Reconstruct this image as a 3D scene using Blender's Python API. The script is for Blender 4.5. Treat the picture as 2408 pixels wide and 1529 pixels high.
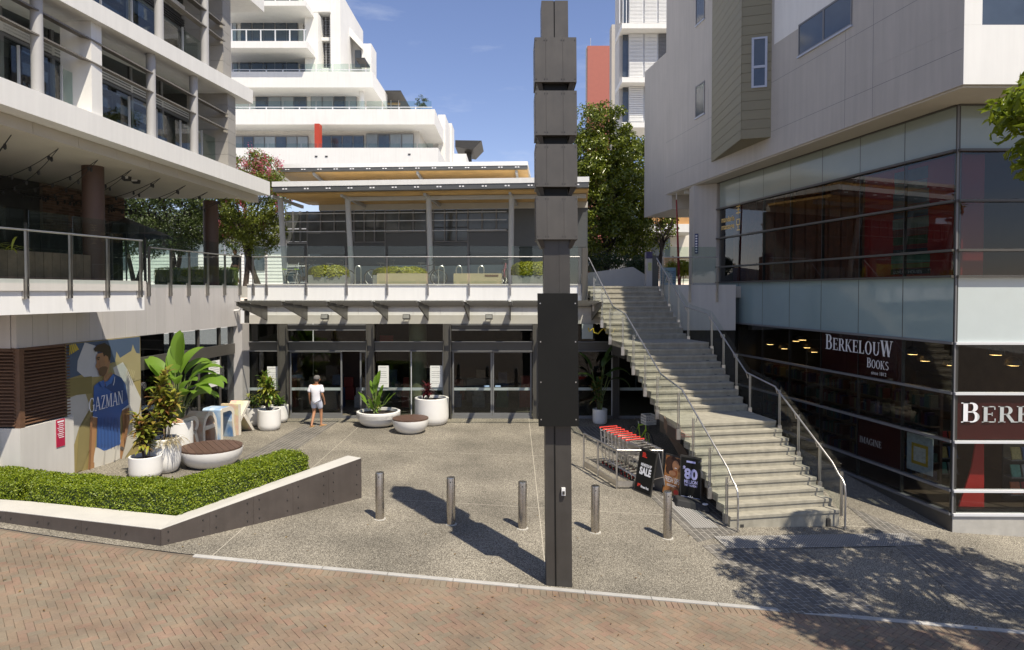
import bpy, bmesh, math, random
import numpy as np
from mathutils import Vector, Matrix
for o in list(bpy.data.objects): bpy.data.objects.remove(o)
SC = bpy.context.scene; COL = SC.collection
random.seed(7); RNG = np.random.default_rng(7)
R = math.radians
# ------------------------------------------------------------------ camera
F, CX, HY, H = 1604.7, 1203.5, 684.0, 4.7       # focal length and horizon in px of a 2407 px wide frame; eye height in m
PT = R(1.4); PY = HY + F * math.tan(PT)
cam = bpy.data.cameras.new('camera'); co = bpy.data.objects.new('camera', cam); COL.objects.link(co)
co.location = (0, 0, H); co.rotation_euler = (R(90) - PT, 0, 0)
cam.sensor_width = 36; cam.lens = 36 * F / 2407
cam.shift_y = -(764.5 - PY) / 2407
cam.clip_start = .1; cam.clip_end = 2000
SC.camera = co
# ------------------------------------------------------------------ sky, sun, exposure
SUNV = Vector((.352, -.455, 1)).normalized()
W = bpy.data.worlds.new('World'); SC.world = W; W.use_nodes = True
wn = W.node_tree.nodes; wl = W.node_tree.links
sky = wn.new('ShaderNodeTexSky'); sky.sky_type = 'NISHITA'; sky.sun_disc = False
sky.sun_elevation = math.asin(SUNV.z); sky.sun_rotation = math.atan2(SUNV.x, SUNV.y)
sky.altitude = 0; sky.air_density = 1.0; sky.dust_density = .0; sky.ozone_density = 2.5
bg = wn['Background']; bg.inputs[1].default_value = .1
tc = wn.new('ShaderNodeTexCoord'); mp = wn.new('ShaderNodeMapping'); mp.inputs['Scale'].default_value = (1, 1, 4.5)
nz = wn.new('ShaderNodeTexNoise'); nz.inputs['Scale'].default_value = 2.6; nz.inputs['Detail'].default_value = 8; nz.inputs['Roughness'].default_value = .62
cr = wn.new('ShaderNodeValToRGB'); cr.color_ramp.elements[0].position = .46; cr.color_ramp.elements[1].position = .78
cr.color_ramp.elements[1].color = (.55, .55, .55, 1)
mx = wn.new('ShaderNodeMixRGB'); mx.inputs[2].default_value = (7.5, 7.7, 8.2, 1)
wl.new(tc.outputs['Generated'], mp.inputs[0]); wl.new(mp.outputs[0], nz.inputs[0]); wl.new(nz.outputs[0], cr.inputs[0])
tn = wn.new('ShaderNodeMixRGB'); tn.blend_type = 'MULTIPLY'; tn.inputs[0].default_value = 1; tn.inputs[2].default_value = (1.12, .98, 1.08, 1); wl.new(sky.outputs[0], tn.inputs[1])
wl.new(cr.outputs[0], mx.inputs[0]); wl.new(tn.outputs[0], mx.inputs[1]); wl.new(mx.outputs[0], bg.inputs[0])
sl = bpy.data.lights.new('sun', 'SUN'); sl.energy = 5.0; sl.angle = R(.53); sl.color = (1, .91, .755)
so = bpy.data.objects.new('sun', sl); COL.objects.link(so); so.location = (20, -28, 60)
so.rotation_euler = SUNV.to_track_quat('Z', 'Y').to_euler()
SC.view_settings.view_transform = 'Standard'; SC.view_settings.look = 'None'
SC.view_settings.exposure = .45; SC.view_settings.gamma = 1; SC.view_settings.use_curve_mapping = False
SC.cycles.max_bounces = 8; SC.cycles.transparent_max_bounces = 24; SC.cycles.diffuse_bounces = 3; SC.cycles.glossy_bounces = 4
SC.cycles.sample_clamp_indirect = 6
# ------------------------------------------------------------------ pixel rays
def ray(x, y):
    a = (x - CX) / F; b = -(y - PY) / F
    return (a, math.cos(PT) + b * math.sin(PT), -math.sin(PT) + b * math.cos(PT))
def atz(x, y, z):
    d = ray(x, y); t = (z - H) / d[2]; return (d[0] * t, d[1] * t, z)
def aty(x, y, Y):
    d = ray(x, y); t = Y / d[1]; return (d[0] * t, Y, H + d[2] * t)
def g(X, Y):                                      # the forecourt falls from level doors to a street that drops to the right
    t = min(1.238, max(0, (25 - Y) / 10.5)); return t * (-.335 - .066 * max(-30, min(30, X)))
def gnd(x, y):
    z = 0
    for i in range(50):
        p = atz(x, y, z); z = .5 * z + .5 * g(p[0], p[1])
    return (p[0], p[1], g(p[0], p[1]))
class Wall:                                        # vertical plane through two plan points; n faces the side given by sgn
    def __init__(s, a, b, sgn=1):
        s.a = Vector(a); s.b = Vector(b); s.L = (s.b - s.a).length; s.d = (s.b - s.a) / s.L
        s.n = Vector((s.d.y, -s.d.x)) * sgn
    def xy(s, t, off=0):
        p = s.a + s.d * t + s.n * off; return (p.x, p.y)
    def pt(s, t, off, z):
        p = s.xy(t, off); return (p[0], p[1], z)
    def hit(s, x, y, off=0):
        d = ray(x, y); n = s.n; a = s.a + n * off
        k = (n.x * a.x + n.y * a.y) / (n.x * d[0] + n.y * d[1])
        return ((d[0] * k - a.x) * s.d.x + (d[1] * k - a.y) * s.d.y, H + d[2] * k)
    def atY(s, Y): return (Y - s.a.y) / s.d.y
# ------------------------------------------------------------------ mesh builder
ORG = {}
class MB:
    def __init__(s): s.v = []; s.f = []
    def add(s, v, f):
        k = len(s.v); s.v += [tuple(p) for p in v]; s.f += [tuple(i + k for i in q) for q in f]; return s
    def hexa(s, p): return s.add(p, [(3, 2, 1, 0), (4, 5, 6, 7), (0, 1, 5, 4), (1, 2, 6, 5), (2, 3, 7, 6), (3, 0, 4, 7)])
    def box(s, x0, x1, y0, y1, z0, z1):
        return s.hexa([(x0, y0, z0), (x1, y0, z0), (x1, y1, z0), (x0, y1, z0), (x0, y0, z1), (x1, y0, z1), (x1, y1, z1), (x0, y1, z1)])
    def wbox(s, w, t0, t1, o0, o1, z0, z1):        # a box on a wall: along, out of, and up it; z may be a pair for sloping edges
        za, zb = z0 if isinstance(z0, tuple) else (z0, z0); zc, zd = z1 if isinstance(z1, tuple) else (z1, z1)
        a, b, c, d = w.xy(t0, o0), w.xy(t1, o0), w.xy(t1, o1), w.xy(t0, o1)
        return s.hexa([(*a, za), (*b, zb), (*c, zb), (*d, za), (*a, zc), (*b, zd), (*c, zd), (*d, zc)])
    def prism(s, pts, vec):
        n = len(pts); vec = Vector(vec)
        return s.add(list(pts) + [tuple(Vector(p) + vec) for p in pts],
                     [tuple(range(n))[::-1], tuple(range(n, 2 * n))] + [(i, (i + 1) % n, (i + 1) % n + n, i + n) for i in range(n)])
    def slab(s, pts, z0, z1): return s.prism([(p[0], p[1], z0) for p in pts], (0, 0, z1 - z0))
    def tube(s, path, r, n=8, rs=None, closed=False):
        P = [Vector(p) for p in path]; m = len(P); V = []; up = Vector((.31, .17, .93))
        for i in range(m):
            t = (P[(i + 1) % m] - P[i - 1]) if closed else (P[min(i + 1, m - 1)] - P[max(i - 1, 0)])
            t.normalize(); u = t.cross(up)
            if u.length < .05: u = t.cross(Vector((1, 0, 0)))
            u.normalize(); w = t.cross(u); q = rs[i] if rs else r
            for k in range(n):
                a = 2 * math.pi * k / n; V.append(P[i] + (u * math.cos(a) + w * math.sin(a)) * q)
        Fc = []
        for i in range(m if closed else m - 1):
            for k in range(n):
                j = (i + 1) % m
                Fc.append((i * n + k, i * n + (k + 1) % n, j * n + (k + 1) % n, j * n + k))
        if not closed: Fc += [tuple(range(n))[::-1], tuple((m - 1) * n + k for k in range(n))]
        return s.add(V, Fc)
    def lathe(s, prof, c=(0, 0, 0), n=28, sx=1, sy=1):
        V = []; Fc = []
        for (r, z) in prof:
            for k in range(n):
                a = 2 * math.pi * k / n; V.append((c[0] + r * sx * math.cos(a), c[1] + r * sy * math.sin(a), c[2] + z))
        for i in range(len(prof) - 1):
            for k in range(n):
                Fc.append((i * n + k, i * n + (k + 1) % n, (i + 1) * n + (k + 1) % n, (i + 1) * n + k))
        if prof[0][0] > 1e-4: Fc.append(tuple(range(n))[::-1])
        if prof[-1][0] > 1e-4: Fc.append(tuple((len(prof) - 1) * n + k for k in range(n)))
        return s.add(V, Fc)
    def ball(s, c, r, n=10, m=7, sz=1):
        return s.lathe([(max(1e-5, r * math.sin(math.pi * i / m)), -r * sz * math.cos(math.pi * i / m)) for i in range(m + 1)], c, n)
    def build(s, name, mat, parent=None, smooth=False, local=False, bevel=0):
        o = ORG.get(parent.name, Vector()) if (parent is not None and not local) else Vector()
        me = bpy.data.meshes.new(name)
        me.from_pydata([tuple(Vector(p) - o) for p in s.v], [], s.f)
        if len(s.v) < 6000:
            b = bmesh.new(); b.from_mesh(me)
            if smooth: bmesh.ops.remove_doubles(b, verts=b.verts, dist=1e-5)
            bmesh.ops.recalc_face_normals(b, faces=b.faces); b.to_mesh(me); b.free()
        return put(name, me, mat, parent, smooth, bevel)
def put(name, me, mat, parent=None, smooth=False, bevel=0):
    me.materials.append(mat)
    ob = bpy.data.objects.new(name, me); COL.objects.link(ob)
    if parent is not None:
        ob.parent = parent; ORG[ob.name] = ORG.get(parent.name, Vector())
    if smooth:
        me.polygons.foreach_set('use_smooth', [True] * len(me.polygons))
        try: me.set_sharp_from_angle(angle=R(42))
        except Exception: pass
    if bevel:
        m = ob.modifiers.new('bevel', 'BEVEL'); m.width = bevel; m.segments = 2; m.limit_method = 'ANGLE'
    return ob
def tag(o, label, cat=None, group=None, kind=None):
    o['label'] = label
    if cat: o['category'] = cat
    if group: o['group'] = group
    if kind: o['kind'] = kind
    return o
def thing(name, label, cat, loc=(0, 0, 0), rz=0, group=None):
    o = bpy.data.objects.new(name, None); COL.objects.link(o); o.location = loc; o.rotation_euler = (0, 0, rz)
    o.empty_display_size = .1; ORG[o.name] = Vector(loc)
    return tag(o, label, cat, group)
def struct(ob, label): return tag(ob, label, kind='structure')
def dup(root, loc, rz, label, group=None):
    r = root.copy(); COL.objects.link(r); r.location = loc; r.rotation_euler = (0, 0, rz); r['label'] = label
    if group: r['group'] = group
    for ch in root.children:
        c = ch.copy(); COL.objects.link(c); c.parent = r
        for q in ch.children:
            d = q.copy(); COL.objects.link(d); d.parent = c
    return r
def part(name, mat, parent, fn, **k):
    m = MB(); fn(m); return m.build(name, mat, parent, **k)
# ------------------------------------------------------------------ materials
def nodes(name):
    m = bpy.data.materials.new(name); m.use_nodes = True; nt = m.node_tree
    return m, nt.nodes, nt.links, nt.nodes['Principled BSDF']
def mat(name, c, rough=.6, metal=0, var=.12, scale=2.5, bump=0, bscale=40, spec=.5, rnd=0, streak=0, coat=0, detail=6):
    m, n, l, p = nodes(name)
    p.inputs['Roughness'].default_value = rough; p.inputs['Metallic'].default_value = metal
    p.inputs['Specular IOR Level'].default_value = spec; p.inputs['Coat Weight'].default_value = coat
    t = n.new('ShaderNodeTexCoord'); src = t.outputs['Object']
    geo = n.new('ShaderNodeNewGeometry'); src = geo.outputs['Position']
    nz = n.new('ShaderNodeTexNoise'); nz.inputs['Scale'].default_value = scale; nz.inputs['Detail'].default_value = detail; nz.inputs['Roughness'].default_value = .6
    l.new(src, nz.inputs['Vector'])
    hs = n.new('ShaderNodeHueSaturation'); hs.inputs['Color'].default_value = (*c, 1)
    mr = n.new('ShaderNodeMapRange'); mr.inputs[1].default_value = .25; mr.inputs[2].default_value = .75
    mr.inputs[3].default_value = 1 - var; mr.inputs[4].default_value = 1 + var
    l.new(nz.outputs[0], mr.inputs[0]); v = mr.outputs[0]
    if streak:
        mpp = n.new('ShaderNodeMapping'); mpp.inputs['Scale'].default_value = (5, 5, .35); l.new(src, mpp.inputs[0])
        n2 = n.new('ShaderNodeTexNoise'); n2.inputs['Scale'].default_value = 1.4; n2.inputs['Detail'].default_value = 5; l.new(mpp.outputs[0], n2.inputs[0])
        m2 = n.new('ShaderNodeMapRange'); m2.inputs[1].default_value = .3; m2.inputs[2].default_value = .72; m2.inputs[3].default_value = 1 - streak; m2.inputs[4].default_value = 1.02
        l.new(n2.outputs[0], m2.inputs[0]); mm = n.new('ShaderNodeMath'); mm.operation = 'MULTIPLY'; l.new(v, mm.inputs[0]); l.new(m2.outputs[0], mm.inputs[1]); v = mm.outputs[0]
    if rnd:
        oi = n.new('ShaderNodeObjectInfo'); m3 = n.new('ShaderNodeMapRange'); m3.inputs[3].default_value = 1 - rnd; m3.inputs[4].default_value = 1 + rnd
        l.new(oi.outputs['Random'], m3.inputs[0]); mm = n.new('ShaderNodeMath'); mm.operation = 'MULTIPLY'; l.new(v, mm.inputs[0]); l.new(m3.outputs[0], mm.inputs[1]); v = mm.outputs[0]
    l.new(v, hs.inputs['Value']); l.new(hs.outputs[0], p.inputs['Base Color'])
    r2 = n.new('ShaderNodeMapRange'); r2.inputs[3].default_value = max(0, rough - .08); r2.inputs[4].default_value = min(1, rough + .08)
    l.new(nz.outputs[0], r2.inputs[0]); l.new(r2.outputs[0], p.inputs['Roughness'])
    if bump:
        n3 = n.new('ShaderNodeTexNoise'); n3.inputs['Scale'].default_value = bscale; n3.inputs['Detail'].default_value = 4; l.new(src, n3.inputs[0])
        b = n.new('ShaderNodeBump'); b.inputs['Strength'].default_value = bump; b.inputs['Distance'].default_value = .01
        l.new(n3.outputs[0], b.inputs['Height']); l.new(b.outputs[0], p.inputs['Normal'])
    return m
def glass(name, tint=(.8, .88, .85), refl=1.0, rough=.0):       # thin sheet glass: what it passes is tinted, what it mirrors follows Fresnel
    m, n, l, p = nodes(name); n.remove(p); out = n['Material Output']
    tr = n.new('ShaderNodeBsdfTransparent'); tr.inputs[0].default_value = (*tint, 1)
    gl = n.new('ShaderNodeBsdfGlossy'); gl.inputs['Roughness'].default_value = rough; gl.inputs[0].default_value = (refl, refl, refl, 1)
    fr = n.new('ShaderNodeFresnel'); fr.inputs[0].default_value = 1.5
    gb = n.new('ShaderNodeNewGeometry'); iv = n.new('ShaderNodeMath'); iv.operation = 'SUBTRACT'; iv.inputs[0].default_value = 1; l.new(gb.outputs['Backfacing'], iv.inputs[1])
    ml = n.new('ShaderNodeMath'); ml.operation = 'MULTIPLY'; l.new(fr.outputs[0], ml.inputs[0]); l.new(iv.outputs[0], ml.inputs[1])   # a thin sheet mirrors once, at its outer face
    mxs = n.new('ShaderNodeMixShader'); l.new(ml.outputs[0], mxs.inputs[0]); l.new(tr.outputs[0], mxs.inputs[1]); l.new(gl.outputs[0], mxs.inputs[2])
    l.new(mxs.outputs[0], out.inputs[0]); return m
def leafmat(name, c, c2, rough=.42, trans=.35, spec=.5):
    m, n, l, p = nodes(name); out = n['Material Output']
    geo = n.new('ShaderNodeNewGeometry'); rp = n.new('ShaderNodeMixRGB')
    rp.inputs[1].default_value = (*c, 1); rp.inputs[2].default_value = (*c2, 1); l.new(geo.outputs['Random Per Island'], rp.inputs[0])
    l.new(rp.outputs[0], p.inputs['Base Color']); p.inputs['Roughness'].default_value = rough; p.inputs['Specular IOR Level'].default_value = spec
    tl = n.new('ShaderNodeBsdfTranslucent'); l.new(rp.outputs[0], tl.inputs[0])
    ms = n.new('ShaderNodeMixShader'); ms.inputs[0].default_value = trans; l.new(p.outputs[0], ms.inputs[1]); l.new(tl.outputs[0], ms.inputs[2]); l.new(ms.outputs[0], out.inputs[0])
    return m
def emit(name, c, s):
    m, n, l, p = nodes(name); p.inputs['Emission Color'].default_value = (*c, 1); p.inputs['Emission Strength'].default_value = s
    p.inputs['Base Color'].default_value = (*c, 1); return m
M = {}
M['white'] = mat('white_render', (.74, .73, .70), .62, var=.04, scale=.8, streak=.05, bump=.03)
M['white2'] = mat('white_panel', (.74, .74, .73), .45, var=.03, scale=.6, streak=.04)
M['soffit'] = mat('soffit_board', (.50, .46, .385), .8, var=.06, scale=1.2)
M['cladding'] = mat('grey_cladding', (.48, .46, .45), .42, var=.04, scale=.7, streak=.05, rnd=.04)
M['lgrey'] = mat('light_grey_render', (.57, .55, .515), .7, var=.05, scale=.8, streak=.08)
M['rwall'] = mat('pale_grey_render', (.455, .425, .385), .72, var=.07, scale=.5, streak=.085, bump=.05)
M['block'] = mat('grey_blockwork', (.31, .295, .27), .8, var=.08, scale=2, bump=.1, rnd=.05)
M['column'] = mat('painted_column', (.38, .375, .37), .5, var=.04)
M['brown'] = mat('brown_column', (.08, .045, .032), .6, var=.1)
M['dark'] = mat('dark_metal', (.035, .033, .03), .48, var=.15, scale=4)
M['steel_dark'] = mat('charcoal_steel', (.075, .07, .062), .45, var=.1, scale=3)
M['steel'] = mat('stainless_steel', (.56, .54, .51), .4, metal=1, var=.06, scale=8)
M['post'] = mat('dull_steel', (.36, .345, .32), .38, metal=1, var=.08, scale=8)
M['bollard'] = mat('bollard_steel', (.50, .465, .42), .27, metal=1, var=.1, scale=10, streak=.12)
M['steel_worn'] = mat('brushed_steel', (.64, .61, .57), .36, metal=1, var=.12, scale=14)
M['pipe'] = mat('grey_painted_pipe', (.42, .43, .44), .45, var=.05)
M['black'] = mat('black_board', (.009, .009, .008), .5, var=.2, scale=1.5, spec=.22)
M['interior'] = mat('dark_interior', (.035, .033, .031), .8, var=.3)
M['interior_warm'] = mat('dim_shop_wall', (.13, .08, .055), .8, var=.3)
M['pavpanel'] = mat('slate_panel', (.08, .085, .088), .4, var=.08, scale=1.5, rnd=.1)
M['frame'] = mat('grey_window_frame', (.17, .17, .175), .45, var=.05)
M['wframe'] = mat('white_frame', (.62, .63, .65), .4, var=.03)
M['blueframe'] = mat('pale_blue_frame', (.42, .46, .55), .4, var=.04)
M['gutter'] = mat('dark_gutter', (.085, .088, .09), .4, var=.06)
M['ply'] = mat('plywood', (.58, .37, .14), .5, var=.22, scale=1.3, streak=.0)
M['timber'] = mat('dark_timber', (.12, .062, .035), .55, var=.25, scale=9, rnd=.15)
M['timberboard'] = mat('weathered_timber', (.13, .09, .06), .7, var=.3, scale=5, rnd=.2)
M['deckwood'] = mat('stained_timber', (.10, .058, .042), .5, var=.2, scale=12, rnd=.12)
M['concrete'] = mat('concrete', (.40, .385, .35), .8, var=.14, scale=3, bump=.15, bscale=30, streak=.06)
M['stair'] = mat('stair_concrete', (.32, .298, .24), .82, var=.2, scale=4, bump=.2, bscale=60, streak=.18)
M['cap'] = mat('concrete_cap', (.47, .455, .42), .7, var=.07, scale=2.5, bump=.08)
M['kerb'] = mat('kerb_concrete', (.36, .35, .33), .75, var=.12, scale=5, rnd=.08)
M['corten'] = mat('brown_steel_plate', (.075, .062, .055), .5, var=.15, scale=3, streak=.12)
M['totem'] = mat('charcoal_sheet', (.05, .046, .041), .42, var=.16, scale=3, streak=.16)
M['pot'] = mat('white_pot', (.74, .73, .71), .38, var=.03, scale=3)
M['soil'] = mat('soil', (.03, .022, .016), .95, var=.4, scale=30, bump=.5)
M['olive'] = mat('olive_cladding', (.225, .205, .135), .6, var=.05, scale=1, rnd=.03)
M['red'] = mat('red_paint', (.42, .045, .02), .5, var=.05)
M['redwall'] = mat('red_board', (.62, .03, .022), .5, var=.08)
M['redbld'] = mat('terracotta_render', (.36, .115, .085), .7, var=.06)
M['redplastic'] = mat('red_plastic', (.6, .035, .02), .35, var=.05)
M['rubber'] = mat('black_rubber', (.02, .02, .02), .7)
M['spandrel'] = mat('blue_grey_spandrel_glass', (.27, .36, .37), .06, var=.05, scale=.5, spec=.6)
M['frost'] = mat('frosted_grey_glass', (.27, .305, .27), .12, var=.06, scale=.6)
M['palefrost'] = mat('pale_frosted_glass', (.33, .38, .38), .25, var=.04)
M['beige'] = mat('beige_stone', (.42, .34, .22), .8, var=.08, scale=6)
M['greybox'] = mat('grey_planter', (.2, .2, .195), .8, var=.15, scale=8)
M['paper'] = mat('white_paper', (.75, .75, .73), .7, var=.02)
M['ink'] = mat('grey_ink', (.25, .25, .25), .7)
M['lettering'] = mat('white_lettering', (.78, .78, .80), .5, var=.02)
M['brickwall'] = mat('old_brick', (.115, .068, .045), .85, var=.25, scale=6, rnd=.45, bump=.2)
M['mortar'] = mat('mortar', (.16, .13, .10), .9)
M['cream'] = mat('cream_letter', (.66, .62, .54), .5, var=.04)
M['g_rail'] = glass('railing_glass', (.84, .90, .87))
M['g_stair'] = glass('stair_glass', (.93, .955, .945))
M['g_shop'] = glass('shop_glass', (.72, .75, .73))
M['g_bldg'] = glass('dark_window_glass', (.58, .61, .62))
M['g_canopy'] = glass('canopy_glass', (.95, .96, .94), rough=.1)
M['windowdark'] = mat('blue_window', (.05, .065, .085), .06, var=.25, scale=.8, spec=.8)
M['totembox'] = mat('ribbed_grey_sheet', (.08, .074, .066), .42, var=.14, scale=2.5, streak=.1)
M['pavglass'] = mat('grey_window', (.085, .09, .09), .1, var=.35, scale=1.2)
M['curtain'] = mat('window_with_blind', (.22, .25, .27), .12, var=.1, scale=.8, rnd=.3)
# ================================================================== ground
def gum(n, l, P, col):                               # trodden gum and oil spots
    v = n.new('ShaderNodeTexVoronoi'); v.inputs['Scale'].default_value = 2.3; v.inputs['Randomness'].default_value = 1; l.new(P, v.inputs[0])
    w = n.new('ShaderNodeTexNoise'); w.inputs['Scale'].default_value = 1.7; l.new(P, w.inputs[0])
    th = n.new('ShaderNodeMapRange'); th.inputs[1].default_value = .45; th.inputs[2].default_value = .7; th.inputs[3].default_value = 0; th.inputs[4].default_value = .075; l.new(w.outputs[0], th.inputs[0])
    c = n.new('ShaderNodeMath'); c.operation = 'LESS_THAN'; l.new(v.outputs['Distance'], c.inputs[0]); l.new(th.outputs[0], c.inputs[1])
    k = n.new('ShaderNodeMath'); k.operation = 'MULTIPLY'; l.new(c.outputs[0], k.inputs[0]); k.inputs[1].default_value = .6
    x = n.new('ShaderNodeMixRGB'); l.new(k.outputs[0], x.inputs[0]); l.new(col, x.inputs[1]); x.inputs[2].default_value = (.05, .042, .035, 1); return x.outputs[0]
def aggregate():
    m, n, l, p = nodes('exposed_aggregate'); p.inputs['Roughness'].default_value = .85
    geo = n.new('ShaderNodeNewGeometry'); P = geo.outputs['Position']
    vo = n.new('ShaderNodeTexVoronoi'); vo.inputs['Scale'].default_value = 82; l.new(P, vo.inputs[0])
    cr = n.new('ShaderNodeValToRGB'); e = cr.color_ramp.elements; e[0].position = .1; e[0].color = (.055, .048, .039, 1); e[1].position = .86; e[1].color = (.36, .33, .27, 1)
    e2 = cr.color_ramp.elements.new(.45); e2.color = (.132, .117, .091, 1)
    bw = n.new('ShaderNodeRGBToBW'); l.new(vo.outputs['Color'], bw.inputs[0]); l.new(bw.outputs[0], cr.inputs[0])
    nz = n.new('ShaderNodeTexNoise'); nz.inputs['Scale'].default_value = .55; nz.inputs['Detail'].default_value = 7; l.new(P, nz.inputs[0])
    mr = n.new('ShaderNodeMapRange'); mr.inputs[1].default_value = .3; mr.inputs[2].default_value = .7; mr.inputs[3].default_value = .66; mr.inputs[4].default_value = 1.26; l.new(nz.outputs[0], mr.inputs[0])
    hs = n.new('ShaderNodeHueSaturation'); l.new(cr.outputs[0], hs.inputs['Color']); l.new(mr.outputs[0], hs.inputs['Value'])
    # poured bays: thin pale joints
    sp = n.new('ShaderNodeSeparateXYZ'); l.new(P, sp.inputs[0]); prev = hs.outputs[0]
    for ax, off, k in (('Y', 15.72, .02), ('Y', 20.1, 0.0), ('X', .62, 0.0), ('X', -5.3, .05)):
        a = n.new('ShaderNodeMath'); a.operation = 'SUBTRACT'; l.new(sp.outputs[ax], a.inputs[0]); a.inputs[1].default_value = off
        b = n.new('ShaderNodeMath'); b.operation = 'ABSOLUTE'; l.new(a.outputs[0], b.inputs[0])
        c = n.new('ShaderNodeMath'); c.operation = 'LESS_THAN'; l.new(b.outputs[0], c.inputs[0]); c.inputs[1].default_value = .009
        d = n.new('ShaderNodeMath'); d.operation = 'MULTIPLY'; l.new(c.outputs[0], d.inputs[0]); d.inputs[1].default_value = .6
        x = n.new('ShaderNodeMixRGB'); l.new(d.outputs[0], x.inputs[0]); l.new(prev, x.inputs[1]); x.inputs[2].default_value = (.5, .46, .38, 1); prev = x.outputs[0]
    l.new(gum(n, l, P, prev), p.inputs['Base Color'])
    b = n.new('ShaderNodeBump'); b.inputs['Strength'].default_value = .5; b.inputs['Distance'].default_value = .006; l.new(vo.outputs['Distance'], b.inputs['Height']); l.new(b.outputs[0], p.inputs['Normal'])
    return m
M['agg'] = aggregate()
BORD = [(-40, 17.4), (-14, 13.3), (-9.6, 12.5), (-7.6, 12.16), (-5.42, 11.93), (.6, 11.77), (8.76, 11.56), (14, 11.43), (40, 10.8)]
def by(X):
    for (a, b), (c, d) in zip(BORD, BORD[1:]):
        if X <= c: return b + (d - b) * (X - a) / (c - a)
    return BORD[-1][1]
def sheet(name, m, x0, x1, nx, ya, yb, ny, dz):
    v = []; f = []
    for i in range(nx + 1):
        X = x0 + (x1 - x0) * i / nx; a = ya(X); b = yb(X)
        for j in range(ny + 1):
            Y = a + (b - a) * j / ny; v.append((X, Y, g(X, Y) + dz))
    for i in range(nx):
        for j in range(ny):
            k = i * (ny + 1) + j; f.append((k, k + ny + 1, k + ny + 2, k + 1))
    return MB().add(v, f).build(name, m, smooth=True)
FORE = struct(sheet('forecourt_paving', M['agg'], -40, 40, 80, lambda X: by(X) - .02, lambda X: 60, 96, 0), 'exposed aggregate concrete forecourt in front of the glass doors')
M['street_bed'] = mat('brick_street_bed', (.142, .112, .082), .9, var=.2, scale=3)
STREET = struct(sheet('brick_street', M['street_bed'], -60, 60, 60, lambda X: -80, lambda X: by(X) - .03, 40, -.012), 'brick paved street falling to the right in the foreground')
fg = MB(); s_ = 700
fg.add([(-s_, -s_, -9), (s_, -s_, -9), (s_, s_, -9), (-s_, s_, -9)], [(0, 1, 2, 3)])
struct(fg.build('ground', M['concrete']), 'distant ground below the town')
# ---- brick pavers, herringbone at 45 degrees with a header course along the edge
def brickmat(name, cs):
    m, n, l, p = nodes(name); p.inputs['Roughness'].default_value = .85
    oi = n.new('ShaderNodeObjectInfo'); geo = n.new('ShaderNodeNewGeometry')
    ad = n.new('ShaderNodeMath'); ad.operation = 'ADD'; l.new(oi.outputs['Random'], ad.inputs[0]); l.new(geo.outputs['Random Per Island'], ad.inputs[1])
    fr = n.new('ShaderNodeMath'); fr.operation = 'FRACT'; l.new(ad.outputs[0], fr.inputs[0])
    cr = n.new('ShaderNodeValToRGB'); el = cr.color_ramp.elements; el[0].color = (*cs[0], 1); el[1].color = (*cs[-1], 1)
    for i, c in enumerate(cs[1:-1]): cr.color_ramp.elements.new((i + 1) / (len(cs) - 1)).color = (*c, 1)
    l.new(fr.outputs[0], cr.inputs[0])
    nz = n.new('ShaderNodeTexNoise'); nz.inputs['Scale'].default_value = 1.1; nz.inputs['Detail'].default_value = 9; nz.inputs['Roughness'].default_value = .68; l.new(geo.outputs['Position'], nz.inputs[0])
    mr = n.new('ShaderNodeMapRange'); mr.inputs[1].default_value = .28; mr.inputs[2].default_value = .72; mr.inputs[3].default_value = .66; mr.inputs[4].default_value = 1.28; l.new(nz.outputs[0], mr.inputs[0])
    n2 = n.new('ShaderNodeTexNoise'); n2.inputs['Scale'].default_value = 160; l.new(geo.outputs['Position'], n2.inputs[0])
    m2 = n.new('ShaderNodeMapRange'); m2.inputs[1].default_value = .3; m2.inputs[2].default_value = .7; m2.inputs[3].default_value = .82; m2.inputs[4].default_value = 1.18; l.new(n2.outputs[0], m2.inputs[0])
    mm = n.new('ShaderNodeMath'); mm.operation = 'MULTIPLY'; l.new(mr.outputs[0], mm.inputs[0]); l.new(m2.outputs[0], mm.inputs[1])
    hs = n.new('ShaderNodeHueSaturation'); l.new(cr.outputs[0], hs.inputs['Color']); l.new(mm.outputs[0], hs.inputs['Value'])
    l.new(gum(n, l, geo.outputs['Position'], hs.outputs[0]), p.inputs['Base Color'])
    return m
M['paver'] = brickmat('clay_paver', [(.21, .138, .098), (.195, .145, .10), (.178, .148, .106), (.206, .145, .10), (.174, .145, .105), (.203, .136, .098)])
def clip(poly, fn):
    out = []
    for i in range(len(poly)):
        a, b = poly[i], poly[(i + 1) % len(poly)]; fa, fb = fn(a), fn(b)
        if fa >= 0: out.append(a)
        if (fa >= 0) != (fb >= 0):
            t = fa / (fa - fb); out.append((a[0] + (b[0] - a[0]) * t, a[1] + (b[1] - a[1]) * t))
    return out
def paver(mb, poly, h, top=0, ch=.006):
    c = (sum(p[0] for p in poly) / len(poly), sum(p[1] for p in poly) / len(poly))
    jz = random.uniform(-.0015, .0015) + top
    inn = [(p[0] + (c[0] - p[0]) * .05, p[1] + (c[1] - p[1]) * .05) for p in poly]
    n = len(poly); v = [(x, y, g(x, y) - h) for x, y in poly] + [(x, y, g(x, y) - .005 + jz) for x, y in poly] + [(x, y, g(x, y) + jz) for x, y in inn]
    mb.add(v, [(i, (i + 1) % n, (i + 1) % n + n, i + n) for i in range(n)] + [(i + n, (i + 1) % n + n, (i + 1) % n + 2 * n, i + 2 * n) for i in range(n)] + [tuple(range(2 * n, 3 * n))])
bw_ = .105; cells = []
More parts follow.
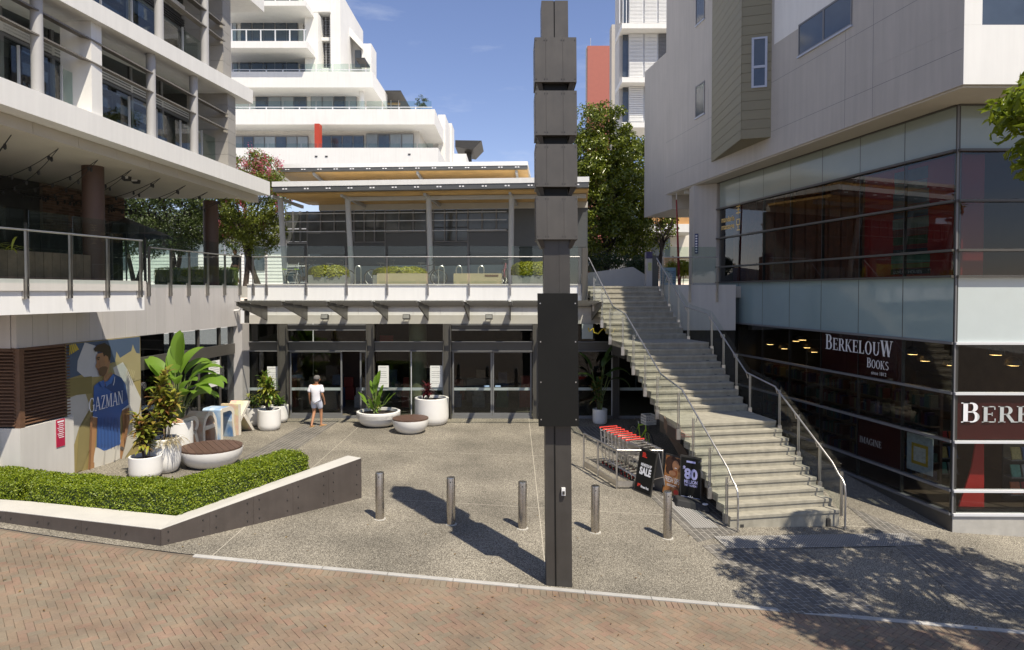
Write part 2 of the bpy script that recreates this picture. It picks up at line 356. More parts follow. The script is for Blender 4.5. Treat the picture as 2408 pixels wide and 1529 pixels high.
for i in range(-90, 90):
    for j in range(-70, 70):
        ox = i + 2 * j; oy = -i + 2 * j
        for q in ([(0, 0), (2, 0), (2, 1), (0, 1)], [(2, 0), (3, 0), (3, 2), (2, 2)]):
            cx = sum(p[0] for p in q) / 4; cy = sum(p[1] for p in q) / 4
            pl = []
            for p in q:
                x = ox + cx + (p[0] - cx) * (1 - .04 / max(1, abs(q[2][0] - q[0][0]))); y = oy + cy + (p[1] - cy) * (1 - .04 / max(1, abs(q[2][1] - q[0][1])))
                X = bw_ * (x - y) * .7071; Y = 9.4 + bw_ * (x + y) * .7071
                a = R(-4); pl.append((X * math.cos(a) - (Y - 9.4) * math.sin(a), 9.4 + X * math.sin(a) + (Y - 9.4) * math.cos(a)))
            if max(abs(p[0]) for p in pl) > 13 or min(p[1] for p in pl) < 7.2: continue
            k = clip(pl, lambda p: by(p[0]) - .345 - p[1])
            if len(k) >= 3: cells.append(k)
X = -13
while X < 13:                                      # header course
    x1 = X + .1; cells.append([(X, by(X) - .335), (x1, by(x1) - .335), (x1, by(x1) - .125), (X, by(X) - .125)]); X += .107
def rank(k):
    x, y = k[0]; z = g(x, y); u = (x / y) * F
    return -(1e9 if abs(u) > 1190 or (H - z) / y * F > 850 else 0) + 1 / y
cells.sort(key=rank, reverse=True)
for k in cells[:300]:
    mb = MB(); paver(mb, k, .02); mb.build('brick', M['paver'], STREET)
mb = MB()
for k in cells[300:]: paver(mb, k, .02)
tag(mb.build('brick_paving', M['paver'], STREET), 'brick pavers laid in herringbone', kind='stuff')
# ---- pale kerb strip
KERB = thing('kerb', 'pale concrete kerb strip between brick street and forecourt', 'kerb', (0, 11.75, -.45)); KERB['kind'] = 'structure'; del KERB['category']
X = -5.6
while X < 13:
    x1 = X + 1.135; mb = MB()
    v = [(X, by(X) - .1), (x1, by(x1) - .1), (x1, by(x1) + .012), (X, by(X) + .012)]
    mb.hexa([(x, y, g(x, y) - .05) for x, y in v] + [(x, y, g(x, y) + .008) for x, y in v]); mb.build('kerb_stone', M['kerb'], KERB, bevel=.004); X += 1.145
# ---- small stone setts with pale joints, beside the stairs and along the shopfront
M['sett'] = brickmat('grey_sett', [(.125, .115, .10), (.105, .098, .087), (.145, .133, .115), (.12, .11, .095)])
M['grout'] = mat('pale_grout', (.34, .32, .285), .9)
def band(name, label, quad, lx, ly, bond=True, maxobj=300, gap=.015):
    q = [gnd(*p)[:2] for p in quad] if len(quad[0]) == 2 else [p[:2] for p in quad]
    A = Vector(q[0]); U = Vector(q[3]) - A; U.normalize(); V = Vector((U.y, -U.x))
    if (Vector(q[1]) - A).dot(V) < 0: V = -V
    cc = Vector((sum(p[0] for p in q) / 4, sum(p[1] for p in q) / 4))
    def inside(s):
        return s
    st = MB(); N = 14; vv = []
    for i in range(N + 1):
        for j in range(N + 1):
            a = Vector(q[0]).lerp(Vector(q[3]), i / N); b = Vector(q[1]).lerp(Vector(q[2]), i / N); p = a.lerp(b, j / N); vv.append((p.x, p.y, g(p.x, p.y) + .006))
    st.add(vv, [(i * (N + 1) + j, (i + 1) * (N + 1) + j, (i + 1) * (N + 1) + j + 1, i * (N + 1) + j + 1) for i in range(N) for j in range(N)])
    root = struct(st.build(name, M['grout']), label)
    res = []
    for i in range(-40, 60):
        for j in range(-40, 60):
            o = (.5 if bond and j % 2 else 0)
            P = [A + U * ((i + o) * lx + a * (lx - gap)) + V * (j * ly + b * (ly - gap)) for a, b in ((0, 0), (1, 0), (1, 1), (0, 1))]
            k = [(p.x, p.y) for p in P]
            for a in range(4):
                e0, e1 = Vector(q[a]), Vector(q[(a + 1) % 4]); d = e1 - e0; nn = Vector((-d.y, d.x)).normalized()
                if (cc - e0).dot(nn) < 0: nn = -nn
                k = clip(k, lambda p: (p[0] - e0.x) * nn.x + (p[1] - e0.y) * nn.y)
                if len(k) < 3: break
            if len(k) >= 3: res.append(k)
    res.sort(key=lambda k: k[0][1])
    for k in res[:maxobj]:
        mb = MB(); paver(mb, k, .0, .011); mb.build('sett', M['sett'], root)
    if len(res) > maxobj:
        mb = MB()
        for k in res[maxobj:]: paver(mb, k, .0, .011)
        tag(mb.build('sett_paving', M['sett'], root), 'small grey setts', kind='stuff')
    return root
band('sett_path', 'grey sett band running from the kerb past the stairs to the trolley bay', [(1840, 1441), (2081, 1449), (1860, 1268), (1650, 1283)], .235, .135, maxobj=260)
band('sett_path', 'grey sett band under the trolleys and advertising boards', [(1640, 1275), (1740, 1250), (1500, 1004), (1352, 1004)], .235, .135, maxobj=0)
band('sett_path', 'grey sett band alongside the bookshop plinth', [(2290, 1440), (2470, 1440), (2190, 1270), (1990, 1190)], .235, .135, maxobj=220)
band('sett_path', 'grey sett walkway leading to the open sliding door', [(562, 1082), (660, 1082), (801, 987), (737, 987)], .235, .115, maxobj=0)
# ---- tactile studs round the foot of the stairs
TG = MB(); TS = MB(); cnt = 0
def tact(a, b, w):
    A = Vector(a); B = Vector(b); d = B - A; L = d.length; d.normalize(); n = Vector((d.y, -d.x)); q = [A, B, B + n * w, A + n * w]
    N = 10; vv = []
    for i in range(N + 1):
        for j in (0, 1):
            p = q[0].lerp(q[1], i / N) + n * w * j; vv.append((p.x, p.y, g(p.x, p.y) + .02))
    TG.add(vv, [(2 * i, 2 * i + 2, 2 * i + 3, 2 * i + 1) for i in range(N)])
    for i in range(int(L / .06)):
        for j in range(int(w / .06)):
            p = A + d * (.03 + i * .06) + n * (.03 + j * .06); z = g(p.x, p.y) + .02
            v = [(p.x + .019 * math.cos(t * 1.0472), p.y + .019 * math.sin(t * 1.0472), z) for t in range(6)] + [(p.x + .012 * math.cos(t * 1.0472), p.y + .012 * math.sin(t * 1.0472), z + .008) for t in range(6)]
            TS.add(v, [(t, (t + 1) % 6, (t + 1) % 6 + 6, t + 6) for t in range(6)] + [tuple(range(6, 12))])
tact((4.35, 14.62), (8.95, 15.45), .62); tact((4.3, 17.0), (4.62, 15.1), .62)
M['tact'] = mat('tactile_plate', (.16, .152, .14), .6); M['stud'] = mat('tactile_stud', (.31, .3, .285), .4, var=.1)
tp = struct(TG.build('tactile_paving', M['tact']), 'grey tactile paving around the foot of the stairs')
tag(TS.build('tactile_studs', M['stud'], tp), 'raised tactile studs', kind='stuff')
# ================================================================== railings
def railing(label, wall, ts, zlo, zhi, gz0, gz1, rz, out=.08, loc=None, pw=.035, first=True, last=True, end_out=0):
    p0 = wall.xy(ts[0], out)
    t = thing('glass_railing', label, 'railing', (p0[0], p0[1], zlo))
    for i, s in enumerate(ts):
        if (i == 0 and not first) or (i == len(ts) - 1 and not last): continue
        for k in (-.02, .02):
            part('post', M['post'], t, lambda m: m.wbox(wall, s + k - .006, s + k + .006, out - .02, out + .035, zlo, zhi))
        b = part('bracket', M['steel_worn'], t, lambda m: m.wbox(wall, s - .045, s + .045, out - .075, out - .032, zlo + .0, zlo + .4))
        part('bolt', M['steel'], b, lambda m: (m.wbox(wall, s - .012, s + .012, out + .05, out + .066, zlo + .06, zlo + .085), m.wbox(wall, s - .012, s + .012, out + .05, out + .066, zlo + .26, zlo + .285)))
    for a, b in zip(ts, ts[1:]):
        part('glass_pane', M['g_rail'], t, lambda m: m.wbox(wall, a + .055, b - .055, out + .004, out + .016, gz0, gz1))
    a = [wall.pt(ts[0], out + .06, rz), wall.pt(ts[-1], out + .06, rz)]
    part('handrail', M['steel'], t, lambda m: m.tube(a, .019, 10), smooth=True)
    return t
# ================================================================== left building
DZ = 4.87
LB = thing('left_building', 'white left building with projecting concrete floors and balconies', 'building', (-11, 20, 0))
LW = Wall((-12.22 + 1.0, 10), (-9.75, 24.7), 1)              # ground-floor wall, faces right
tY = LW.atY
# cladding band under the deck
t = tY(14.77); te = tY(24.62); k = 0
while t < te - .1:
    t1 = min(t + .447, te); part('cladding_panel', M['cladding'], LB, lambda m: m.wbox(LW, t + .004, t1 - .004, -.12, 0, 3.45, 4.88)); t = t1
part('backing_wall', M['lgrey'], LB, lambda m: m.wbox(LW, tY(14.8), te, -.4, -.125, 3.46, 4.86))
FW = Wall((-18, 14.77), (LW.xy(tY(14.77))[0], 14.77), 1)      # short front face, faces the camera
part('cladding_panel', M['cladding'], LB, lambda m: m.wbox(FW, 0, FW.L - .13, -.12, 0, 3.45, 4.88))
# fascia capping and lower white wall under the louvres
part('lower_wall', M['lgrey'], LB, lambda m: m.wbox(LW, tY(14.72), tY(16.28), -.5, .1, -.2, 1.71))
part('lower_wall', M['lgrey'], LB, lambda m: m.wbox(FW, 0, FW.L - .4, -.3, .12, -.2, 1.70))
LO = thing('louvre_screen', 'brown timber louvre screen above the low white wall at far left', 'louvre', LW.pt(tY(14.8), 0, 1.71))
part('post', M['timber'], LO, lambda m: m.wbox(LW, tY(14.74), tY(14.87), -.05, .09, 1.715, 3.44))
z = 1.76
while z < 3.4:
    part('slat', M['timber'], LO, lambda m: m.hexa([LW.pt(tY(14.88), .06, z), LW.pt(tY(16.24), .06, z), LW.pt(tY(16.24), -.02, z + .05), LW.pt(tY(14.88), -.02, z + .05), LW.pt(tY(14.88), .06, z + .022), LW.pt(tY(16.24), .06, z + .022), LW.pt(tY(16.24), -.02, z + .072), LW.pt(tY(14.88), -.02, z + .072)]))
    part('slat', M['timber'], LO, lambda m: m.hexa([FW.pt(0, .06, z), FW.pt(FW.L - .02, .06, z), FW.pt(FW.L - .02, -.02, z + .05), FW.pt(0, -.02, z + .05), FW.pt(0, .06, z + .022), FW.pt(FW.L - .02, .06, z + .022), FW.pt(FW.L - .02, -.02, z + .072), FW.pt(0, -.02, z + .072)]))
    z += .074
part('backing', M['interior'], LO, lambda m: (m.wbox(LW, tY(14.9), tY(16.27), -.2, -.1, 1.715, 3.44), m.wbox(FW, 0, FW.L - .25, -.2, -.1, 1.715, 3.44)))
# side shop glazing on the left wall
SG = LB
gt = [tY(v) for v in (19.02, 20.6, 22.0, 23.3, 24.3)]
for a, b in zip(gt, gt[1:]):
    for z0, z1 in ((.12, 2.45), (2.85, 3.42)):
        part('glass_pane', M['g_bldg'], LB, lambda m: m.wbox(LW, a + .03, b - .03, -.14, -.125, z0, z1))
    part('mullion', M['steel_dark'], LB, lambda m: m.wbox(LW, a - .03, a + .03, -.2, -.08, .05, 3.44))
part('transom', M['steel_dark'], LB, lambda m: m.wbox(LW, gt[0] + .04, gt[-1] - .04, -.19, -.07, 2.47, 2.83))
part('sill', M['steel_dark'], LB, lambda m: m.wbox(LW, gt[0] + .04, gt[-1] - .04, -.19, -.07, -.05, .11))
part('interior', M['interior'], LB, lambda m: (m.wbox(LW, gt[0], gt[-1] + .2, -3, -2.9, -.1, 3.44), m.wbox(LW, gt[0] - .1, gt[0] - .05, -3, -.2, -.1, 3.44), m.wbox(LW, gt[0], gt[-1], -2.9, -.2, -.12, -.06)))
part('corner_column', M['cladding'], LB, lambda m: m.box(-10.15, -9.63, 24.32, 24.98, -.05, 3.52))
# projecting white deck over the pavement
DF = Wall((-10.36, 12.0), (-9.1, 16.9), 1)
part('deck_fascia', M['white2'], LB, lambda m: m.slab([(-10.36, 12), (-9.1, 16.9), (-10.1, 16.93), (-17, 16.93), (-17, 12)], 4.22, 4.86))
part('deck_trim', M['lgrey'], LB, lambda m: m.wbox(DF, .0, DF.L, .003, .05, 4.70, 4.94))
ts = [DF.hit(x, 665, .08)[0] for x in (-45, 62, 165, 253, 330)]
railing('glass railing with steel posts on the white deck at far left', DF, ts, 4.54, 5.95, 4.98, 6.32, 5.92, .09)
ts = [LW.hit(x, 665, .08)[0] for x in (352, 403, 446, 490, 530, 566)]
railing('glass railing along the grey clad wall below the brown column', LW, ts, 4.54, 5.95, 4.98, 6.32, 5.92, .06)
# upper floors: fascias
A0, A1 = (-9.72, 10.0), (-8.9, 25.2); AW = Wall(A0, A1, 1)
BW = Wall((-9.62, 10.0), (-8.89, 23.6), 1); CW = Wall((-9.42, 10.0), (-8.66, 24.1), 1)
zB = lambda Y: 10.78 + .042 * (Y - 15.53)
zC = lambda Y: 14.44 + .045 * (Y - 24.1)
part('floor_slab', M['white'], LB, lambda m: m.slab([A0, A1, (-18, 25.2), (-18, 10)], 8.2, 8.7))
part('floor_slab', M['white'], LB, lambda m: m.wbox(BW, 0, BW.L, -8, 0, (zB(10), zB(23.6)), (zB(10) + .36, zB(23.6) + .45)))
part('floor_slab', M['white'], LB, lambda m: m.wbox(CW, 0, CW.L, -8, 0, (zC(10), zC(24.1)), (zC(10) + .5, zC(24.1) + .55)))
part('soffit', M['soffit'], LB, lambda m: m.slab([AW.xy(0, -.75), AW.xy(AW.L - 1.0, -.75), (-17.5, 24.2), (-17.5, 10)], 7.96, 8.195))
t = .1
while t < AW.L - 1.3:
    t1 = t + 1.38; part('soffit_panel', M['soffit'], LB, lambda m: m.wbox(AW, t, t1 - .012, -.745, -.45, 7.95, 8.196)); t = t1
# columns, piers, end walls
for w, z0, z1, xs in ((AW, 8.71, 10.98, (90, 356, 456)), (BW, 11.2, 14.4, (398, 512))):
    for x in xs:
        s = w.hit(x if w is AW else x * .94, 300 if w is AW else 100, -.16)[0]; c = w.xy(s, -.16)
        part('column', M['column'], LB, lambda m: m.lathe([(.115, 0), (.115, z1 - z0)], (*c, z0), 16), smooth=True)
part('pier', M['white'], LB, lambda m: m.box(-10.2, -9.5, 15.55, 15.95, 8.71, 10.85))
for z0, z1, xe, ye in ((8.71, 11.08, -9.16, 22.15), (11.5, 14.4, -9.15, 21.8)):
    for k in range(6):
        h = (z1 - z0) / 6; part('block_course', M['block'], LB, lambda m: m.box(-12.9, xe, ye, ye + .62, z0 + k * h + .004, z0 + (k + 1) * h - .004))
M['blade'] = mat('shaded_blade', (.16, .145, .125), .5)  # grey-brown, darkened in colour to stand for shade from the slab above
# balcony back walls with windows, louvred grilles and glass doors
for w, zb, zt, te in ((AW, 8.7, 11.1, AW.atY(22.1)), (BW, 11.4, 14.3, BW.atY(21.75))):
    o = -1.35
    part('back_wall', M['white'], LB, lambda m: m.wbox(w, 0, te, o - .2, o, zt - .88, zt - .62))
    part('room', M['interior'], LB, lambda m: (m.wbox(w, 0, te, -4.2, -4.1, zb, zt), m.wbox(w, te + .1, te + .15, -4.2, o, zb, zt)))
    n = 8
    for i in range(n):
        a = te * i / n; b = te * (i + 1) / n
        part('window_pane', M['g_bldg'], LB, lambda m: m.wbox(w, a + .05, b - .05, o - .06, o - .045, zt - .6, zt - .02))
        part('door_pane', M['g_bldg'], LB, lambda m: m.wbox(w, a + .05, b - .05, o - .06, o - .045, zb + .03, zb + 1.42))
        part('mullion', M['frame'], LB, lambda m: m.wbox(w, a - .045, a + .045, o - .1, o + .01, zb, zt - .9)); part('mullion', M['frame'], LB, lambda m: m.wbox(w, a - .045, a + .045, o - .1, o - .01, zt - .6, zt))
        part('grille_backing', M['dark'], LB, lambda m: m.wbox(w, a + .05, b - .05, o - .14, o - .1, zb + 1.5, zt - .9))
        for q in range(5):
            part('grille_slat', M['steel_dark'], LB, lambda m: m.wbox(w, a + .05, b - .05, o - .08, o + .0, zb + 1.5 + q * .075, zb + 1.535 + q * .075))
    part('door_head', M['frame'], LB, lambda m: m.wbox(w, 0, te, o - .1, o + .012, zb + 1.43, zb + 1.49))
    for zz in (zb + 1.22, zb + 1.72):                # sun-shading blades
        part('sun_blade', M['blade'], LB, lambda m: m.hexa([w.pt(0, -.34, zz), w.pt(te, -.34, zz), w.pt(te, -.06, zz - .07), w.pt(0, -.06, zz - .07), w.pt(0, -.34, zz + .035), w.pt(te, -.34, zz + .035), w.pt(te, -.06, zz - .035), w.pt(0, -.06, zz - .035)]))
    s = .3
    while s < te - .5:
        part('balustrade_pane', M['g_rail'], LB, lambda m: m.wbox(w, s + .05, s + 1.15, -.52, -.508, zb + .03, zb + .92))
        part('balustrade_post', M['pipe'], LB, lambda m: m.wbox(w, s - .015, s + .015, -.54, -.49, zb, zb + .98)); s += 1.22
# brown columns and restaurant wall on the deck
for c in ((-11.0, 18.0), (-11.0, 25.0)):
    part('round_column', M['brown'], LB, lambda m: m.lathe([(.26, 0), (.26, 7.97 - DZ)], (*c, DZ), 24), smooth=True)
RW = Wall((-14.1, 20.6), (-13.57, 24.0), 1)
BRW = thing('restaurant_wall', 'dim brick restaurant wall behind the brown column', 'wall', (-14, 22, DZ))
part('wall_core', M['mortar'], BRW, lambda m: m.wbox(RW, 0, RW.L, -.3, -.012, 6.55, 7.95))
zz = 6.56; row = 0
while zz < 7.9:
    t = -(row % 2) * .12
    while t < RW.L - .02:
        a, b = max(0, t), min(RW.L, t + .228)
        if b - a > .03: part('brick', M['brickwall'], BRW, lambda m: m.wbox(RW, a, b, -.012, random.uniform(-.002, .01), zz, zz + .072))
        t += .24
    zz += .084; row += 1
part('window_wall', M['interior'], BRW, lambda m: m.wbox(RW, 0, RW.L, -.3, -.1, DZ, 6.54))
part('dark_wall', M['interior'], BRW, lambda m: m.wbox(RW, -9, -.02, -.5, -.1, DZ, 7.95))
part('window_frame', M['steel_dark'], BRW, lambda m: (m.wbox(RW, .05, RW.L - .05, -.1, -.02, 6.46, 6.53), m.wbox(RW, 1.1, 1.18, -.1, -.02, DZ, 6.46), m.wbox(RW, 2.3, 2.38, -.1, -.02, DZ, 6.46)))
# timber planter troughs just behind the railing
TW = Wall((-11.75, 13.0), (-10.95, 17.6), 1)
TP = thing('timber_planter', 'weathered timber planter trough behind the glass railing at far left', 'planter', TW.pt(0, 0, DZ))
t = 0
while t < TW.L:
    part('board', M['timberboard'], TP, lambda m: m.wbox(TW, t + .004, t + .236, -.03, random.uniform(0, .006), DZ, 5.62)); t += .24
part('trough', M['timberboard'], TP, lambda m: m.wbox(TW, 0, TW.L, -.5, -.035, DZ, 5.6))
# taller glass wind screens of the terrace
SW = Wall((-12.3, 15.5), (-11.6, 23.5), 1)
WS = thing('wind_screen', 'tall frameless glass wind screens around the restaurant terrace', 'glass screen', SW.pt(0, 0, DZ))
for i in range(5):
    part('glass_pane', M['g_rail'], WS, lambda m: m.wbox(SW, i * 1.6 + .03, i * 1.6 + 1.55, 0, .012, DZ + .02, 6.75))
    part('clamp_post', M['steel_dark'], WS, lambda m: m.wbox(SW, i * 1.6 - .03, i * 1.6 + .02, -.03, .04, DZ, 6.4))
# twin floodlights hanging from the soffit
def flood(x, y, Y, label, tilt):
    p = aty(x, y, Y); t = thing('floodlight', label, 'floodlight', (p[0], p[1], p[2]), group=None)
    part('stem', M['dark'], t, lambda m: m.tube([(p[0], p[1], p[2]), (p[0], p[1], 7.97)], .025, 8))
    part('bracket', M['dark'], t, lambda m: (m.box(p[0] - .13, p[0] - .11, p[1] - .03, p[1] + .03, p[2] - .15, p[2]), m.box(p[0] + .11, p[0] + .13, p[1] - .03, p[1] + .03, p[2] - .15, p[2]), m.box(p[0] - .13, p[0] + .13, p[1] - .03, p[1] + .03, p[2] - .01, p[2] + .01)))
    part('housing', M['dark'], t, lambda m: m.hexa([(p[0] - .1, p[1] - .1, p[2] - .30), (p[0] + .1, p[1] - .1, p[2] - .30), (p[0] + .1, p[1] + .03, p[2] - .34), (p[0] - .1, p[1] + .03, p[2] - .34), (p[0] - .1, p[1] - .04, p[2] - .06), (p[0] + .1, p[1] - .04, p[2] - .06), (p[0] + .1, p[1] + .1, p[2] - .06), (p[0] - .1, p[1] + .1, p[2] - .06)]))
    part('lens', M['paper'], t, lambda m: m.hexa([(p[0] - .085, p[1] - .112, p[2] - .29), (p[0] + .085, p[1] - .112, p[2] - .29), (p[0] + .085, p[1] - .102, p[2] - .29), (p[0] - .085, p[1] - .102, p[2] - .29), (p[0] - .085, p[1] - .065, p[2] - .13), (p[0] + .085, p[1] - .065, p[2] - .13), (p[0] + .085, p[1] - .055, p[2] - .13), (p[0] - .085, p[1] - .055, p[2] - .13)]))
flood(298, 398, 19.6, 'left one of the twin floodlights hanging under the terrace soffit', 0)
flood(320, 405, 20.2, 'right one of the twin floodlights hanging under the terrace soffit', 0)
# festoon strings between the soffit edge and the restaurant wall
M['cable'] = mat('black_cable', (.02, .02, .02), .6); M['bulb'] = mat('clear_bulb', (.45, .42, .36), .2)
ends = [(-14.6, 17.4), (-14.5, 18.6), (-14.3, 19.8), (-14.2, 20.6), (-14.0, 21.6), (-13.9, 22.5), (-13.8, 23.2), (-13.6, 23.9)]
ords = ('nearest', 'second', 'third', 'fourth', 'fifth', 'sixth', 'seventh', 'farthest')
for i in range(8):
    a = Vector(AW.pt(AW.atY(14.2 + i * 1.36), -.9, 7.93))
    b = Vector((*ends[i], 7.55))
    t = thing('festoon_string', f'{ords[i]} festoon light string under the terrace soffit', 'string lights', tuple(a))
    pts = [a.lerp(b, u / 14) + Vector((0, 0, -.45 * 4 * (u / 14) * (1 - u / 14))) for u in range(15)]
    part('cable', M['cable'], t, lambda m: m.tube(pts, .009, 5))
    b2 = Vector((ends[max(0, i - 1)][0], ends[max(0, i - 1)][1], 7.6)); pts2 = [a.lerp(b2, u / 14) + Vector((0, 0, -.4 * 4 * (u / 14) * (1 - u / 14))) for u in range(15)]
    part('cable', M['cable'], t, lambda m: m.tube(pts2, .009, 5))
    for P in (pts, pts2):
        for q in P[1:-1:2]:
            part('bulb', M['cable'], t, lambda m: m.lathe([(.02, 0), (.03, -.03), (.032, -.08), (.012, -.11)], tuple(q), 8))
# ================================================================== advertising billboard on the left wall (flat print)
s0 = LW.hit(157, 950, .04)[0]; s1 = LW.hit(331, 950, .04)[0]; BZ0, BZ1 = .12, 3.44
BB = thing('billboard', 'wall billboard of a man in a blue polo shirt with white lettering', 'billboard', LW.pt(s0, 0, .1))
lay = [0.045]
def pr(name, c, pts, rough=.5, key=None):          # a printed shape: px of the 2.832x crop, laid on the wall
    lay[0] += .0016
    v = []
    for x, y in pts:
        s, z = LW.hit(x / 2.832 / 1.0636, (800 + y / 2.832) / 1.0636, lay[0]); v.append((s, z))
    v = [(min(max(s, s0 + .003), s1 - .003), min(max(z, BZ0 + .01), BZ1 - .01)) for s, z in v]
    mm = key or mat('print_' + name, c, rough, var=.05)
    part(name, mm, BB, lambda m: m.prism([LW.pt(s, lay[0], z) for s, z in v], tuple((LW.n * .001).to_3d())))
part('panel', mat('print_tan', (.30, .245, .10), .5, var=.1, scale=1.5), BB, lambda m: m.wbox(LW, s0, s1, -.1, .045, BZ0, BZ1))
part('skirting', M['white2'], BB, lambda m: m.wbox(LW, s0, s1, -.1, .05, -.2, BZ0 - .003))
SKYB = (.06, .09, .15); CREAM = (.50, .47, .40)
pr('printed_sky', SKYB, [(462, 170), (990, 100), (990, 330), (800, 300), (640, 370), (470, 420)])
pr('printed_cloth', (.46, .47, .48), [(600, 155), (680, 185), (720, 400), (600, 410), (545, 360), (550, 290)])
pr('printed_cloth', (.47, .46, .42), [(470, 560), (600, 510), (640, 620), (560, 760), (520, 900), (478, 1000)])
pr('printed_roof', (.30, .26, .14), [(780, 330), (815, 300), (825, 225), (850, 270), (930, 220), (940, 175), (965, 235), (995, 240), (1000, 420), (900, 450), (800, 400)])
pr('printed_cloth', (.50, .49, .46), [(800, 340), (870, 300), (900, 350), (1000, 560), (960, 800), (900, 900), (880, 600)])
pr('printed_cloth', CREAM, [(700, 1080), (960, 700), (1000, 640), (1000, 800), (860, 1060)])
pr('printed_shade', (.20, .165, .06), [(476, 420), (650, 400), (650, 520), (480, 540)])
pr('printed_shade', (.24, .20, .085), [(560, 780), (640, 640), (640, 900), (580, 1060), (540, 1085)])
SKIN = (.36, .19, .085); SKIN2 = (.33, .18, .095)
pr('printed_arm', SKIN, [(640, 680), (690, 690), (680, 830), (668, 960), (670, 1040), (650, 1085), (622, 1080), (630, 960)])
pr('printed_arm', SKIN, [(865, 640), (915, 620), (918, 720), (895, 830), (880, 910), (860, 990), (846, 970), (850, 890), (870, 780)])
pr('printed_trousers', (.60, .58, .53), [(676, 905), (850, 890), (850, 980), (720, 1060), (660, 1085), (665, 970)])
pr('printed_shirt', (.042, .11, .33), [(665, 470), (700, 440), (760, 430), (800, 380), (860, 410), (890, 460), (912, 600), (865, 638), (850, 690), (852, 880), (740, 930), (684, 900), (690, 690), (658, 684), (662, 560)])
pr('printed_shirt_shade', (.025, .06, .19), [(800, 380), (860, 410), (890, 460), (905, 560), (862, 590), (840, 540), (730, 470), (760, 430)])
pr('printed_neck', SKIN2, [(735, 400), (790, 370), (800, 385), (762, 440), (745, 470), (732, 440)])
pr('printed_face', SKIN2, [(690, 240), (770, 225), (780, 300), (765, 375), (735, 400), (705, 395), (697, 365), (688, 345), (676, 330), (686, 300), (680, 270)])
pr('printed_ear', SKIN, [(740, 270), (758, 262), (762, 300), (748, 318), (740, 300)])
pr('printed_hair', (.045, .028, .018), [(664, 205), (690, 178), (740, 163), (782, 190), (786, 255), (772, 300), (766, 262), (748, 250), (736, 262), (728, 232), (700, 224), (672, 226)])
pr('printed_hand', SKIN, [(625, 1020), (668, 1010), (668, 1070), (640, 1085), (622, 1078)])
pr('printed_watch', (.10, .09, .08), [(855, 895), (880, 905), (872, 925), (850, 915)])
pr('printed_brow', (.05, .03, .02), [(684, 268), (706, 262), (708, 270), (686, 276)])
pr('printed_eye', (.03, .02, .015), [(690, 280), (702, 278), (703, 285), (692, 287)])
pr('printed_stubble', (.13, .07, .04), [(700, 345), (726, 330), (752, 330), (764, 340), (752, 378), (735, 400), (706, 396), (698, 372)])
pr('printed_lips', (.22, .09, .06), [(688, 346), (702, 343), (704, 352), (690, 354)])
pr('printed_cheek', (.30, .165, .085), [(706, 290), (740, 282), (744, 320), (720, 334), (702, 326)])
pr('printed_collar', (.055, .14, .40), [(742, 440), (764, 432), (800, 384), (812, 398), (790, 450), (766, 462), (752, 476)])
pr('printed_collar', (.05, .12, .36), [(700, 440), (738, 428), (744, 470), (720, 478)])
pr('printed_trim', (.6, .62, .66), [(800, 462), (806, 440), (812, 402), (815, 404), (810, 444), (804, 466)])
for k in range(7):
    x = 690 + k * 24; pr('printed_pleat', (.032, .085, .26), [(x, 690), (x + 5, 690), (x + 7, 890), (x + 1, 892)])
    pr('printed_pleat', (.05, .13, .38), [(x + 10, 700), (x + 13, 700), (x + 14, 880), (x + 11, 880)])
pr('printed_trim', (.6, .62, .66), [(658, 684), (690, 690), (690, 694), (658, 689)]); pr('printed_trim', (.6, .62, .66), [(865, 636), (912, 600), (913, 605), (866, 642)])
pr('printed_arm_shade', (.22, .11, .05), [(640, 690), (656, 692), (650, 830), (645, 960), (640, 1060), (630, 1060), (634, 900)])
pr('printed_arm_shade', (.24, .12, .055), [(896, 640), (914, 622), (917, 720), (896, 826), (884, 880), (880, 820), (895, 740)])
pr('printed_fold', (.44, .42, .38), [(740, 925), (748, 925), (742, 1040), (728, 1050)]); pr('printed_fold', (.46, .44, .40), [(820, 900), (828, 898), (818, 990), (806, 1000)])
for k in range(6): pr('printed_palm', (.42, .33, .04), [(466 + k * 12, 185 - k * 3), (474 + k * 12, 182 - k * 3), (480 + k * 16, 260 - k * 10), (474 + k * 14, 262 - k * 9)])
for k in range(5): pr('printed_fringe', (.40, .36, .2), [(905 + k * 12, 345 + k * 4), (909 + k * 12, 345 + k * 4), (900 + k * 10, 395 + k * 6), (897 + k * 10, 394 + k * 6)])
BBLAY = lay[0]
# red notice beside the louvres
RN = thing('wall_sign', 'small crimson notice on the low white wall beside the billboard', 'sign', LW.pt(tY(16.0), .1, 1.2))
r0, rz0 = LW.hit(133, 988, .1); r1, rz1 = LW.hit(152, 1050, .1)
part('plate', mat('crimson_sign', (.42, .015, .06), .4), RN, lambda m: m.wbox(LW, min(r1, tY(16.26)) - .26, min(r1, tY(16.26)), .101, .115, rz1 + .03, rz0))
for q in range(9):
    zq = rz0 - .07 - q * .045
    part('print_line', M['lettering'], RN, lambda m: m.wbox(LW, min(r1, tY(16.26)) - .23 + .02 * (q % 3), min(r1, tY(16.26)) - .03 - .02 * (q % 2), .1155, .1165, zq, zq + .016 + (.02 if q == 0 else 0)))
# short tube handrail by the low wall
HR = thing('tube_handrail', 'short grey tube handrail end beside the low white wall', 'handrail', (-11.0, 14.2, .3))
part('rail', M['steel_worn'], HR, lambda m: m.tube([(-11.9, 14.1, 1.02), (-11.0, 14.15, 1.02), (-10.88, 14.16, .96), (-10.85, 14.16, .85), (-10.9, 14.16, .76), (-11.05, 14.15, .74), (-11.9, 14.1, .74)], .03, 10), smooth=True)
part('leg', M['steel_worn'], HR, lambda m: m.tube([(-11.3, 14.13, .74), (-11.3, 14.13, g(-11.3, 14.1))], .028, 10), smooth=True)

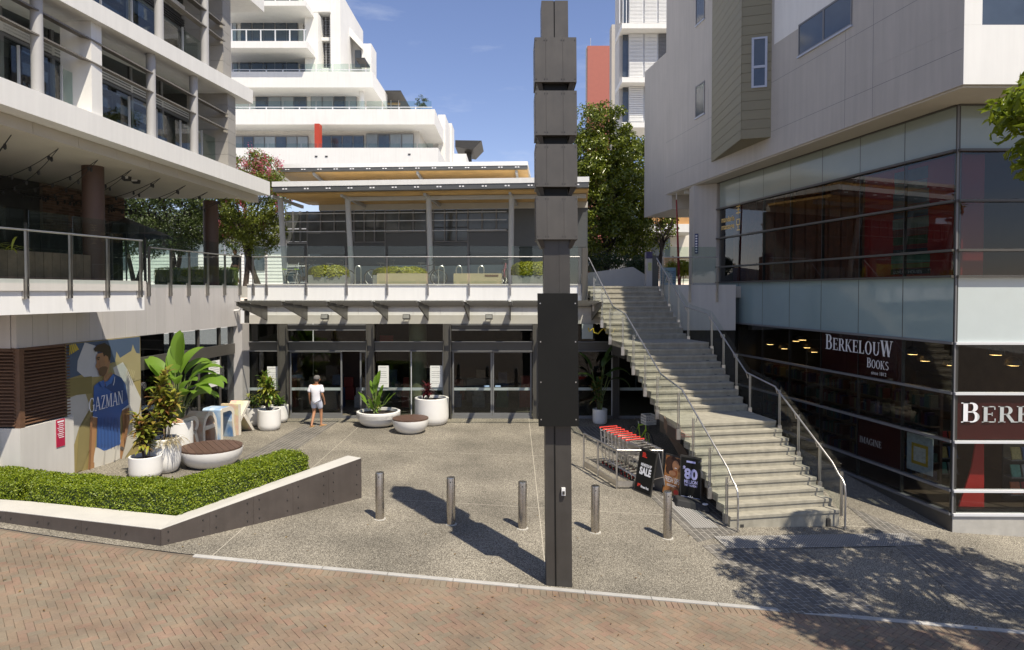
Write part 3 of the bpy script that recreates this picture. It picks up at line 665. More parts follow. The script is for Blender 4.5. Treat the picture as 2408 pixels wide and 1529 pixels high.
UX, UY = -12.75, 22.6
t = thing('market_umbrella', 'dark market umbrella on the terrace behind the glass railing', 'umbrella', (UX, UY, DZ))
part('pole', M['steel_dark'], t, lambda m: m.tube([(UX, UY, DZ), (UX, UY, 7.05)], .025, 8)); part('base', M['concrete'], t, lambda m: m.lathe([(.3, 0), (.3, .06), (.05, .08)], (UX, UY, DZ), 18))
for k in range(8):
    a0, a1 = k * math.pi / 4, (k + 1) * math.pi / 4
    part('canopy_panel', M['dark'], t, lambda m: m.prism([(UX, UY, 7.1), (UX + 1.45 * math.cos(a0), UY + 1.45 * math.sin(a0), 6.5), (UX + 1.45 * math.cos(a1), UY + 1.45 * math.sin(a1), 6.5)], (0, 0, .012)))
# ================================================================== lettering
def text(name, txt, size, m, parent, org, ux, uy, width=None, align='LEFT', depth=.004, bold=0):
    cu = bpy.data.curves.new(name, 'FONT'); cu.body = txt; cu.size = size; cu.align_x = align; cu.offset = bold; cu.resolution_u = 3
    ob = bpy.data.objects.new(name, cu); COL.objects.link(ob); dg = bpy.context.evaluated_depsgraph_get(); dg.update()
    me = bpy.data.meshes.new_from_object(ob.evaluated_get(dg)); bpy.data.objects.remove(ob)
    ux = Vector(ux).normalized(); uy = Vector(uy).normalized(); un = ux.cross(uy); org = Vector(org) - ORG.get(parent.name, Vector())
    xs = [v.co.x for v in me.vertices]; k = width / (max(xs) - min(xs)) if width else 1; x0 = min(xs) if (width and align == 'LEFT') else 0
    for v in me.vertices: v.co = org + ux * ((v.co.x - x0) * k) + uy * v.co.y + un * depth
    return put(name, me, m, parent)
def serif(name, txt, h, m, parent, org, ux, uy, width, depth=.004, th=.15, caps=None):
    mb = MB(); cur = 0; T = th; N = .06
    ux = Vector(ux).normalized(); uy = Vector(uy).normalized(); un = ux.cross(uy); org = Vector(org)
    polys = []
    def rect(x0, x1, y0, y1): polys.append([(x0, y0), (x1, y0), (x1, y1), (x0, y1)])
    def sf(x, y, w=.2): rect(x - w / 2, x + w / 2, y - (.045 if y > .5 else 0), y + (0 if y > .5 else .045))
    def stem(x, y0=0, y1=1, w=None):
        w = w or T; rect(x - w / 2, x + w / 2, y0, y1)
        for y in (y0, y1):
            if y in (0, 1): sf(x, y, w + .16)
    def diag(xa, ya, xb, yb, w): polys.append([(xa - w / 2, ya), (xa + w / 2, ya), (xb + w / 2, yb), (xb - w / 2, yb)])
    def ring(cx, cy, rx, ry, a0, a1, wx, wy, n=14):
        for i in range(n):
            a = R(a0 + (a1 - a0) * i / n); b = R(a0 + (a1 - a0) * (i + 1) / n)
            polys.append([(cx + rx * math.cos(a), cy + ry * math.sin(a)), (cx + rx * math.cos(b), cy + ry * math.sin(b)), (cx + (rx - wx) * math.cos(b), cy + (ry - wy) * math.sin(b)), (cx + (rx - wx) * math.cos(a), cy + (ry - wy) * math.sin(a))])
    def glyph(c):
        if c == 'B': stem(.18); rect(.25, .4, .94, 1); rect(.25, .42, .5, .56); rect(.25, .42, 0, .06); ring(.4, .76, .24, .24, -90, 90, T, N); ring(.42, .28, .28, .28, -90, 90, T, N); return .78
        if c == 'E': stem(.18); rect(.25, .62, .94, 1); rect(.25, .5, .48, .54); rect(.25, .64, 0, .06); rect(.57, .62, .78, 1); rect(.59, .64, 0, .24); rect(.46, .5, .4, .62); return .74
        if c in 'RP': 
            stem(.18); rect(.25, .4, .94, 1); rect(.25, .42, .47, .53); ring(.4, .735, .26, .265, -90, 90, T, N)
            if c == 'R': diag(.42, .5, .68, .04, T); rect(.6, .86, 0, .05)
            return .84 if c == 'R' else .74
        if c == 'K': stem(.18); diag(.27, .46, .66, .98, N); diag(.36, .56, .7, .02, T); sf(.68, 1, .28); sf(.74, 0, .3); return .9
        if c == 'L': stem(.18); rect(.25, .62, 0, .06); rect(.57, .62, 0, .28); return .7
        if c == 'O': ring(.42, .5, .38, .52, 0, 360, T, N, 28); return .86
        if c == 'G': ring(.44, .5, .4, .52, 48, 312, T, N, 24); stem(.7, 0.06, .44); sf(.7, .44, .3); rect(.64, .68, .72, 1); return .88
        if c == 'U': rect(.12, .12 + T, .3, 1); sf(.2, 1, .32); rect(.66, .66 + N, .3, 1); sf(.69, 1, .26); ring(.42, .32, .3, .34, 180, 360, T * .8, N); return .88
        if c == 'W':
            diag(.12, 1, .34, 0, T); diag(.34, 0, .54, 1, N); diag(.54, 1, .76, 0, T); diag(.76, 0, .98, 1, N)
            sf(.12, 1, .3); sf(.52, 1, .3); sf(.98, 1, .26); return 1.1
        if c == 'A': diag(.1, 0, .4, 1, N); diag(.72, 0, .42, 1, T); rect(.22, .62, .3, .36); sf(.1, 0, .24); sf(.72, 0, .3); return .86
        if c == 'Z': rect(.08, .64, .94, 1); rect(.08, .66, 0, .06); diag(.14, .02, .58, .98, T); rect(.08, .12, .76, 1); rect(.62, .66, 0, .24); return .74
        if c == 'M': stem(.14, w=N); diag(.16, 1, .46, .04, T); diag(.46, .04, .78, 1, N); stem(.84, w=T); return 1.02
        if c == 'N': stem(.14, w=N); diag(.18, 1, .68, .02, T); stem(.7, w=N); return .86
        if c == 'S': ring(.34, .75, .26, .25, 30, 270, T * .8, N); ring(.34, .26, .28, .27, -150, 90, T * .8, N); return .68
        if c == 'I': stem(.18); return .38
        return .35
    out = []
    for i, c in enumerate(txt):
        k = caps[i] if caps else 1; n0 = len(polys); adv = glyph(c)
        for q in polys[n0:]: out.append([(cur + x * k, y * k) for x, y in q])
        cur += adv * k
    sc = width / cur
    for q in out: mb.prism([org + ux * (x * sc) + uy * (y * h) + un * .0005 for x, y in q], un * depth)
    return mb.build(name, m, parent)
bz = LW.hit(222, 925, .09)
gs0, gz = LW.hit(209, 963, BBLAY + .004); gs1, gz1 = LW.hit(290, 957, BBLAY + .004)
serif('printed_lettering', 'GAZMAN', .34, M['lettering'], BB, LW.pt(gs0, BBLAY + .003, 1.70), tuple(LW.d.to_3d() + Vector((0, 0, .02))), (0, 0, 1), gs1 - gs0, .001, th=.13)
# ================================================================== upper deck
DECK = struct(MB().slab([(-40, 16.94), (-10.6, 16.94), (-9.87, 24.63), (-9.6, 24.95), (2.75, 24.96), (5.42, 25.26), (9.0, 25.3), (9.0, 70), (-40, 70)], 4.45, DZ).build('upper_deck', M['concrete']), 'upper terrace deck above the shops')
# ================================================================== shop front under the deck
CS = thing('shop_building', 'glass fronted shops below the terrace with steel canopy', 'building', (-3, 25, 0))
FWl = Wall((-9.63, 25.0), (6.0, 25.0), 1)                     # faces the camera
def sx(x): return FWl.hit(x, 850)[0]
part('fascia', M['white2'], CS, lambda m: m.wbox(FWl, -.02, sx(1380), .0, .1, 4.22, 4.90))
part('fascia_cap', M['lgrey'], CS, lambda m: m.wbox(FWl, -.02, sx(1380), .002, .14, 4.905, 4.95))
part('wall_band', M['lgrey'], CS, lambda m: m.wbox(FWl, 0, sx(1500), -.25, -.06, 3.50, 4.22))
part('wall_band_panel', M['cap'], CS, lambda m: m.wbox(FWl, 0, sx(1500), -.055, .0, 3.49, 3.80))
for i in range(12):
    part('band_panel', M['white2'], CS, lambda m: m.wbox(FWl, i * 1.0 + .004, i * 1.0 + .996, -.058, -.03, 3.805, 4.21))
part('end_post', M['steel_dark'], CS, lambda m: m.wbox(FWl, sx(1366), sx(1379), .11, .3, 4.28, 6.25))
# canopy: tapered brackets, purlins and glass
bx = [628.6, 722.6, 816.6, 911.6, 1007, 1103, 1199.5, 1295, 1391]
CT = 2.75
for x in bx:
    s = sx(x); P = lambda o, z, dx: FWl.pt(s + dx, o, z)
    part('canopy_bracket', M['steel_dark'], CS, lambda m: m.hexa([P(.0, 3.62, -.02), P(.0, 3.62, .02), P(CT, 4.22, .02), P(CT, 4.22, -.02), P(0, 4.13, -.02), P(0, 4.13, .02), P(CT, 4.33, .02), P(CT, 4.33, -.02)]))
    part('bracket_flange', M['steel_dark'], CS, lambda m: m.hexa([P(.02, 4.132, -.06), P(.02, 4.132, .06), P(CT, 4.332, .06), P(CT, 4.332, -.06), P(.02, 4.147, -.06), P(.02, 4.147, .06), P(CT, 4.347, .06), P(CT, 4.347, -.06)]))
ss = [sx(x) for x in bx]
for a, b in zip(ss, ss[1:]):
    for o in (.75, 1.7, 2.6):
        zc = 4.155 + .2 * o / CT; part('purlin', M['steel_dark'], CS, lambda m: m.wbox(FWl, a + .07, b - .07, o - .03, o + .03, zc - .05, zc + .02))
    P = lambda t, o: FWl.pt(t, o, 4.185 + .2 * o / CT)
    part('canopy_pane', M['g_canopy'], CS, lambda m: m.prism([P(a + .02, .1), P(b - .02, .1), P(b - .02, CT + .05), P(a + .02, CT + .05)], (0, 0, .012)))
    part('gutter', M['steel_dark'], CS, lambda m: m.wbox(FWl, a + .03, b - .03, .005, .06, 4.12, 4.17))
# posts, beams and glazing
cols = [(655, 678), (862, 880), (1042, 1061), (1252, 1268), (1440, 1455)]
for a, b in cols:
    a, b = sx(a), sx(b)
    part('steel_column', M['steel_dark'], CS, lambda m: (m.wbox(FWl, a, a + .03, -.1, .12, -.02, 3.485), m.wbox(FWl, b - .03, b, -.1, .12, -.02, 3.485), m.wbox(FWl, a + .03, b - .03, -.02, .02, -.02, 3.485)))
bays = [(583, 655), (678, 862), (880, 1042), (1061, 1252), (1268, 1440), (1455, 1560)]
for i, (a, b) in enumerate(bays):
    a, b = sx(a) + .01, sx(b) - .01
    for z0, z1 in (((3.25, 3.47), (2.48, 2.84)) if i % 2 else ((2.48, 2.84),)):
        part('beam', M['steel_dark'], CS, lambda m: m.wbox(FWl, a, b, -.03, .02, z0 + .03, z1 - .03))
        part('beam_flange', M['frame'], CS, lambda m: m.wbox(FWl, a, b, -.08, .1, z0, z0 + .028)); part('beam_flange', M['frame'], CS, lambda m: m.wbox(FWl, a, b, -.08, .1, z1 - .028, z1))
    part('top_pane', M['g_shop'], CS, lambda m: m.wbox(FWl, a, b, -.09, -.078, 2.86, 3.24 if i % 2 else 3.48))
    part('floor_rail', M['frame'], CS, lambda m: m.wbox(FWl, a, b, -.11, -.03, -.02, .10))
def leaf(a, b, hnd, off=-.09):
    t = part('door', M['frame'], CS, lambda m: (m.wbox(FWl, a, a + .055, off - .02, off + .03, .105, 2.47), m.wbox(FWl, b - .055, b, off - .02, off + .03, .105, 2.47), m.wbox(FWl, a + .055, b - .055, off - .02, off + .03, .105, .2), m.wbox(FWl, a + .055, b - .055, off - .02, off + .03, 2.42, 2.47)))
    part('pane', M['g_shop'], t, lambda m: m.wbox(FWl, a + .055, b - .055, off, off + .012, .2, 2.42))
    part('marking_band', M['palefrost'], t, lambda m: m.wbox(FWl, a + .056, b - .056, off + .013, off + .016, 1.03, 1.135))
    if hnd: part('sticker', mat('door_sticker', (.35, .5, .7), .5), t, lambda m: m.wbox(FWl, (b - .3) if hnd > 0 else a + .1, (b - .1) if hnd > 0 else a + .3, off + .013, off + .016, 1.155, 1.215))
leaf(sx(680), sx(803), 0); leaf(sx(845), sx(861), 0)
leaf(sx(1063), sx(1156.5), 1); leaf(sx(1157.5), sx(1250), -1)
for a, b in ((583, 653), (882, 965), (967, 1040), (1270, 1350), (1352, 1438), (1457, 1560)):
    a, b = sx(a), sx(b)
    part('fixed_pane', M['g_shop'], CS, lambda m: m.wbox(FWl, a, b, -.09, -.078, .105, 2.47))
    part('marking_band', M['palefrost'], CS, lambda m: m.wbox(FWl, a + .01, b - .01, -.075, -.072, 1.03, 1.135))
    part('glazing_bar', M['wframe'], CS, lambda m: m.wbox(FWl, b, b + .03, -.11, -.05, .105, 2.47))
for x in (703, 922, 1107, 1206):
    text('sign_lettering', 'REVELOP', .09, M['ink'], CS, FWl.pt(sx(x) - .17, -.05, 1.052), (1, 0, 0), (0, 0, 1), width=.36, depth=.003, bold=.004)
# interior
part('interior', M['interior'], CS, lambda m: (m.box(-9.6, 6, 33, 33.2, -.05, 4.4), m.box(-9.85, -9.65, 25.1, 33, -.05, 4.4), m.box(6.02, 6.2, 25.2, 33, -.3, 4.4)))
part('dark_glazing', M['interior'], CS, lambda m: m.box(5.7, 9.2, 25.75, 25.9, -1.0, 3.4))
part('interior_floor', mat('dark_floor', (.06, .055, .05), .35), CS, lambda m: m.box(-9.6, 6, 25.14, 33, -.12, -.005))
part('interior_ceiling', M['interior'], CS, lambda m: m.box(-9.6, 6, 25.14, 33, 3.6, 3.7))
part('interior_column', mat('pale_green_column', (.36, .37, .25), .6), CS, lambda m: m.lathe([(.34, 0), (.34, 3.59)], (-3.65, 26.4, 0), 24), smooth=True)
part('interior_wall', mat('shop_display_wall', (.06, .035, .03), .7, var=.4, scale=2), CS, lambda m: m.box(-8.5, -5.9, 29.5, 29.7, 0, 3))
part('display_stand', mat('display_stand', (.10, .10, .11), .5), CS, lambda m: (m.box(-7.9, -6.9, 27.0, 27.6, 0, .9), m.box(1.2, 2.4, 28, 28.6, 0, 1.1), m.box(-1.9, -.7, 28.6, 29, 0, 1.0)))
dl = emit('added_downlight', (1, .9, .75), 6)  # glowing ceiling discs added to enliven the dark shop interior
for k, (x, y) in enumerate(((-8.6, 27), (-7.2, 28.6), (-5.2, 27.4), (-2.6, 28.2), (-.8, 27), (1.4, 28), (3.4, 27.2))):
    part('added_downlight', dl, CS, lambda m: m.lathe([(.09, 0), (.09, .02)], (x, y, 3.57), 12))
goods = [mat('goods', c, .6, var=.3, scale=9) for c in ((.3, .05, .04), (.25, .22, .16), (.06, .1, .2), (.3, .28, .26), (.08, .14, .07))]
for k in range(26):
    x = -9.2 + (k % 13) * .95; y = 27.4 + (k // 13) * 1.9; hh = .5 + .9 * random.random()
    part('display_goods', goods[k % 5], CS, lambda m: (m.box(x, x + .5, y, y + .35, 0, hh * .6), m.box(x + .06, x + .44, y + .05, y + .3, hh * .6 + .002, hh)))
part('red_sign', mat('red_shop_sign', (.5, .03, .03), .5), CS, lambda m: m.box(-5.9, -5.3, 30.4, 30.45, 2.0, 2.7))
# pale wall and dark glazing under the stair head
part('pale_panel', M['palefrost'], CS, lambda m: m.box(2.55, 2.95, 24.86, 24.9, 2.95, 3.49))
# paper notices on the glass
def notice(x0, x1, y0, y1, label, w=FWl, off=-.05):
    a, z1 = w.hit(x0, y0, off); b, z0 = w.hit(x1, y1, off)
    t = thing('paper_notice', label, 'notice', w.pt(a, off, z0))
    part('sheet', M['paper'], t, lambda m: m.wbox(w, a, b, off, off + .004, z0, z1))
    for k in range(9):
        if k in (1, 6): continue
        zz = z1 - (z1 - z0) * (.1 + k * .09); e = random.uniform(.1, .3) * (b - a)
        part('print_line', M['ink'], t, lambda m: m.wbox(w, a + .12 * (b - a), b - e, off + .0042, off + .005, zz, zz + .012))
notice(628, 657, 862, 916, 'white paper notice on the glass left of the open door')
notice(889, 914, 860, 911, 'white paper notice on the glass behind the tall bird of paradise plant')
notice(1011, 1040, 860, 911, 'white paper notice on the glass behind the red leaved plant')
notice(490, 519, 851, 905, 'white paper notice on the shaded left wall glazing', LW, -.1)
# small floodlights under the canopy
for x, nm in ((768, 'left'), (958, 'middle'), (1150, 'right')):
    s = sx(x); p = FWl.pt(s, .16, 3.72)
    t = thing('floodlight', f'small black floodlight under the canopy, {nm} one of three', 'floodlight', p)
    part('bracket', M['steel_worn'], t, lambda m: (m.box(p[0] - .1, p[0] - .085, p[1], p[1] + .16, p[2] - .02, p[2] + .02), m.box(p[0] + .085, p[0] + .1, p[1], p[1] + .16, p[2] - .02, p[2] + .02)))
    part('housing', M['dark'], t, lambda m: m.hexa([(p[0] - .13, p[1] - .16, p[2] - .03), (p[0] + .13, p[1] - .16, p[2] - .03), (p[0] + .13, p[1] + .02, p[2] - .07), (p[0] - .13, p[1] + .02, p[2] - .07), (p[0] - .13, p[1] - .1, p[2] + .13), (p[0] + .13, p[1] - .1, p[2] + .13), (p[0] + .13, p[1] + .06, p[2] + .08), (p[0] - .13, p[1] + .06, p[2] + .08)]))
    part('lens', M['greybox'], t, lambda m: m.hexa([(p[0] - .11, p[1] - .164, p[2] - .015), (p[0] + .11, p[1] - .164, p[2] - .015), (p[0] + .11, p[1] - .155, p[2] - .015), (p[0] - .11, p[1] - .155, p[2] - .015), (p[0] - .11, p[1] - .118, p[2] + .115), (p[0] + .11, p[1] - .118, p[2] + .115), (p[0] + .11, p[1] - .109, p[2] + .115), (p[0] - .11, p[1] - .109, p[2] + .115)]))
# security camera on the corner
s, zc = LW.hit(560, 732, .4); p = Vector(LW.pt(LW.atY(24.1), .0, zc))
t = thing('security_camera', 'white security camera on the grey corner under the terrace', 'camera', tuple(p))
part('arm', M['white2'], t, lambda m: m.tube([p, p + Vector((.18, 0, .02)), p + Vector((.26, -.03, .09))], .035, 8), smooth=True)
part('housing', M['white2'], t, lambda m: m.tube([p + Vector((.16, .1, .26)), p + Vector((.4, -.12, .06))], .075, 10), smooth=True)
part('lens', M['black'], t, lambda m: m.tube([p + Vector((.395, -.115, .065)), p + Vector((.41, -.13, .055))], .05, 10))
# railing along the terrace front
ts = [FWl.hit(x, 665, .12)[0] for x in (596, 627, 720, 815, 910, 1005.5, 1102, 1199, 1295, 1362)]
railing('long glass railing along the terrace above the canopy', FWl, ts, 4.54, 5.95, 4.98, 6.32, 5.93, .15)
# ================================================================== pavilion on the terrace
PV = thing('pavilion', 'low pavilion with plywood soffits and dark window wall on the terrace', 'building', (-3, 29, DZ))
PW = Wall((-9.6, 27.4), (2.95, 26.2), 1)                      # roof edge line
def pb(name, m_, t0, t1, o0, o1, z0, z1, par=PV): return part(name, m_, par, lambda m: m.wbox(PW, t0, t1, o0, o1, z0, z1))
L = PW.L
r1 = pb('roof', M['white2'], 0, L, -7, .0, 8.86, 9.06)
pb('roof_gutter', M['gutter'], .02, L - .02, -.35, -.02, 8.66, 8.857)
sp = pb('soffit', M['ply'], .02, L - .02, -3.75, -.352, 8.60, 8.70)
for i in range(14):
    s = .5 + i * (L - 1) / 13
    for k in (-.07, .05): part('gutter_clip', M['lettering'], PV, lambda m: m.wbox(PW, s + k, s + k + .075, -.018, -.006, 8.74, 8.79))
P2 = Wall((-10.75, 31.2), (.7, 30.5), 1)
part('upper_roof', M['white2'], PV, lambda m: m.wbox(P2, 0, P2.L, -7, 0, 10.28, 10.46))
part('roof_gutter', M['gutter'], PV, lambda m: m.wbox(P2, .02, P2.L - .02, -.3, -.02, 10.14, 10.277))
part('soffit', M['ply'], PV, lambda m: m.hexa([P2.pt(.02, -3.6, 9.75), P2.pt(P2.L - .02, -3.6, 9.75), P2.pt(P2.L - .02, -.31, 10.12), P2.pt(.02, -.31, 10.12), P2.pt(.02, -3.6, 9.85), P2.pt(P2.L - .02, -3.6, 9.85), P2.pt(P2.L - .02, -.31, 10.2), P2.pt(.02, -.31, 10.2)]))
for i in range(15):
    s = .5 + i * (P2.L - 1) / 14
    for k in (-.07, .05): part('gutter_clip', M['lettering'], PV, lambda m: m.wbox(P2, s + k, s + k + .075, -.018, -.006, 10.19, 10.23))
for s in (1.6, 6.4, 10.9):
    part('rafter', M['pipe'], PV, lambda m: m.hexa([P2.pt(s, -3.4, 9.6), P2.pt(s + .1, -3.4, 9.6), P2.pt(s + .1, -.3, 10.0), P2.pt(s, -.3, 10.0), P2.pt(s, -3.4, 9.74), P2.pt(s + .1, -3.4, 9.74), P2.pt(s + .1, -.3, 10.115), P2.pt(s, -.3, 10.115)]))
part('clerestory', M['pavpanel'], PV, lambda m: m.wbox(P2, .3, P2.L - .3, -3.9, -3.65, 9.07, 10.2))
WO = -3.75                                                    # window wall behind the columns
pb('head_band', M['cap'], .5, L, WO - .1, WO + .06, 8.33, 8.595)
pb('wall_core', M['pavpanel'], .5, L, WO - .3, WO - .12, DZ, 8.33)
colx = [(660, 672), (818, 828), (1008, 1013), (1203, 1200)]
cs = []
for xt, xb in colx:
    st = PW.hit(xt, 500, -1.3)[0]; sb_ = PW.hit(xb, 640, -2.1)[0]; cs.append(sb_)
    a, b = PW.pt(sb_, -2.1, DZ), PW.pt(st, -1.25, 8.61)
    part('raking_column', M['pipe'], PV, lambda m: m.tube([a, b], .115, 16), smooth=True)
    s2 = st; part('strut', M['pipe'], PV, lambda m: m.hexa([PW.pt(s2 - .05, -3.6, 8.42), PW.pt(s2 + .05, -3.6, 8.42), PW.pt(s2 + .05, -.5, 8.5), PW.pt(s2 - .05, -.5, 8.5), PW.pt(s2 - .05, -3.6, 8.56), PW.pt(s2 + .05, -3.6, 8.56), PW.pt(s2 + .05, -.5, 8.597), PW.pt(s2 - .05, -.5, 8.597)]))
pb('edge_beam', M['pipe'], 2.6, L - .1, -1.35, -1.2, 8.42, 8.58)
for a, b in zip(cs, cs[1:]):
    for z in (7.95, 7.62, 7.2): part('shade_rail', M['pipe'], PV, lambda m: m.tube([PW.pt(a + .12, -1.6, z), PW.pt(b - .12, -1.6, z)], .02, 6))
bayx = [(672, 722, 818), (832, 905, 1005), (1018, 1100, 1200)]
for xa, xm, xb in bayx:
    sa, sm, sb_ = [PW.hit(x, 560, WO)[0] for x in (xa, xm, xb)]
    zd = 6.92 if xa < 1 else 6.92
    n1 = 3; n2 = 3
    for k in range(n1):
        a = sa + (sm - sa) * k / n1; b = sa + (sm - sa) * (k + 1) / n1
        for z0, z1 in ((7.55, 8.3), (6.95, 7.5)):
            part('window_pane', M['pavglass'], PV, lambda m: m.wbox(PW, a + .04, b - .04, WO - .05, WO - .03, z0, z1))
        part('mullion', M['frame'], PV, lambda m: m.wbox(PW, a - .03, a + .03, WO - .11, WO + .02, 6.93, 8.32))
    for k in range(n2):
        a = sm + (sb_ - sm) * k / n2; b = sm + (sb_ - sm) * (k + 1) / n2
        part('window_pane', M['pavglass'], PV, lambda m: m.wbox(PW, a + .04, b - .04, WO - .05, WO - .03, 7.4, 8.3))
        part('mullion', M['frame'], PV, lambda m: m.wbox(PW, a - .03, a + .03, WO - .11, WO + .02, 7.37, 8.32))
    part('transom', M['frame'], PV, lambda m: (m.wbox(PW, sa, sm - .04, WO - .1, WO + .025, 6.87, 6.925), m.wbox(PW, sm + .04, sb_, WO - .1, WO + .025, 7.31, 7.365)))
    part('wall_panel', M['pavpanel'], PV, lambda m: m.wbox(PW, sa + .02, sm - .03, WO - .11, WO - .02, 5.85, 6.86)); part('wall_panel', M['pavpanel'], PV, lambda m: m.wbox(PW, sm + .03, sb_ - .02, WO - .11, WO - .02, 6.35, 7.3))
    part('wall_panel', M['pavpanel'], PV, lambda m: m.wbox(PW, sm + .03, sb_ - .02, WO - .11, WO - .02, 5.9, 6.3))
    part('mullion', M['frame'], PV, lambda m: m.wbox(PW, sm - .028, sm + .028, WO - .11, WO + .0, 5.0, 7.36)); part('mullion', M['frame'], PV, lambda m: m.wbox(PW, sb_ - .02, sb_ + .04, WO - .11, WO + .0, 5.0, 8.32))
    part('frosted_pane', M['palefrost'], PV, lambda m: m.wbox(PW, sa + .02, sm - .03, WO - .1, WO - .05, 5.1, 5.82)); part('frosted_pane', M['palefrost'], PV, lambda m: m.wbox(PW, sm + .03, sb_ - .02, WO - .1, WO - .05, 5.1, 5.86))
    part('sill', M['cap'], PV, lambda m: m.wbox(PW, sa, sb_, WO - .1, WO + .06, 5.0, 5.08))
pb('end_panel', M['pavpanel'], PW.hit(1206, 560, WO)[0], L - .05, WO - .11, WO - .02, 6.62, 8.32); pb('end_panel', M['pavpanel'], PW.hit(1206, 560, WO)[0], L - .05, WO - .11, WO - .025, DZ, 6.6)
# ================================================================== white apartment block behind
AB = thing('apartment_building', 'white stepped apartment block with long balconies behind the pavilion', 'building', (-20, 62, 0))
def px(name, m_, x0, x1, y0, y1, Y0, Y1, par=AB, mb=None):
    a = aty(x0, y0, Y0); b = aty(x1, y1, Y0)
    f = lambda m: m.box(a[0], b[0], Y0, Y1, b[2], a[2])
    return part(name, m_, par, f)
W2 = M['white']
px('balcony_band', W2, 500, 1030, 348, 405, 57, 66); px('balcony_band', W2, 500, 1022, 257, 293, 58.5, 68); px('balcony_band', W2, 500, 876, 169, 206, 60, 67)
px('balcony_slab', W2, 500, 722, 97, 113, 59, 70); px('balcony_slab', W2, 500, 718, 2, 14, 59, 70)
px('wall', M['lgrey'], 500, 985, 291, 350, 61, 82); px('wall', W2, 500, 845, 204, 258, 63, 82); px('wall', W2, 500, 705, 110, 172, 63, 80); px('wall', W2, 500, 712, -20, 98, 63, 80)
px('side_wing', W2, 1030, 1047, 270, 405, 66, 71); px('side_wing', W2, 1044, 1062, 290, 420, 71, 74)
px('balcony_band', W2, 1058, 1096, 362, 420, 73, 78)
px('stair_wall', W2, 716, 748, 30, 180, 61.5, 66); px('stair_wall', W2, 776, 801, -20, 180, 62.5, 72)
px('stair_wall', W2, 716, 776, -20, 28, 62.2, 66)
a = px('louvre_window', M['greybox'], 750, 775, 28, 178, 63.5, 63.8)
for k in range(24):
    yy = 30 + k * 6; px('louvre_slat', M['frame'], 750, 775, yy, yy + 2.4, 63.3, 63.49)
for xx in (749, 757.5, 766, 775): px('louvre_mullion', M['wframe'], xx - .8, xx + .8, 28, 178, 63.15, 63.29)
px('floor_edge', W2, 748, 790, 88, 96, 62.8, 66); px('floor_edge', W2, 748, 790, 160, 172, 62.8, 66)
pts = [aty(x, y, 66) for x, y in ((800, 40), (852, 100), (852, 116), (800, 62))]
part('sloping_roof', W2, AB, lambda m: m.prism(pts, (0, 2, 0)))
pts = [aty(x, y, 67) for x, y in ((800, 62), (850, 118), (850, 180), (800, 180))]
part('wing_wall', M['lgrey'], AB, lambda m: m.prism(pts, (0, 2, 0)))
px('wing_block', W2, 850, 873, 103, 172, 66.5, 69)
px('window_pane', M['windowdark'], 806, 816, 78, 160, 66.7, 66.9); px('window_pane', M['windowdark'], 834, 848, 118, 158, 66.7, 66.9)
px('awning', M['dark'], 836, 857, 136, 140, 64, 66.4)
# windows
def win(x0, x1, y0, y1, n, Y, md='curtain'):
    px('window_surround', M['frame'], x0, x1, y0, y1, Y, Y + .3)
    for i in range(n):
        a = x0 + (x1 - x0) * i / n; b = x0 + (x1 - x0) * (i + 1) / n
        mm = M['windowdark'] if (i * 7 + int(x0)) % 3 == 0 else M[md]
        w_ = px('window_pane', mm, a + 1.6, b - 1.0, y0 + 2.5, y1 - 1, Y - .06, Y - .01)
win(545, 724, 320, 352, 7, 60.8); win(753, 855, 318, 352, 4, 60.8, 'windowdark'); win(860, 972, 314, 351, 4, 60.8); win(600, 720, 226, 260, 4, 62.8); win(730, 838, 223, 260, 4, 62.8)
win(563, 700, 128, 172, 5, 62.8, 'windowdark'); win(545, 558, 142, 172, 1, 62.8); win(565, 700, 38, 98, 5, 62.8, 'windowdark'); win(545, 556, 50, 98, 1, 62.8); win(565, 700, -40, 2, 5, 62.8, 'windowdark')
px('red_fin', M['red'], 739, 751, 291, 354, 57.6, 58.4)
c = aty(851, 258, 61.2); d = aty(851, 205, 61.2); part('round_column', W2, AB, lambda m: m.lathe([(.2, 0), (.2, d[2] - c[2])], c, 14), smooth=True)
def balrail(x0, x1, yt, yb, Y, step=39):
    a = aty(x0, yt, Y); b = aty(x1, yb, Y)
    part('balcony_rail', M['wframe'], AB, lambda m: m.box(a[0], b[0], Y - .03, Y + .03, a[2] - .05, a[2] + .01))
    x = x0
    while x < x1 - 1:
        c = aty(x, yt, Y)[0]; e = aty(min(x + step, x1), yt, Y)[0]
        part('balcony_post', M['wframe'], AB, lambda m: m.box(c - .045, c + .045, Y - .04, Y + .04, b[2], a[2]))
        part('balcony_pane', M['g_rail'], AB, lambda m: m.box(c + .06, e - .06, Y - .01, Y + .01, b[2] + .02, a[2] + (.5 if yt > 150 else -.06))); x += step
balrail(552, 1020, 352, 348.6, 57.3); balrail(548, 1016, 252, 257.5, 58.8); balrail(548, 872, 164, 169.5, 60.3); balrail(545, 720, 70, 97.5, 59.3, 34); balrail(545, 718, -24, 2.5, 59.3, 34)
px('pergola', M['dark'], 868, 942, 213, 216, 66, 76); px('pergola_screen', M['ply'], 872, 940, 222, 246, 69.8, 70); 
for xx in (870, 886, 902, 918, 936): px('pergola_post', M['wframe'], xx, xx + 1.6, 215, 258, 68.9, 69)
pts = [aty(x, y, 78) for x, y in ((1070, 330), (1132, 331), (1112, 352), (1070, 346))]
part('roof_canopy', M['dark'], AB, lambda m: m.prism(pts, (0, 6, 0))); px('canopy_post', M['dark'], 1092, 1108, 350, 400, 80, 81)
for x, y in ((743, 368), (767, 368), (962, 363)): px('vent', M['dark'], x - 3, x + 3, y - 1.5, y + 1.5, 56.96, 57.05)
for x, y in ((632, 324), (820, 317), (1000, 316), (683, 33), (893, 222)): pass

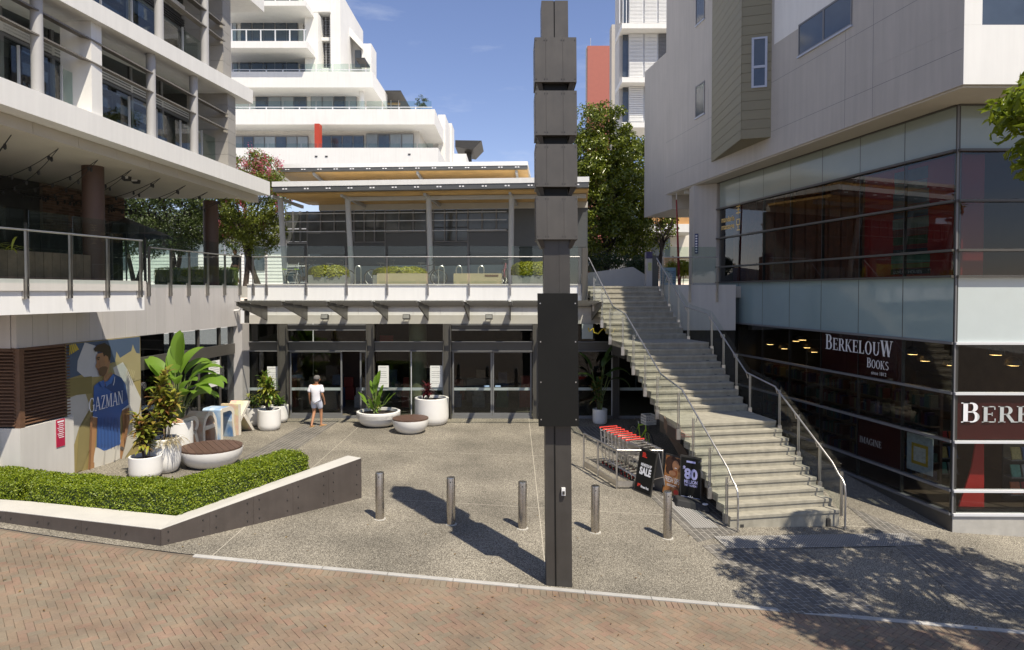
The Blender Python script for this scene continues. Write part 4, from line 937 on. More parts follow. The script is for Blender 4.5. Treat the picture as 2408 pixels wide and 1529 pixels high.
WH = thing('weatherboard_house', 'white weatherboard house glimpsed behind the terrace trees at left', 'house', (-18, 44, DZ))
for k in range(16): part('board', M['white'], WH, lambda m: m.hexa([(-29, 44, DZ + k * .22), (-10.2, 44, DZ + k * .22), (-10.2, 44.1, DZ + k * .22), (-29, 44.1, DZ + k * .22), (-29, 44.03, DZ + .215 + k * .22), (-10.2, 44.03, DZ + .215 + k * .22), (-10.2, 44.1, DZ + .215 + k * .22), (-29, 44.1, DZ + .215 + k * .22)]))
for x in (-26, -21.5, -17.2, -13): part('window', M['windowdark'], WH, lambda m: m.box(x, x + 1.3, 43.95, 43.99, 6.0, 7.4))
part('roof', M['frame'], WH, lambda m: m.prism([(-29.4, 43.4, 8.4), (-9.9, 43.4, 8.4), (-9.9, 46, 9.6), (-29.4, 46, 9.6)], (0, 0, .12)))
# ================================================================== stairs
ST = thing('concrete_stairs', 'wide concrete stairs climbing from the forecourt to the terrace', 'stairs', (6.2, 15.4, -.6))
RISE = .1802
def sl(k, a, b, k0, k1): t = (k - k0) / (k1 - k0); return (a[0] + (b[0] - a[0]) * t, a[1] + (b[1] - a[1]) * t)
def SL(k): return sl(k, (2.78, 24.95), (3.34, 22.75), 0, 9) if k < 10 else sl(k, (3.5, 21.25), (4.14, 19.05), 10, 19) if k < 20 else sl(k, (4.32, 17.45), (4.89, 15.16), 20, 29)
def SR(k): return sl(k, (5.40, 25.2), (5.92, 23.1), 0, 9) if k < 10 else sl(k, (6.25, 21.6), (6.75, 19.45), 10, 19) if k < 20 else sl(k, (7.0, 18.0), (7.58, 15.65), 20, 29)
for k in range(30):
    z = DZ - RISE * k; l, r = Vector(SL(k)), Vector(SR(k))
    if k: lb, rb = Vector(SL(k - 1)), Vector(SR(k - 1))
    else: lb, rb = l + Vector((-.1, .3)), r + Vector((-.1, .3))
    back = (lb + rb - l - r) / 2; e = back.normalized()
    th = RISE if k < 29 else .5
    n1 = .035                                                   # nosing overhang
    lb2, rb2 = lb + e * .08, rb + e * .08
    if k in (10, 20): lb2, rb2 = lb + (l - lb) * 0 + e * .05, rb + e * .05
    # profiled nosing: top slab plus a recessed riser
    part('step', M['stair'], ST, lambda m: (m.hexa([(*l, z - .075), (*r, z - .075), (*rb2, z - .075), (*lb2, z - .075), (*l, z), (*r, z), (*rb2, z), (*lb2, z)]),
         m.hexa([(*(l + e * .022), z - th - .01), (*(r + e * .022), z - th - .01), (*(rb2), z - th - .01), (*(lb2), z - th - .01), (*(l + e * .022), z - .076), (*(r + e * .022), z - .076), (*rb2, z - .076), (*lb2, z - .076)])), bevel=.008)
# dark steel stringers under the flights
def stringer(f, k0, k1, ins):
    a, b = Vector(f(k0)), Vector(f(k1)); d = (b - a).normalized(); n = Vector((-d.y, d.x)); 
    if (Vector(((SL(k0)[0] + SR(k0)[0]) / 2, (SL(k0)[1] + SR(k0)[1]) / 2)) - a).dot(n) < 0: n = -n
    za, zb = DZ - RISE * k0 - .2, DZ - RISE * k1 - .2; a = a + n * ins; b = b + n * ins; w = n * .09
    part('stringer', M['dark'], ST, lambda m: m.hexa([(*a, za - .3), (*b, zb - .3), (*(b + w), zb - .3), (*(a + w), za - .3), (*a, za), (*b, zb), (*(b + w), zb), (*(a + w), za)]))
for f in (SL, SR):
    for k0, k1 in ((10, 19), (20, 29)): stringer(f, k0, k1, .25)
part('landing_beam', M['dark'], ST, lambda m: (m.hexa([(*SL(20), DZ - RISE * 20 - .5), (*SR(20), DZ - RISE * 20 - .5), (*SR(19), DZ - RISE * 20 - .5), (*SL(19), DZ - RISE * 20 - .5), (*SL(20), DZ - RISE * 21 + .0), (*SR(20), DZ - RISE * 21), (*SR(19), DZ - RISE * 21), (*SL(19), DZ - RISE * 21)]),
      m.hexa([(*SL(10), DZ - RISE * 10 - .5), (*SR(10), DZ - RISE * 10 - .5), (*SR(9), DZ - RISE * 10 - .5), (*SL(9), DZ - RISE * 10 - .5), (*SL(10), DZ - RISE * 11), (*SR(10), DZ - RISE * 11), (*SR(9), DZ - RISE * 11), (*SL(9), DZ - RISE * 11)])))
# stair balustrades
def srail(side, label, o):
    f = SL if side < 0 else SR
    def P(k, dz, off=o):
        a = Vector(f(k)); return Vector((a.x + side * off, a.y, DZ - RISE * k + dz))
    t = thing('stair_railing', label, 'railing', tuple(P(29, -RISE)))
    keys = [0, 3, 6, 8.9, 10.1, 13, 16, 18.9, 20.1, 23, 26, 28.8]
    rail = [P(-.3, .98), P(0, .98), P(8.9, .9), P(10, .9), P(18.9, .9), P(20, .9), P(28.2, .9), P(29, .82)]
    e = P(29, 0); d = (P(29, 0) - P(28, 0)).normalized(); d.z = 0; d.normalize()
    rail += [e + d * .12 + Vector((0, 0, .74)), e + d * .2 + Vector((0, 0, .62)), e + d * .22 + Vector((0, 0, .45)), e + d * .22 + Vector((0, 0, g(e.x, e.y) - e.z + .01))]
    ih = Vector((-side * .1, 0, 0))
    part('handrail', M['steel'], t, lambda m: m.tube([p + ih for p in rail], .022, 10), smooth=True)
    for k in keys:
        b = P(k, -.30 if k < 27 else -.2); c = P(k, .84)
        part('post', M['steel'], t, lambda m: (m.box(b.x - .022, b.x - .008, b.y - .025, b.y + .025, b.z, c.z), m.box(b.x + .014, b.x + .028, b.y - .025, b.y + .025, b.z, c.z)))
        part('rail_arm', M['steel_worn'], t, lambda m: m.tube([c + Vector((0, 0, -.08)), c + ih * .6 + Vector((0, 0, -.1)), P(k, .875) + ih], .011, 6))
        if k < 27: part('bracket', M['steel_worn'], t, lambda m: m.box(b.x - .05, b.x + .05, b.y - .045, b.y + .045, b.z - .06, b.z + .2))
    for a, b in zip(keys, keys[1:]):
        if abs(b - a) < 1.5: lo = -.12
        else: lo = -.14
        q = [P(a, lo), P(b, lo), P(b, 1.0), P(a, 1.0)]
        s = .03; q2 = [q[0].lerp(q[1], s), q[1].lerp(q[0], s), q[2].lerp(q[3], s), q[3].lerp(q[2], s)]
        part('glass_pane', M['g_stair'], t, lambda m: m.prism(q2, (.012, 0, 0)))
    return t
srail(-1, 'left stair railing of glass and steel beside the trolleys', .06)
srail(1, 'right stair railing of glass and steel beside the bookshop', .06)
# white wall right of the upper flight and its rail on top
SWL = thing('retaining_wall', 'white wall below the terrace right of the upper stairs', 'wall', (7, 26, 3))
part('wall', M['lgrey'], SWL, lambda m: (m.box(5.5, 8.2, 25.02, 25.24, 3.25, 4.92), m.box(6.3, 6.31, 25.01, 25.019, 3.3, 4.8)))
RT = Wall((5.5, 25.02), (7.55, 25.02), 1)
railing('short glass railing at the top right of the stairs', RT, [.02, 1.0, 2.0], 4.3, 5.95, 4.98, 6.3, 5.92, .06)
# ================================================================== right building with the bookshop
RB = thing('right_building', 'pale grey right building above a glass bookshop', 'building', (10.2, 15.7, -.9))
GC = Vector((10.2, 15.7)); GL = Wall((10.2, 15.7), (8.17, 27.06), -1)
tv = [GL.hit(x, 700)[0] for x in (2248, 2122, 2018, 1930, 1855.5, 1792, 1736, 1690)]
tv[0] = 0.0
zr = [8.95, 7.91, 6.76, 5.63, 5.03, 3.49, 2.33, 1.21, .07, -.48]
EF = Wall((10.2, 15.7), (17.0, 15.62), 1)
ev = [0, 1.72, 3.4, 5.0, 6.6]
rowmat = ['frost', 'g_bldg', 'g_bldg', 'g_bldg', 'spandrel', 'g_bldg', 'g_bldg', 'g_bldg', 'g_bldg']
M['g_book'] = glass('bookshop_glass', (.78, .8, .79))
M['endspan'] = mat('white_glass_panel', (.50, .56, .565), .12, var=.03)
for W_, tt, end in ((GL, tv, 0), (EF, ev, 1)):
    for i, (a, b) in enumerate(zip(tt, tt[1:])):
        for j in range(9):
            z1, z0 = zr[j], zr[j + 1]; mm = rowmat[j]
            if mm == 'g_bldg' and j >= 5: mm = 'g_book'
            if end and j == 4: mm = 'endspan'
            nm = {'frost': 'frosted_pane', 'spandrel': 'spandrel_panel', 'endspan': 'spandrel_panel'}.get(mm, 'glass_pane')
            d = -.05 if mm in ('frost', 'spandrel', 'endspan') else -.014
            part(nm, M[mm], RB, lambda m: m.wbox(W_, a + .012, b - .012, d, 0, z0 + (.02 if j != 3 else .03), z1 - .02))
        part('mullion', M['dark'], RB, lambda m: m.wbox(W_, a - .011, a + .011, -.09, -.001, zr[-1], zr[0]))
    for j in range(10):
        z = zr[j]; o1 = .10 if 0 < j < 5 else .06
        mm = M['steel_dark'] if j < 5 else M['frame'] if not end else M['wframe']
        part('transom', mm, RB, lambda m: m.wbox(W_, tt[0] + (0.02 if not end else -.0), tt[-1] + .12 * (1 - end), -.085, o1, z - .028, z + .028))
    part('plinth', M['concrete'] if end else M['steel_dark'], RB, lambda m: m.wbox(W_, tt[0] + .0, tt[-1] + .3, -.3, .02, -1.9, zr[-1] - .03))
part('corner_trim', M['frame'], RB, lambda m: m.box(10.185, 10.215, 15.68, 15.71, zr[-1], zr[0]))
# interior shell
def ipoly(o, z0, z1): return [GL.xy(.15, -o), GL.xy(GL.L - .1, -o), (15.5, 27.2), (16.8, 15.7 + o)]
part('interior_floor', mat('bookshop_floor', (.07, .05, .035), .5), RB, lambda m: (m.slab(ipoly(.12, 0, 0), -.46, -.40), m.slab(ipoly(.12, 0, 0), 5.0, 5.04), m.slab(ipoly(.12, 0, 0), 3.46, 3.5), m.slab(ipoly(.12, 0, 0), 8.9, 8.94)))
IB = Wall(GL.xy(0, -4.2), GL.xy(GL.L, -4.2), -1)
part('interior_wall', M['interior_warm'], RB, lambda m: (m.wbox(IB, 0, IB.L, -.2, 0, -.4, 3.45), m.wbox(IB, .0, IB.L, -.2, 0, 5.05, 9.0)))
part('interior_wall', M['interior'], RB, lambda m: (m.box(8.3, 12.5, 27.1, 27.3, -.5, 9.0)))
for i in range(26):                                             # brown vertical curtains upstairs
    s = tv[2] + .4 + i * .3; part('curtain', mat('brown_curtain', (.36, .11, .045), .8, var=.3, scale=5) if i == 0 else bpy.data.materials['brown_curtain'], RB, lambda m: m.wbox(GL, s, s + .26, -.62, -.55 - .04 * (i % 2), 5.06, 8.8))
# red boards behind the glass near the corner, with a printed stack of books
part('red_board', M['redwall'], RB, lambda m: m.wbox(GL, tv[0] + .03, tv[2] - .02, -.2, -.15, 5.06, 7.86))
part('red_board', M['redwall'], RB, lambda m: m.wbox(EF, .03, .75, -.25, -.2, 5.06, 7.86))
lw, rw = GL.hit(2140, 500)[0], GL.hit(2092, 500)[0]
books = [((.05, .045, .045), .2, 0), ((.30, .34, .10), .16, .03), ((.16, .38, .27), .34, .02), ((.04, .05, .06), .14, .1), ((.28, .03, .03), .12, .12), ((.1, .14, .05), .3, .1), ((.3, .12, .08), .22, .08), ((.36, .38, .28), .36, .07), ((.08, .16, .24), .22, .1), ((.34, .33, .25), .2, .06), ((.22, .24, .22), .44, .08), ((.3, .28, .2), .3, .14), ((.15, .17, .15), .4, .12)]
zb = 5.12; mid = tv[1]
for c, h, ins in books:
    z1 = min(zb + h * .78, 7.85)
    if zb < 7.8: part('printed_book', mat('print_book', c, .5, var=.2, scale=7), RB, lambda m: m.wbox(GL, mid - .72 + ins, mid + .62 - ins * .8, -.149, -.145, zb, z1 - .012))
    zb = z1
nrm = -GL.d.to_3d()
text('printed_title', 'LUXURY HOUSES', .11, M['lettering'], RB, GL.pt(mid + .5, -.143, 5.14), tuple(nrm), (0, 0, 1), width=.95, depth=.001)
# bookshop lettering on the lower glass
M['sign_board'] = mat('dark_red_sign', (.055, .008, .008), .4, var=.15)
part('sign_board', M['sign_board'], RB, lambda m: m.wbox(GL, tv[1] + .02, tv[3] - .02, -.06, -.03, 2.37, 3.45))
part('sign_board', M['sign_board'], RB, lambda m: m.wbox(GL, tv[1] + .02, tv[2] - .02, -.06, -.03, .12, 1.17))
part('sign_board', mat('maroon_sign', (.11, .014, .014), .4, var=.1), RB, lambda m: m.wbox(EF, .03, 6.5, -.06, -.03, 1.26, 2.28))
def onGL(x, y, off=.004): s, z = GL.hit(x, y, off); return s, z
a, za = onGL(1940, 826); b, zb_ = onGL(2098, 860)
serif('sign_lettering', 'BERKELOUW', .44, M['lettering'], RB, GL.pt(a, .002, 2.97), tuple(nrm), (0, 0, 1), a - b, .002, th=.17, caps=[1, .8, .8, .8, .8, .8, .8, .8, .95])
a2, _ = onGL(2037, 870); b2, _ = onGL(2089, 870)
serif('sign_lettering', 'BOOKS', .26, M['lettering'], RB, GL.pt(a2, .002, 2.62), tuple(nrm), (0, 0, 1), a2 - b2, .002, caps=[1, .85, .85, .85, .85])
text('sign_lettering', 'since 1812', .13, M['lettering'], RB, GL.pt(a2 - .18, .002, 2.45), tuple(nrm + Vector((0, 0, 0))), (.0, .0, 1), width=(a2 - b2) * .68, depth=.002)
a, z = onGL(2020, 1060); b, _ = onGL(2072, 1085)
serif('sign_lettering', 'IMAGINE', .17, M['ink'], RB, GL.pt(a, .002, .52), tuple(nrm), (0, 0, 1), a - b, .002)
s0_, z0_ = EF.hit(2258, 984)
serif('sign_lettering', 'BERKELOUW', .46, M['lettering'], RB, EF.pt(s0_, .002, 1.66), (1, 0, 0), (0, 0, 1), 4.0, .002, th=.17, caps=[1, .82, .82, .82, .82, .82, .82, .82, .95])
# pictorial poster, small sheets, book display
PO = thing('poster', 'pale framed poster in the bookshop window near the corner', 'poster', GL.pt(tv[0] + .6, -.1, .3))
a, z1 = onGL(2192, 1085, -.1); b, z0 = onGL(2130, 1170, -.1)
part('sheet', mat('pale_poster', (.32, .38, .42), .6, var=.25, scale=9), PO, lambda m: m.wbox(GL, a, b, -.12, -.1, .2, 1.12))
part('printed_border', mat('yellow_print', (.40, .28, .03), .6, var=.3, scale=12), PO, lambda m: m.wbox(GL, a + .14, b - .16, -.099, -.097, .38, .9))
part('printed_centre', mat('pale_print', (.45, .47, .46), .6, var=.3, scale=16), PO, lambda m: m.wbox(GL, a + .21, b - .23, -.096, -.094, .46, .82))
M['lampshade'] = mat('dark_lamp_shade', (.03, .02, .012), .5); M['lampglow'] = emit('lamp_glow', (1, .62, .22), 7.0)
lamps = [(240, 155), (340, 185), (423, 132), (470, 122), (500, 177), (550, 208), (1247, 218), (1335, 265), (1520, 295), (1838, 220), (1960, 295)]
for i, (x, y) in enumerate(lamps):
    X, Y = (1840 + x / 2.832) / 1.0636, (800 + y / 2.832) / 1.0636
    if x < 1600:
        o = -1.0 - (i % 3) * .5; s, z = GL.hit(X, Y, o); p = GL.pt(s, o, z)
    else: s, z = EF.hit(X, Y, -1.2); p = EF.pt(s, -1.2, z)
    side = ('first', 'second', 'third', 'fourth', 'fifth', 'sixth', 'seventh', 'eighth', 'ninth', 'tenth', 'eleventh')[i]
    t = thing('pendant_lamp', f'lit pendant lamp inside the bookshop, {side} from the left', 'lamp', p)
    part('cord', M['cable'], t, lambda m: m.tube([p, (p[0], p[1], 3.45)], .008, 5))
    part('shade', M['lampshade'], t, lambda m: m.lathe([(.05, .12), (.17, .04), (.2, -.09), (.195, -.09), (.16, .03), (.04, .11)], p, 14))
    part('glow', M['lampglow'], t, lambda m: m.box(p[0] - .09, p[0] + .09, p[1] - .09, p[1] + .09, p[2] - .105, p[2] - .04))
BC = [mat('book_cover', c, .4, var=.3, scale=20) for c in ((.45, .12, .03), (.1, .3, .22), (.5, .42, .15), (.35, .02, .02), (.3, .3, .28), (.05, .12, .3))]
def shelf(i, label, x, y, n):
    t = thing('book_display', label, 'bookshelf', (x, y, -.4))
    part('stand', M['dark'], t, lambda m: (m.box(x - .02, x + 1.12, y + .25, y + .3, -.4, 1.2)))
    for k in range(n):
        z = -.2 + k * .42; part('shelf', M['greybox'], t, lambda m: m.box(x, x + 1.1, y, y + .28, z - .03, z))
        for q in range(4):
                        part('book', BC[(q * 3 + k + i) % 6], t, lambda m: m.hexa([(x + .04 + q * .27, y + .02, z), (x + .26 + q * .27, y + .02, z), (x + .26 + q * .27, y + .05, z), (x + .04 + q * .27, y + .05, z), (x + .04 + q * .27, y + .09, z + .28), (x + .26 + q * .27, y + .09, z + .28), (x + .26 + q * .27, y + .12, z + .28), (x + .04 + q * .27, y + .12, z + .28)]))
shelf(0, 'book display shelves behind the front bookshop window', 12.0, 16.3, 3)
shelf(1, 'low book shelves behind the side bookshop window', 10.9, 18.2, 3)
bkm = [mat('book_spine', tuple(v * .22 + .012 for v in c), .5, var=.3, scale=30) for c in ((.4, .1, .03), (.1, .28, .2), (.5, .42, .2), (.35, .03, .03), (.42, .4, .36), (.05, .12, .3), (.2, .1, .3), (.08, .08, .08))]
for u in range(5):
    s0b = tv[1] + .3 + u * 1.75; q = GL.pt(s0b, -1.1, -.4)
    t = thing('bookcase', ('nearest', 'second', 'third', 'fourth', 'farthest')[u] + ' tall bookcase inside along the side bookshop window', 'bookcase', q)
    part('carcass', M['interior_warm'], t, lambda m: m.wbox(GL, s0b, s0b + 1.5, -1.5, -1.42, -.4, 2.1))
    for r_w in range(5):
        zz = -.3 + r_w * .48; part('shelf', M['timberboard'], t, lambda m: m.wbox(GL, s0b, s0b + 1.5, -1.415, -1.1, zz - .03, zz)); xx = s0b + .03
        while xx < s0b + 1.4:
            wd = random.uniform(.04, .12); hb = random.uniform(.22, .36); part('book', random.choice(bkm), t, lambda m: m.wbox(GL, xx, xx + wd - .004, -1.38, -1.15, zz + .001, zz + hb)); xx += wd
part('red_curtain', mat('bright_red_panel', (.5, .02, .015), .6), RB, lambda m: m.hexa([(10.55, 16.0, -.42), (11.15, 16.0, -.42), (11.15, 16.05, -.42), (10.55, 16.05, -.42), (10.85, 16.0, .55), (11.1, 16.0, 2.2), (11.1, 16.05, 2.2), (10.85, 16.05, .55)]))
MS = thing('window_sign', 'yellow lettering sign in the upstairs corner window', 'sign', GL.pt(tv[6], -.1, 7))
a, z = GL.hit(1703, 527, .004); 
M['yel'] = mat('yellow_lettering', (.85, .58, .2), .5)
text('lettering', 'mandarin', .3, M['yel'], MS, GL.pt(tv[7] - .18, .004, 7.36), tuple(nrm), (0, 0, 1), width=1.0, depth=.002, bold=.006)
text('lettering', 'massage', .3, M['yel'], MS, GL.pt(tv[7] - .18, .004, 7.08), tuple(nrm), (0, 0, 1), width=1.0, depth=.002, bold=.006)
for x0, y0, x1, y1 in ((0, .78, .3, .82), (.04, .66, .26, .7), (0, .54, .3, .58), (.13, .5, .17, .9), (.02, .3, .28, .34), (.02, .12, .06, .34), (.24, .12, .28, .34), (.02, .1, .28, .14), (.13, -.06, .17, .1), (.04, -.1, .28, -.06)):
    part('character_stroke', M['yel'], MS, lambda m: m.wbox(GL, tv[6] + .22 - x1, tv[6] + .22 - x0, .004, .006, 7.05 + y0, 7.05 + y1))
# upper storeys
UV = Wall((9.4, 14.35), (6.87, 30.67), -1)
part('upper_wall', M['rwall'], RB, lambda m: m.slab([UV.a[:], UV.b[:], (14, 30.67), (18, 14.36)], 9.0, 10.23))
part('front_render', M['white'], RB, lambda m: (m.box(9.405, 18, 14.335, 14.349, 9.003, 10.228), m.box(9.405, 9.778, 14.335, 14.349, 10.23, 18)))
part('upper_wall', M['rwall'], RB, lambda m: m.slab([UV.a[:], UV.b[:], (14, 30.67), (14, 17), (9.78, 17), (9.78, 14.35)], 10.232, 12.45))
part('pale_band', M['white'], RB, lambda m: m.wbox(UV, UV.atY(17.6), UV.atY(21.7), -.02, .003, 12.45, 17.9))  # paler strip laid over part of the grey side wall
part('upper_wall', M['rwall'], RB, lambda m: m.slab([UV.a[:], UV.b[:], (14, 30.67), (14, 17), (9.78, 17), (9.78, 14.35)], 12.452, 18))
part('terrace_pane', M['windowdark'], RB, lambda m: m.box(9.79, 17, 16.7, 16.75, 10.235, 13.5))
part('soffit', M['soffit'], RB, lambda m: m.slab([UV.xy(.05, -.05), UV.xy(UV.L - .1, -.05), (12, 30.2), (17, 14.5)], 8.955, 8.998))
# shadow-gap joints in the render
for z in (9.75, 11.3, 12.45): part('wall_joint', M['frame'], RB, lambda m: m.wbox(UV, .02, UV.L - .02, -.01, .0015, z - .006, z + .006)) if z != 12.45 else None
for x in (1665, 1985, 2050):
    s = UV.hit(x, 300)[0]; part('wall_joint', M['frame'], RB, lambda m: m.wbox(UV, s - .006, s + .006, -.01, .0015, 9.02, 12.44))
def uvwin(x0, x1, y0, y1, n, w=UV, at=None):
    a, zt = w.hit(x1, y0 if at is None else at); b, zb = w.hit(x0, y1); 
    zt2 = w.hit(x0, y0)[1]
    t = part('window', M['frame'], RB, lambda m: (m.wbox(w, a, b, .002, .02, zb, zb + .05), m.wbox(w, a, b, .002, .02, zt2 - .05, zt2), m.wbox(w, a, a + .05, .002, .02, zb + .05, zt2 - .05), m.wbox(w, b - .05, b, .002, .02, zb + .05, zt2 - .05), *[m.wbox(w, a + (b - a) * k / n - .03, a + (b - a) * k / n + .03, .002, .02, zb + .05, zt2 - .05) for k in range(1, n)]))
    part('pane', M['windowdark'], t, lambda m: m.wbox(w, a + .05, b - .05, .002, .008, zb + .05, zt2 - .05))
    part('sill', M['blueframe'], t, lambda m: m.wbox(w, a - .02, b + .02, .002, .05, zb - .05, zb))
uvwin(1877, 2003, 60, 134, 2); uvwin(1635, 1657, 205, 279, 1); uvwin(1636, 1657, -6, 62, 1)
# olive bay with horizontal boards
Bz0, Bz1 = 9.585, 18
PA, PB_, PC = UV.xy(UV.atY(26.05)), (7.4, 22.15), (8.34, 21.84)
OB = [Wall(PB_, PA, -1), Wall(PB_, PC, 1)]
part('bay_core', M['olive'], RB, lambda m: m.slab([PA, PB_, PC, (PC[0] + .3, PC[1] + .3), (PA[0] + .3, PA[1])], Bz0, Bz1))
z = Bz0
while z < Bz1 - .05:
    for w in OB: part('bay_board', M['olive'], RB, lambda m: m.wbox(w, .0, w.L, .002, .022, z + .006, z + .294))
    z += .3
w = OB[1]; a, zt = w.hit(1767, 90, .03); b, zb = w.hit(1803, 205, .03)
bw2 = part('bay_window', M['blueframe'], RB, lambda m: (m.wbox(w, a, b, .023, .06, zb, zb + .06), m.wbox(w, a, b, .023, .06, zt - .06, zt), m.wbox(w, a, a + .07, .023, .06, zb + .06, zt - .06), m.wbox(w, b - .07, b, .023, .06, zb + .06, zt - .06), m.wbox(w, a + .07, b - .07, .023, .06, zb + .62, zb + .7)))
part('pane', M['windowdark'], bw2, lambda m: m.wbox(w, a + .07, b - .07, .023, .035, zb + .06, zt - .06))
# farther block with slit windows, column wall under it
U2 = Wall((7.18, 30.75), (6.62, 34.3), -1)
part('rear_block', M['rwall'], RB, lambda m: m.slab([U2.a[:], U2.b[:], (12, 34.3), (12, 30.75)], 8.37, 15.6))
for y0, y1 in ((185, 225), (355, 400)):
    a, zt = U2.hit(1560, y0); b, zb = U2.hit(1551, y1); part('slit_window', M['windowdark'], RB, lambda m: m.wbox(U2, .03, .6, .0, .004, zb, zt))
part('under_wall', M['rwall'], RB, lambda m: m.slab([(7.35, 27.7), (8.1, 27.12), (9.5, 27.3), (9.5, 29.5), (7.35, 28.4)], 3.3, 8.95))
t = thing('wall_sign', 'narrow dark blue vertical sign on the white wall by the upstairs walkway', 'sign', (7.3, 27.6, 6.3))
UWl = Wall((7.35, 27.7), (8.1, 27.12), 1)
part('plate', mat('navy_sign', (.02, .035, .13), .4), t, lambda m: m.wbox(UWl, .06, .2, .002, .02, 6.2, 7.0))
for k in range(7): part('character', M['lettering'], t, lambda m: m.wbox(UWl, .09, .17, .021, .023, 6.25 + k * .105, 6.31 + k * .105))
p = aty(1617, 450, 29.2)
t = thing('floodlight', 'white floodlight under the overhang of the right building', 'floodlight', p)
part('housing', M['wframe'], t, lambda m: m.box(p[0] - .14, p[0] + .14, p[1] - .1, p[1] + .1, p[2] - .1, p[2] + .1))
part('lens', M['paper'], t, lambda m: m.box(p[0] - .11, p[0] + .11, p[1] - .115, p[1] - .101, p[2] - .08, p[2] + .06))
part('bracket', M['frame'], t, lambda m: m.box(p[0] - .02, p[0] + .02, p[1] - .02, p[1] + .02, p[2] + .1, 9.0))
# ================================================================== things at the head of the stairs
PL = thing('planter_wall', 'low pale concrete planter wall at the head of the stairs', 'wall', (4, 29, DZ))
part('wall', M['cap'], PL, lambda m: m.prism([(3.0, 28.6, DZ), (5.9, 29.6, DZ), (5.9, 29.6, DZ + .45), (5.2, 29.35, DZ + .85), (3.0, 28.6, DZ + .55)], (-.08, .2, 0)))
p = aty(1532, 632, 27.2)
IS = thing('information_pillar', 'pale grey information pillar with yellow notice at the stair head', 'pillar', (p[0], 27.2, DZ))
part('pillar', M['rwall'], IS, lambda m: m.box(p[0] - .22, p[0] + .02, 27.2, 27.5, DZ, 5.98)); part('side_panel', M['steel_dark'], IS, lambda m: m.box(p[0] + .022, p[0] + .28, 27.22, 27.48, DZ, 6.1))
part('header', mat('purple_header', (.04, .03, .09), .5), IS, lambda m: m.box(p[0] - .22, p[0] + .02, 27.19, 27.51, 5.985, 6.25)); part('notice', mat('yellow_notice', (.45, .45, .2), .6, var=.3, scale=20), IS, lambda m: m.box(p[0] - .15, p[0] - .01, 27.185, 27.198, 5.5, 5.82))
p = aty(1572, 640, 28)
BN = thing('banner_stand', 'pale blue banner stand with wavy lines behind the stair railing', 'banner', (p[0], 28, DZ))
part('banner', mat('pale_blue_banner', (.30, .40, .50), .6), BN, lambda m: m.box(p[0] - .35, p[0] + .3, 28, 28.02, DZ + .05, 5.65))
for k in range(6): part('printed_wave', mat('navy_print', (.03, .06, .14), .6) if k == 0 else bpy.data.materials['navy_print'], BN, lambda m: m.tube([(p[0] - .33 + u * .1, 27.994, 5.5 - k * .09 + .03 * math.sin(u * 1.1 + k)) for u in range(7)], .008, 4))
part('foot', M['steel_worn'], BN, lambda m: m.box(p[0] - .36, p[0] + .31, 27.9, 28.12, DZ, DZ + .045))
p = aty(1590, 470, 27.6); q = aty(1597, 640, 27.6)
t = thing('red_pole', 'slim red flag pole beside the upstairs walkway', 'pole', (q[0], 27.6, DZ))
part('pole', mat('red_pole', (.25, .015, .02), .5), t, lambda m: m.tube([(q[0], 27.6, DZ), (p[0], 27.6, p[2])], .04, 8, rs=[.06, .025]), smooth=True); part('tip', M['steel'], t, lambda m: m.tube([(p[0], 27.6, p[2]), (p[0], 27.6, p[2] + .25)], .015, 6))
# building glimpsed beyond the walkway
GB = thing('distant_house', 'cream house with orange eaves glimpsed under the right building', 'building', (9, 48, DZ))
px('wall', M['cream'], 1455, 1640, 545, 660, 50, 54, GB); px('eaves', mat('orange_eave', (.5, .27, .10), .6), 1520, 1640, 505, 527, 47, 52, GB); px('fascia', M['white'], 1500, 1640, 527, 546, 46.8, 52, GB); px('window', M['windowdark'], 1532, 1575, 560, 620, 49.9, 49.98, GB)
px('roof', M['frame'], 1455, 1530, 530, 548, 49, 53, GB)
SCN = thing('timber_screen', 'brown horizontal timber screen beyond the stair head', 'fence', (9, 40, DZ))
for k in range(12):
    yy = 606 + k * 4.2; px('slat', M['timber'], 1525, 1630, yy, yy + 3.2, 40, 40.05, SCN)
for xx in (1530, 1580, 1626): px('post', M['timber'], xx, xx + 4, 602, 662, 40.06, 40.2, SCN)
px('dark_red_wall', M['brown'], 1395, 1424, 572, 640, 44, 44.3, GB)
# ================================================================== buildings behind, right of centre
RD = thing('terracotta_building', 'terracotta red building rising behind the magnolia tree', 'building', (10, 85, 0))
px('wall', M['redbld'], 1381, 1440, 108, 700, 84, 85.5, RD); px('side_strip', M['cap'], 1379, 1380.7, 110, 700, 84.3, 85.4, RD)
px('antenna', M['steel'], 1388, 1389, 90, 108, 84.2, 84.4, RD)
WT = thing('white_tower', 'white apartment tower with louvred shutters behind the right building', 'building', (13, 60, 0))
px('grey_fin', M['rwall'], 1438, 1452, 58, 700, 70, 71.5, WT)
px('core', M['lgrey'], 1456, 1640, -80, 300, 58.2, 60.5, WT)
px('yellow_recess', mat('pale_yellow', (.45, .40, .2), .7), 1450, 1462, 60, 320, 68, 69, WT)
for y in (55, 182, 288): px('floor_band', M['white'], 1462, 1640, y, y + 12, 56.4, 60, WT)
def shut(x0, x1, y0, y1, m_, st):
    px('shutter_frame', M['wframe'], x0, x1, y0, y1, 57.6, 57.7, WT)
    y = y0 + 2
    while y < y1 - 2: px('shutter_slat', m_, x0 + 1.5, x1 - 1.5, y, y + st * .62, 57.48, 57.59, WT); y += st
for x0, x1 in ((1478, 1513), (1514, 1546), (1547, 1580)):
    shut(x0, x1, 68, 181, M['white2'] if x0 < 1540 else M['frame'], 3.2); shut(x0, x1, -50, 54, M['white2'], 3.2); shut(x0, x1, 195, 287, M['white2'], 4.2)
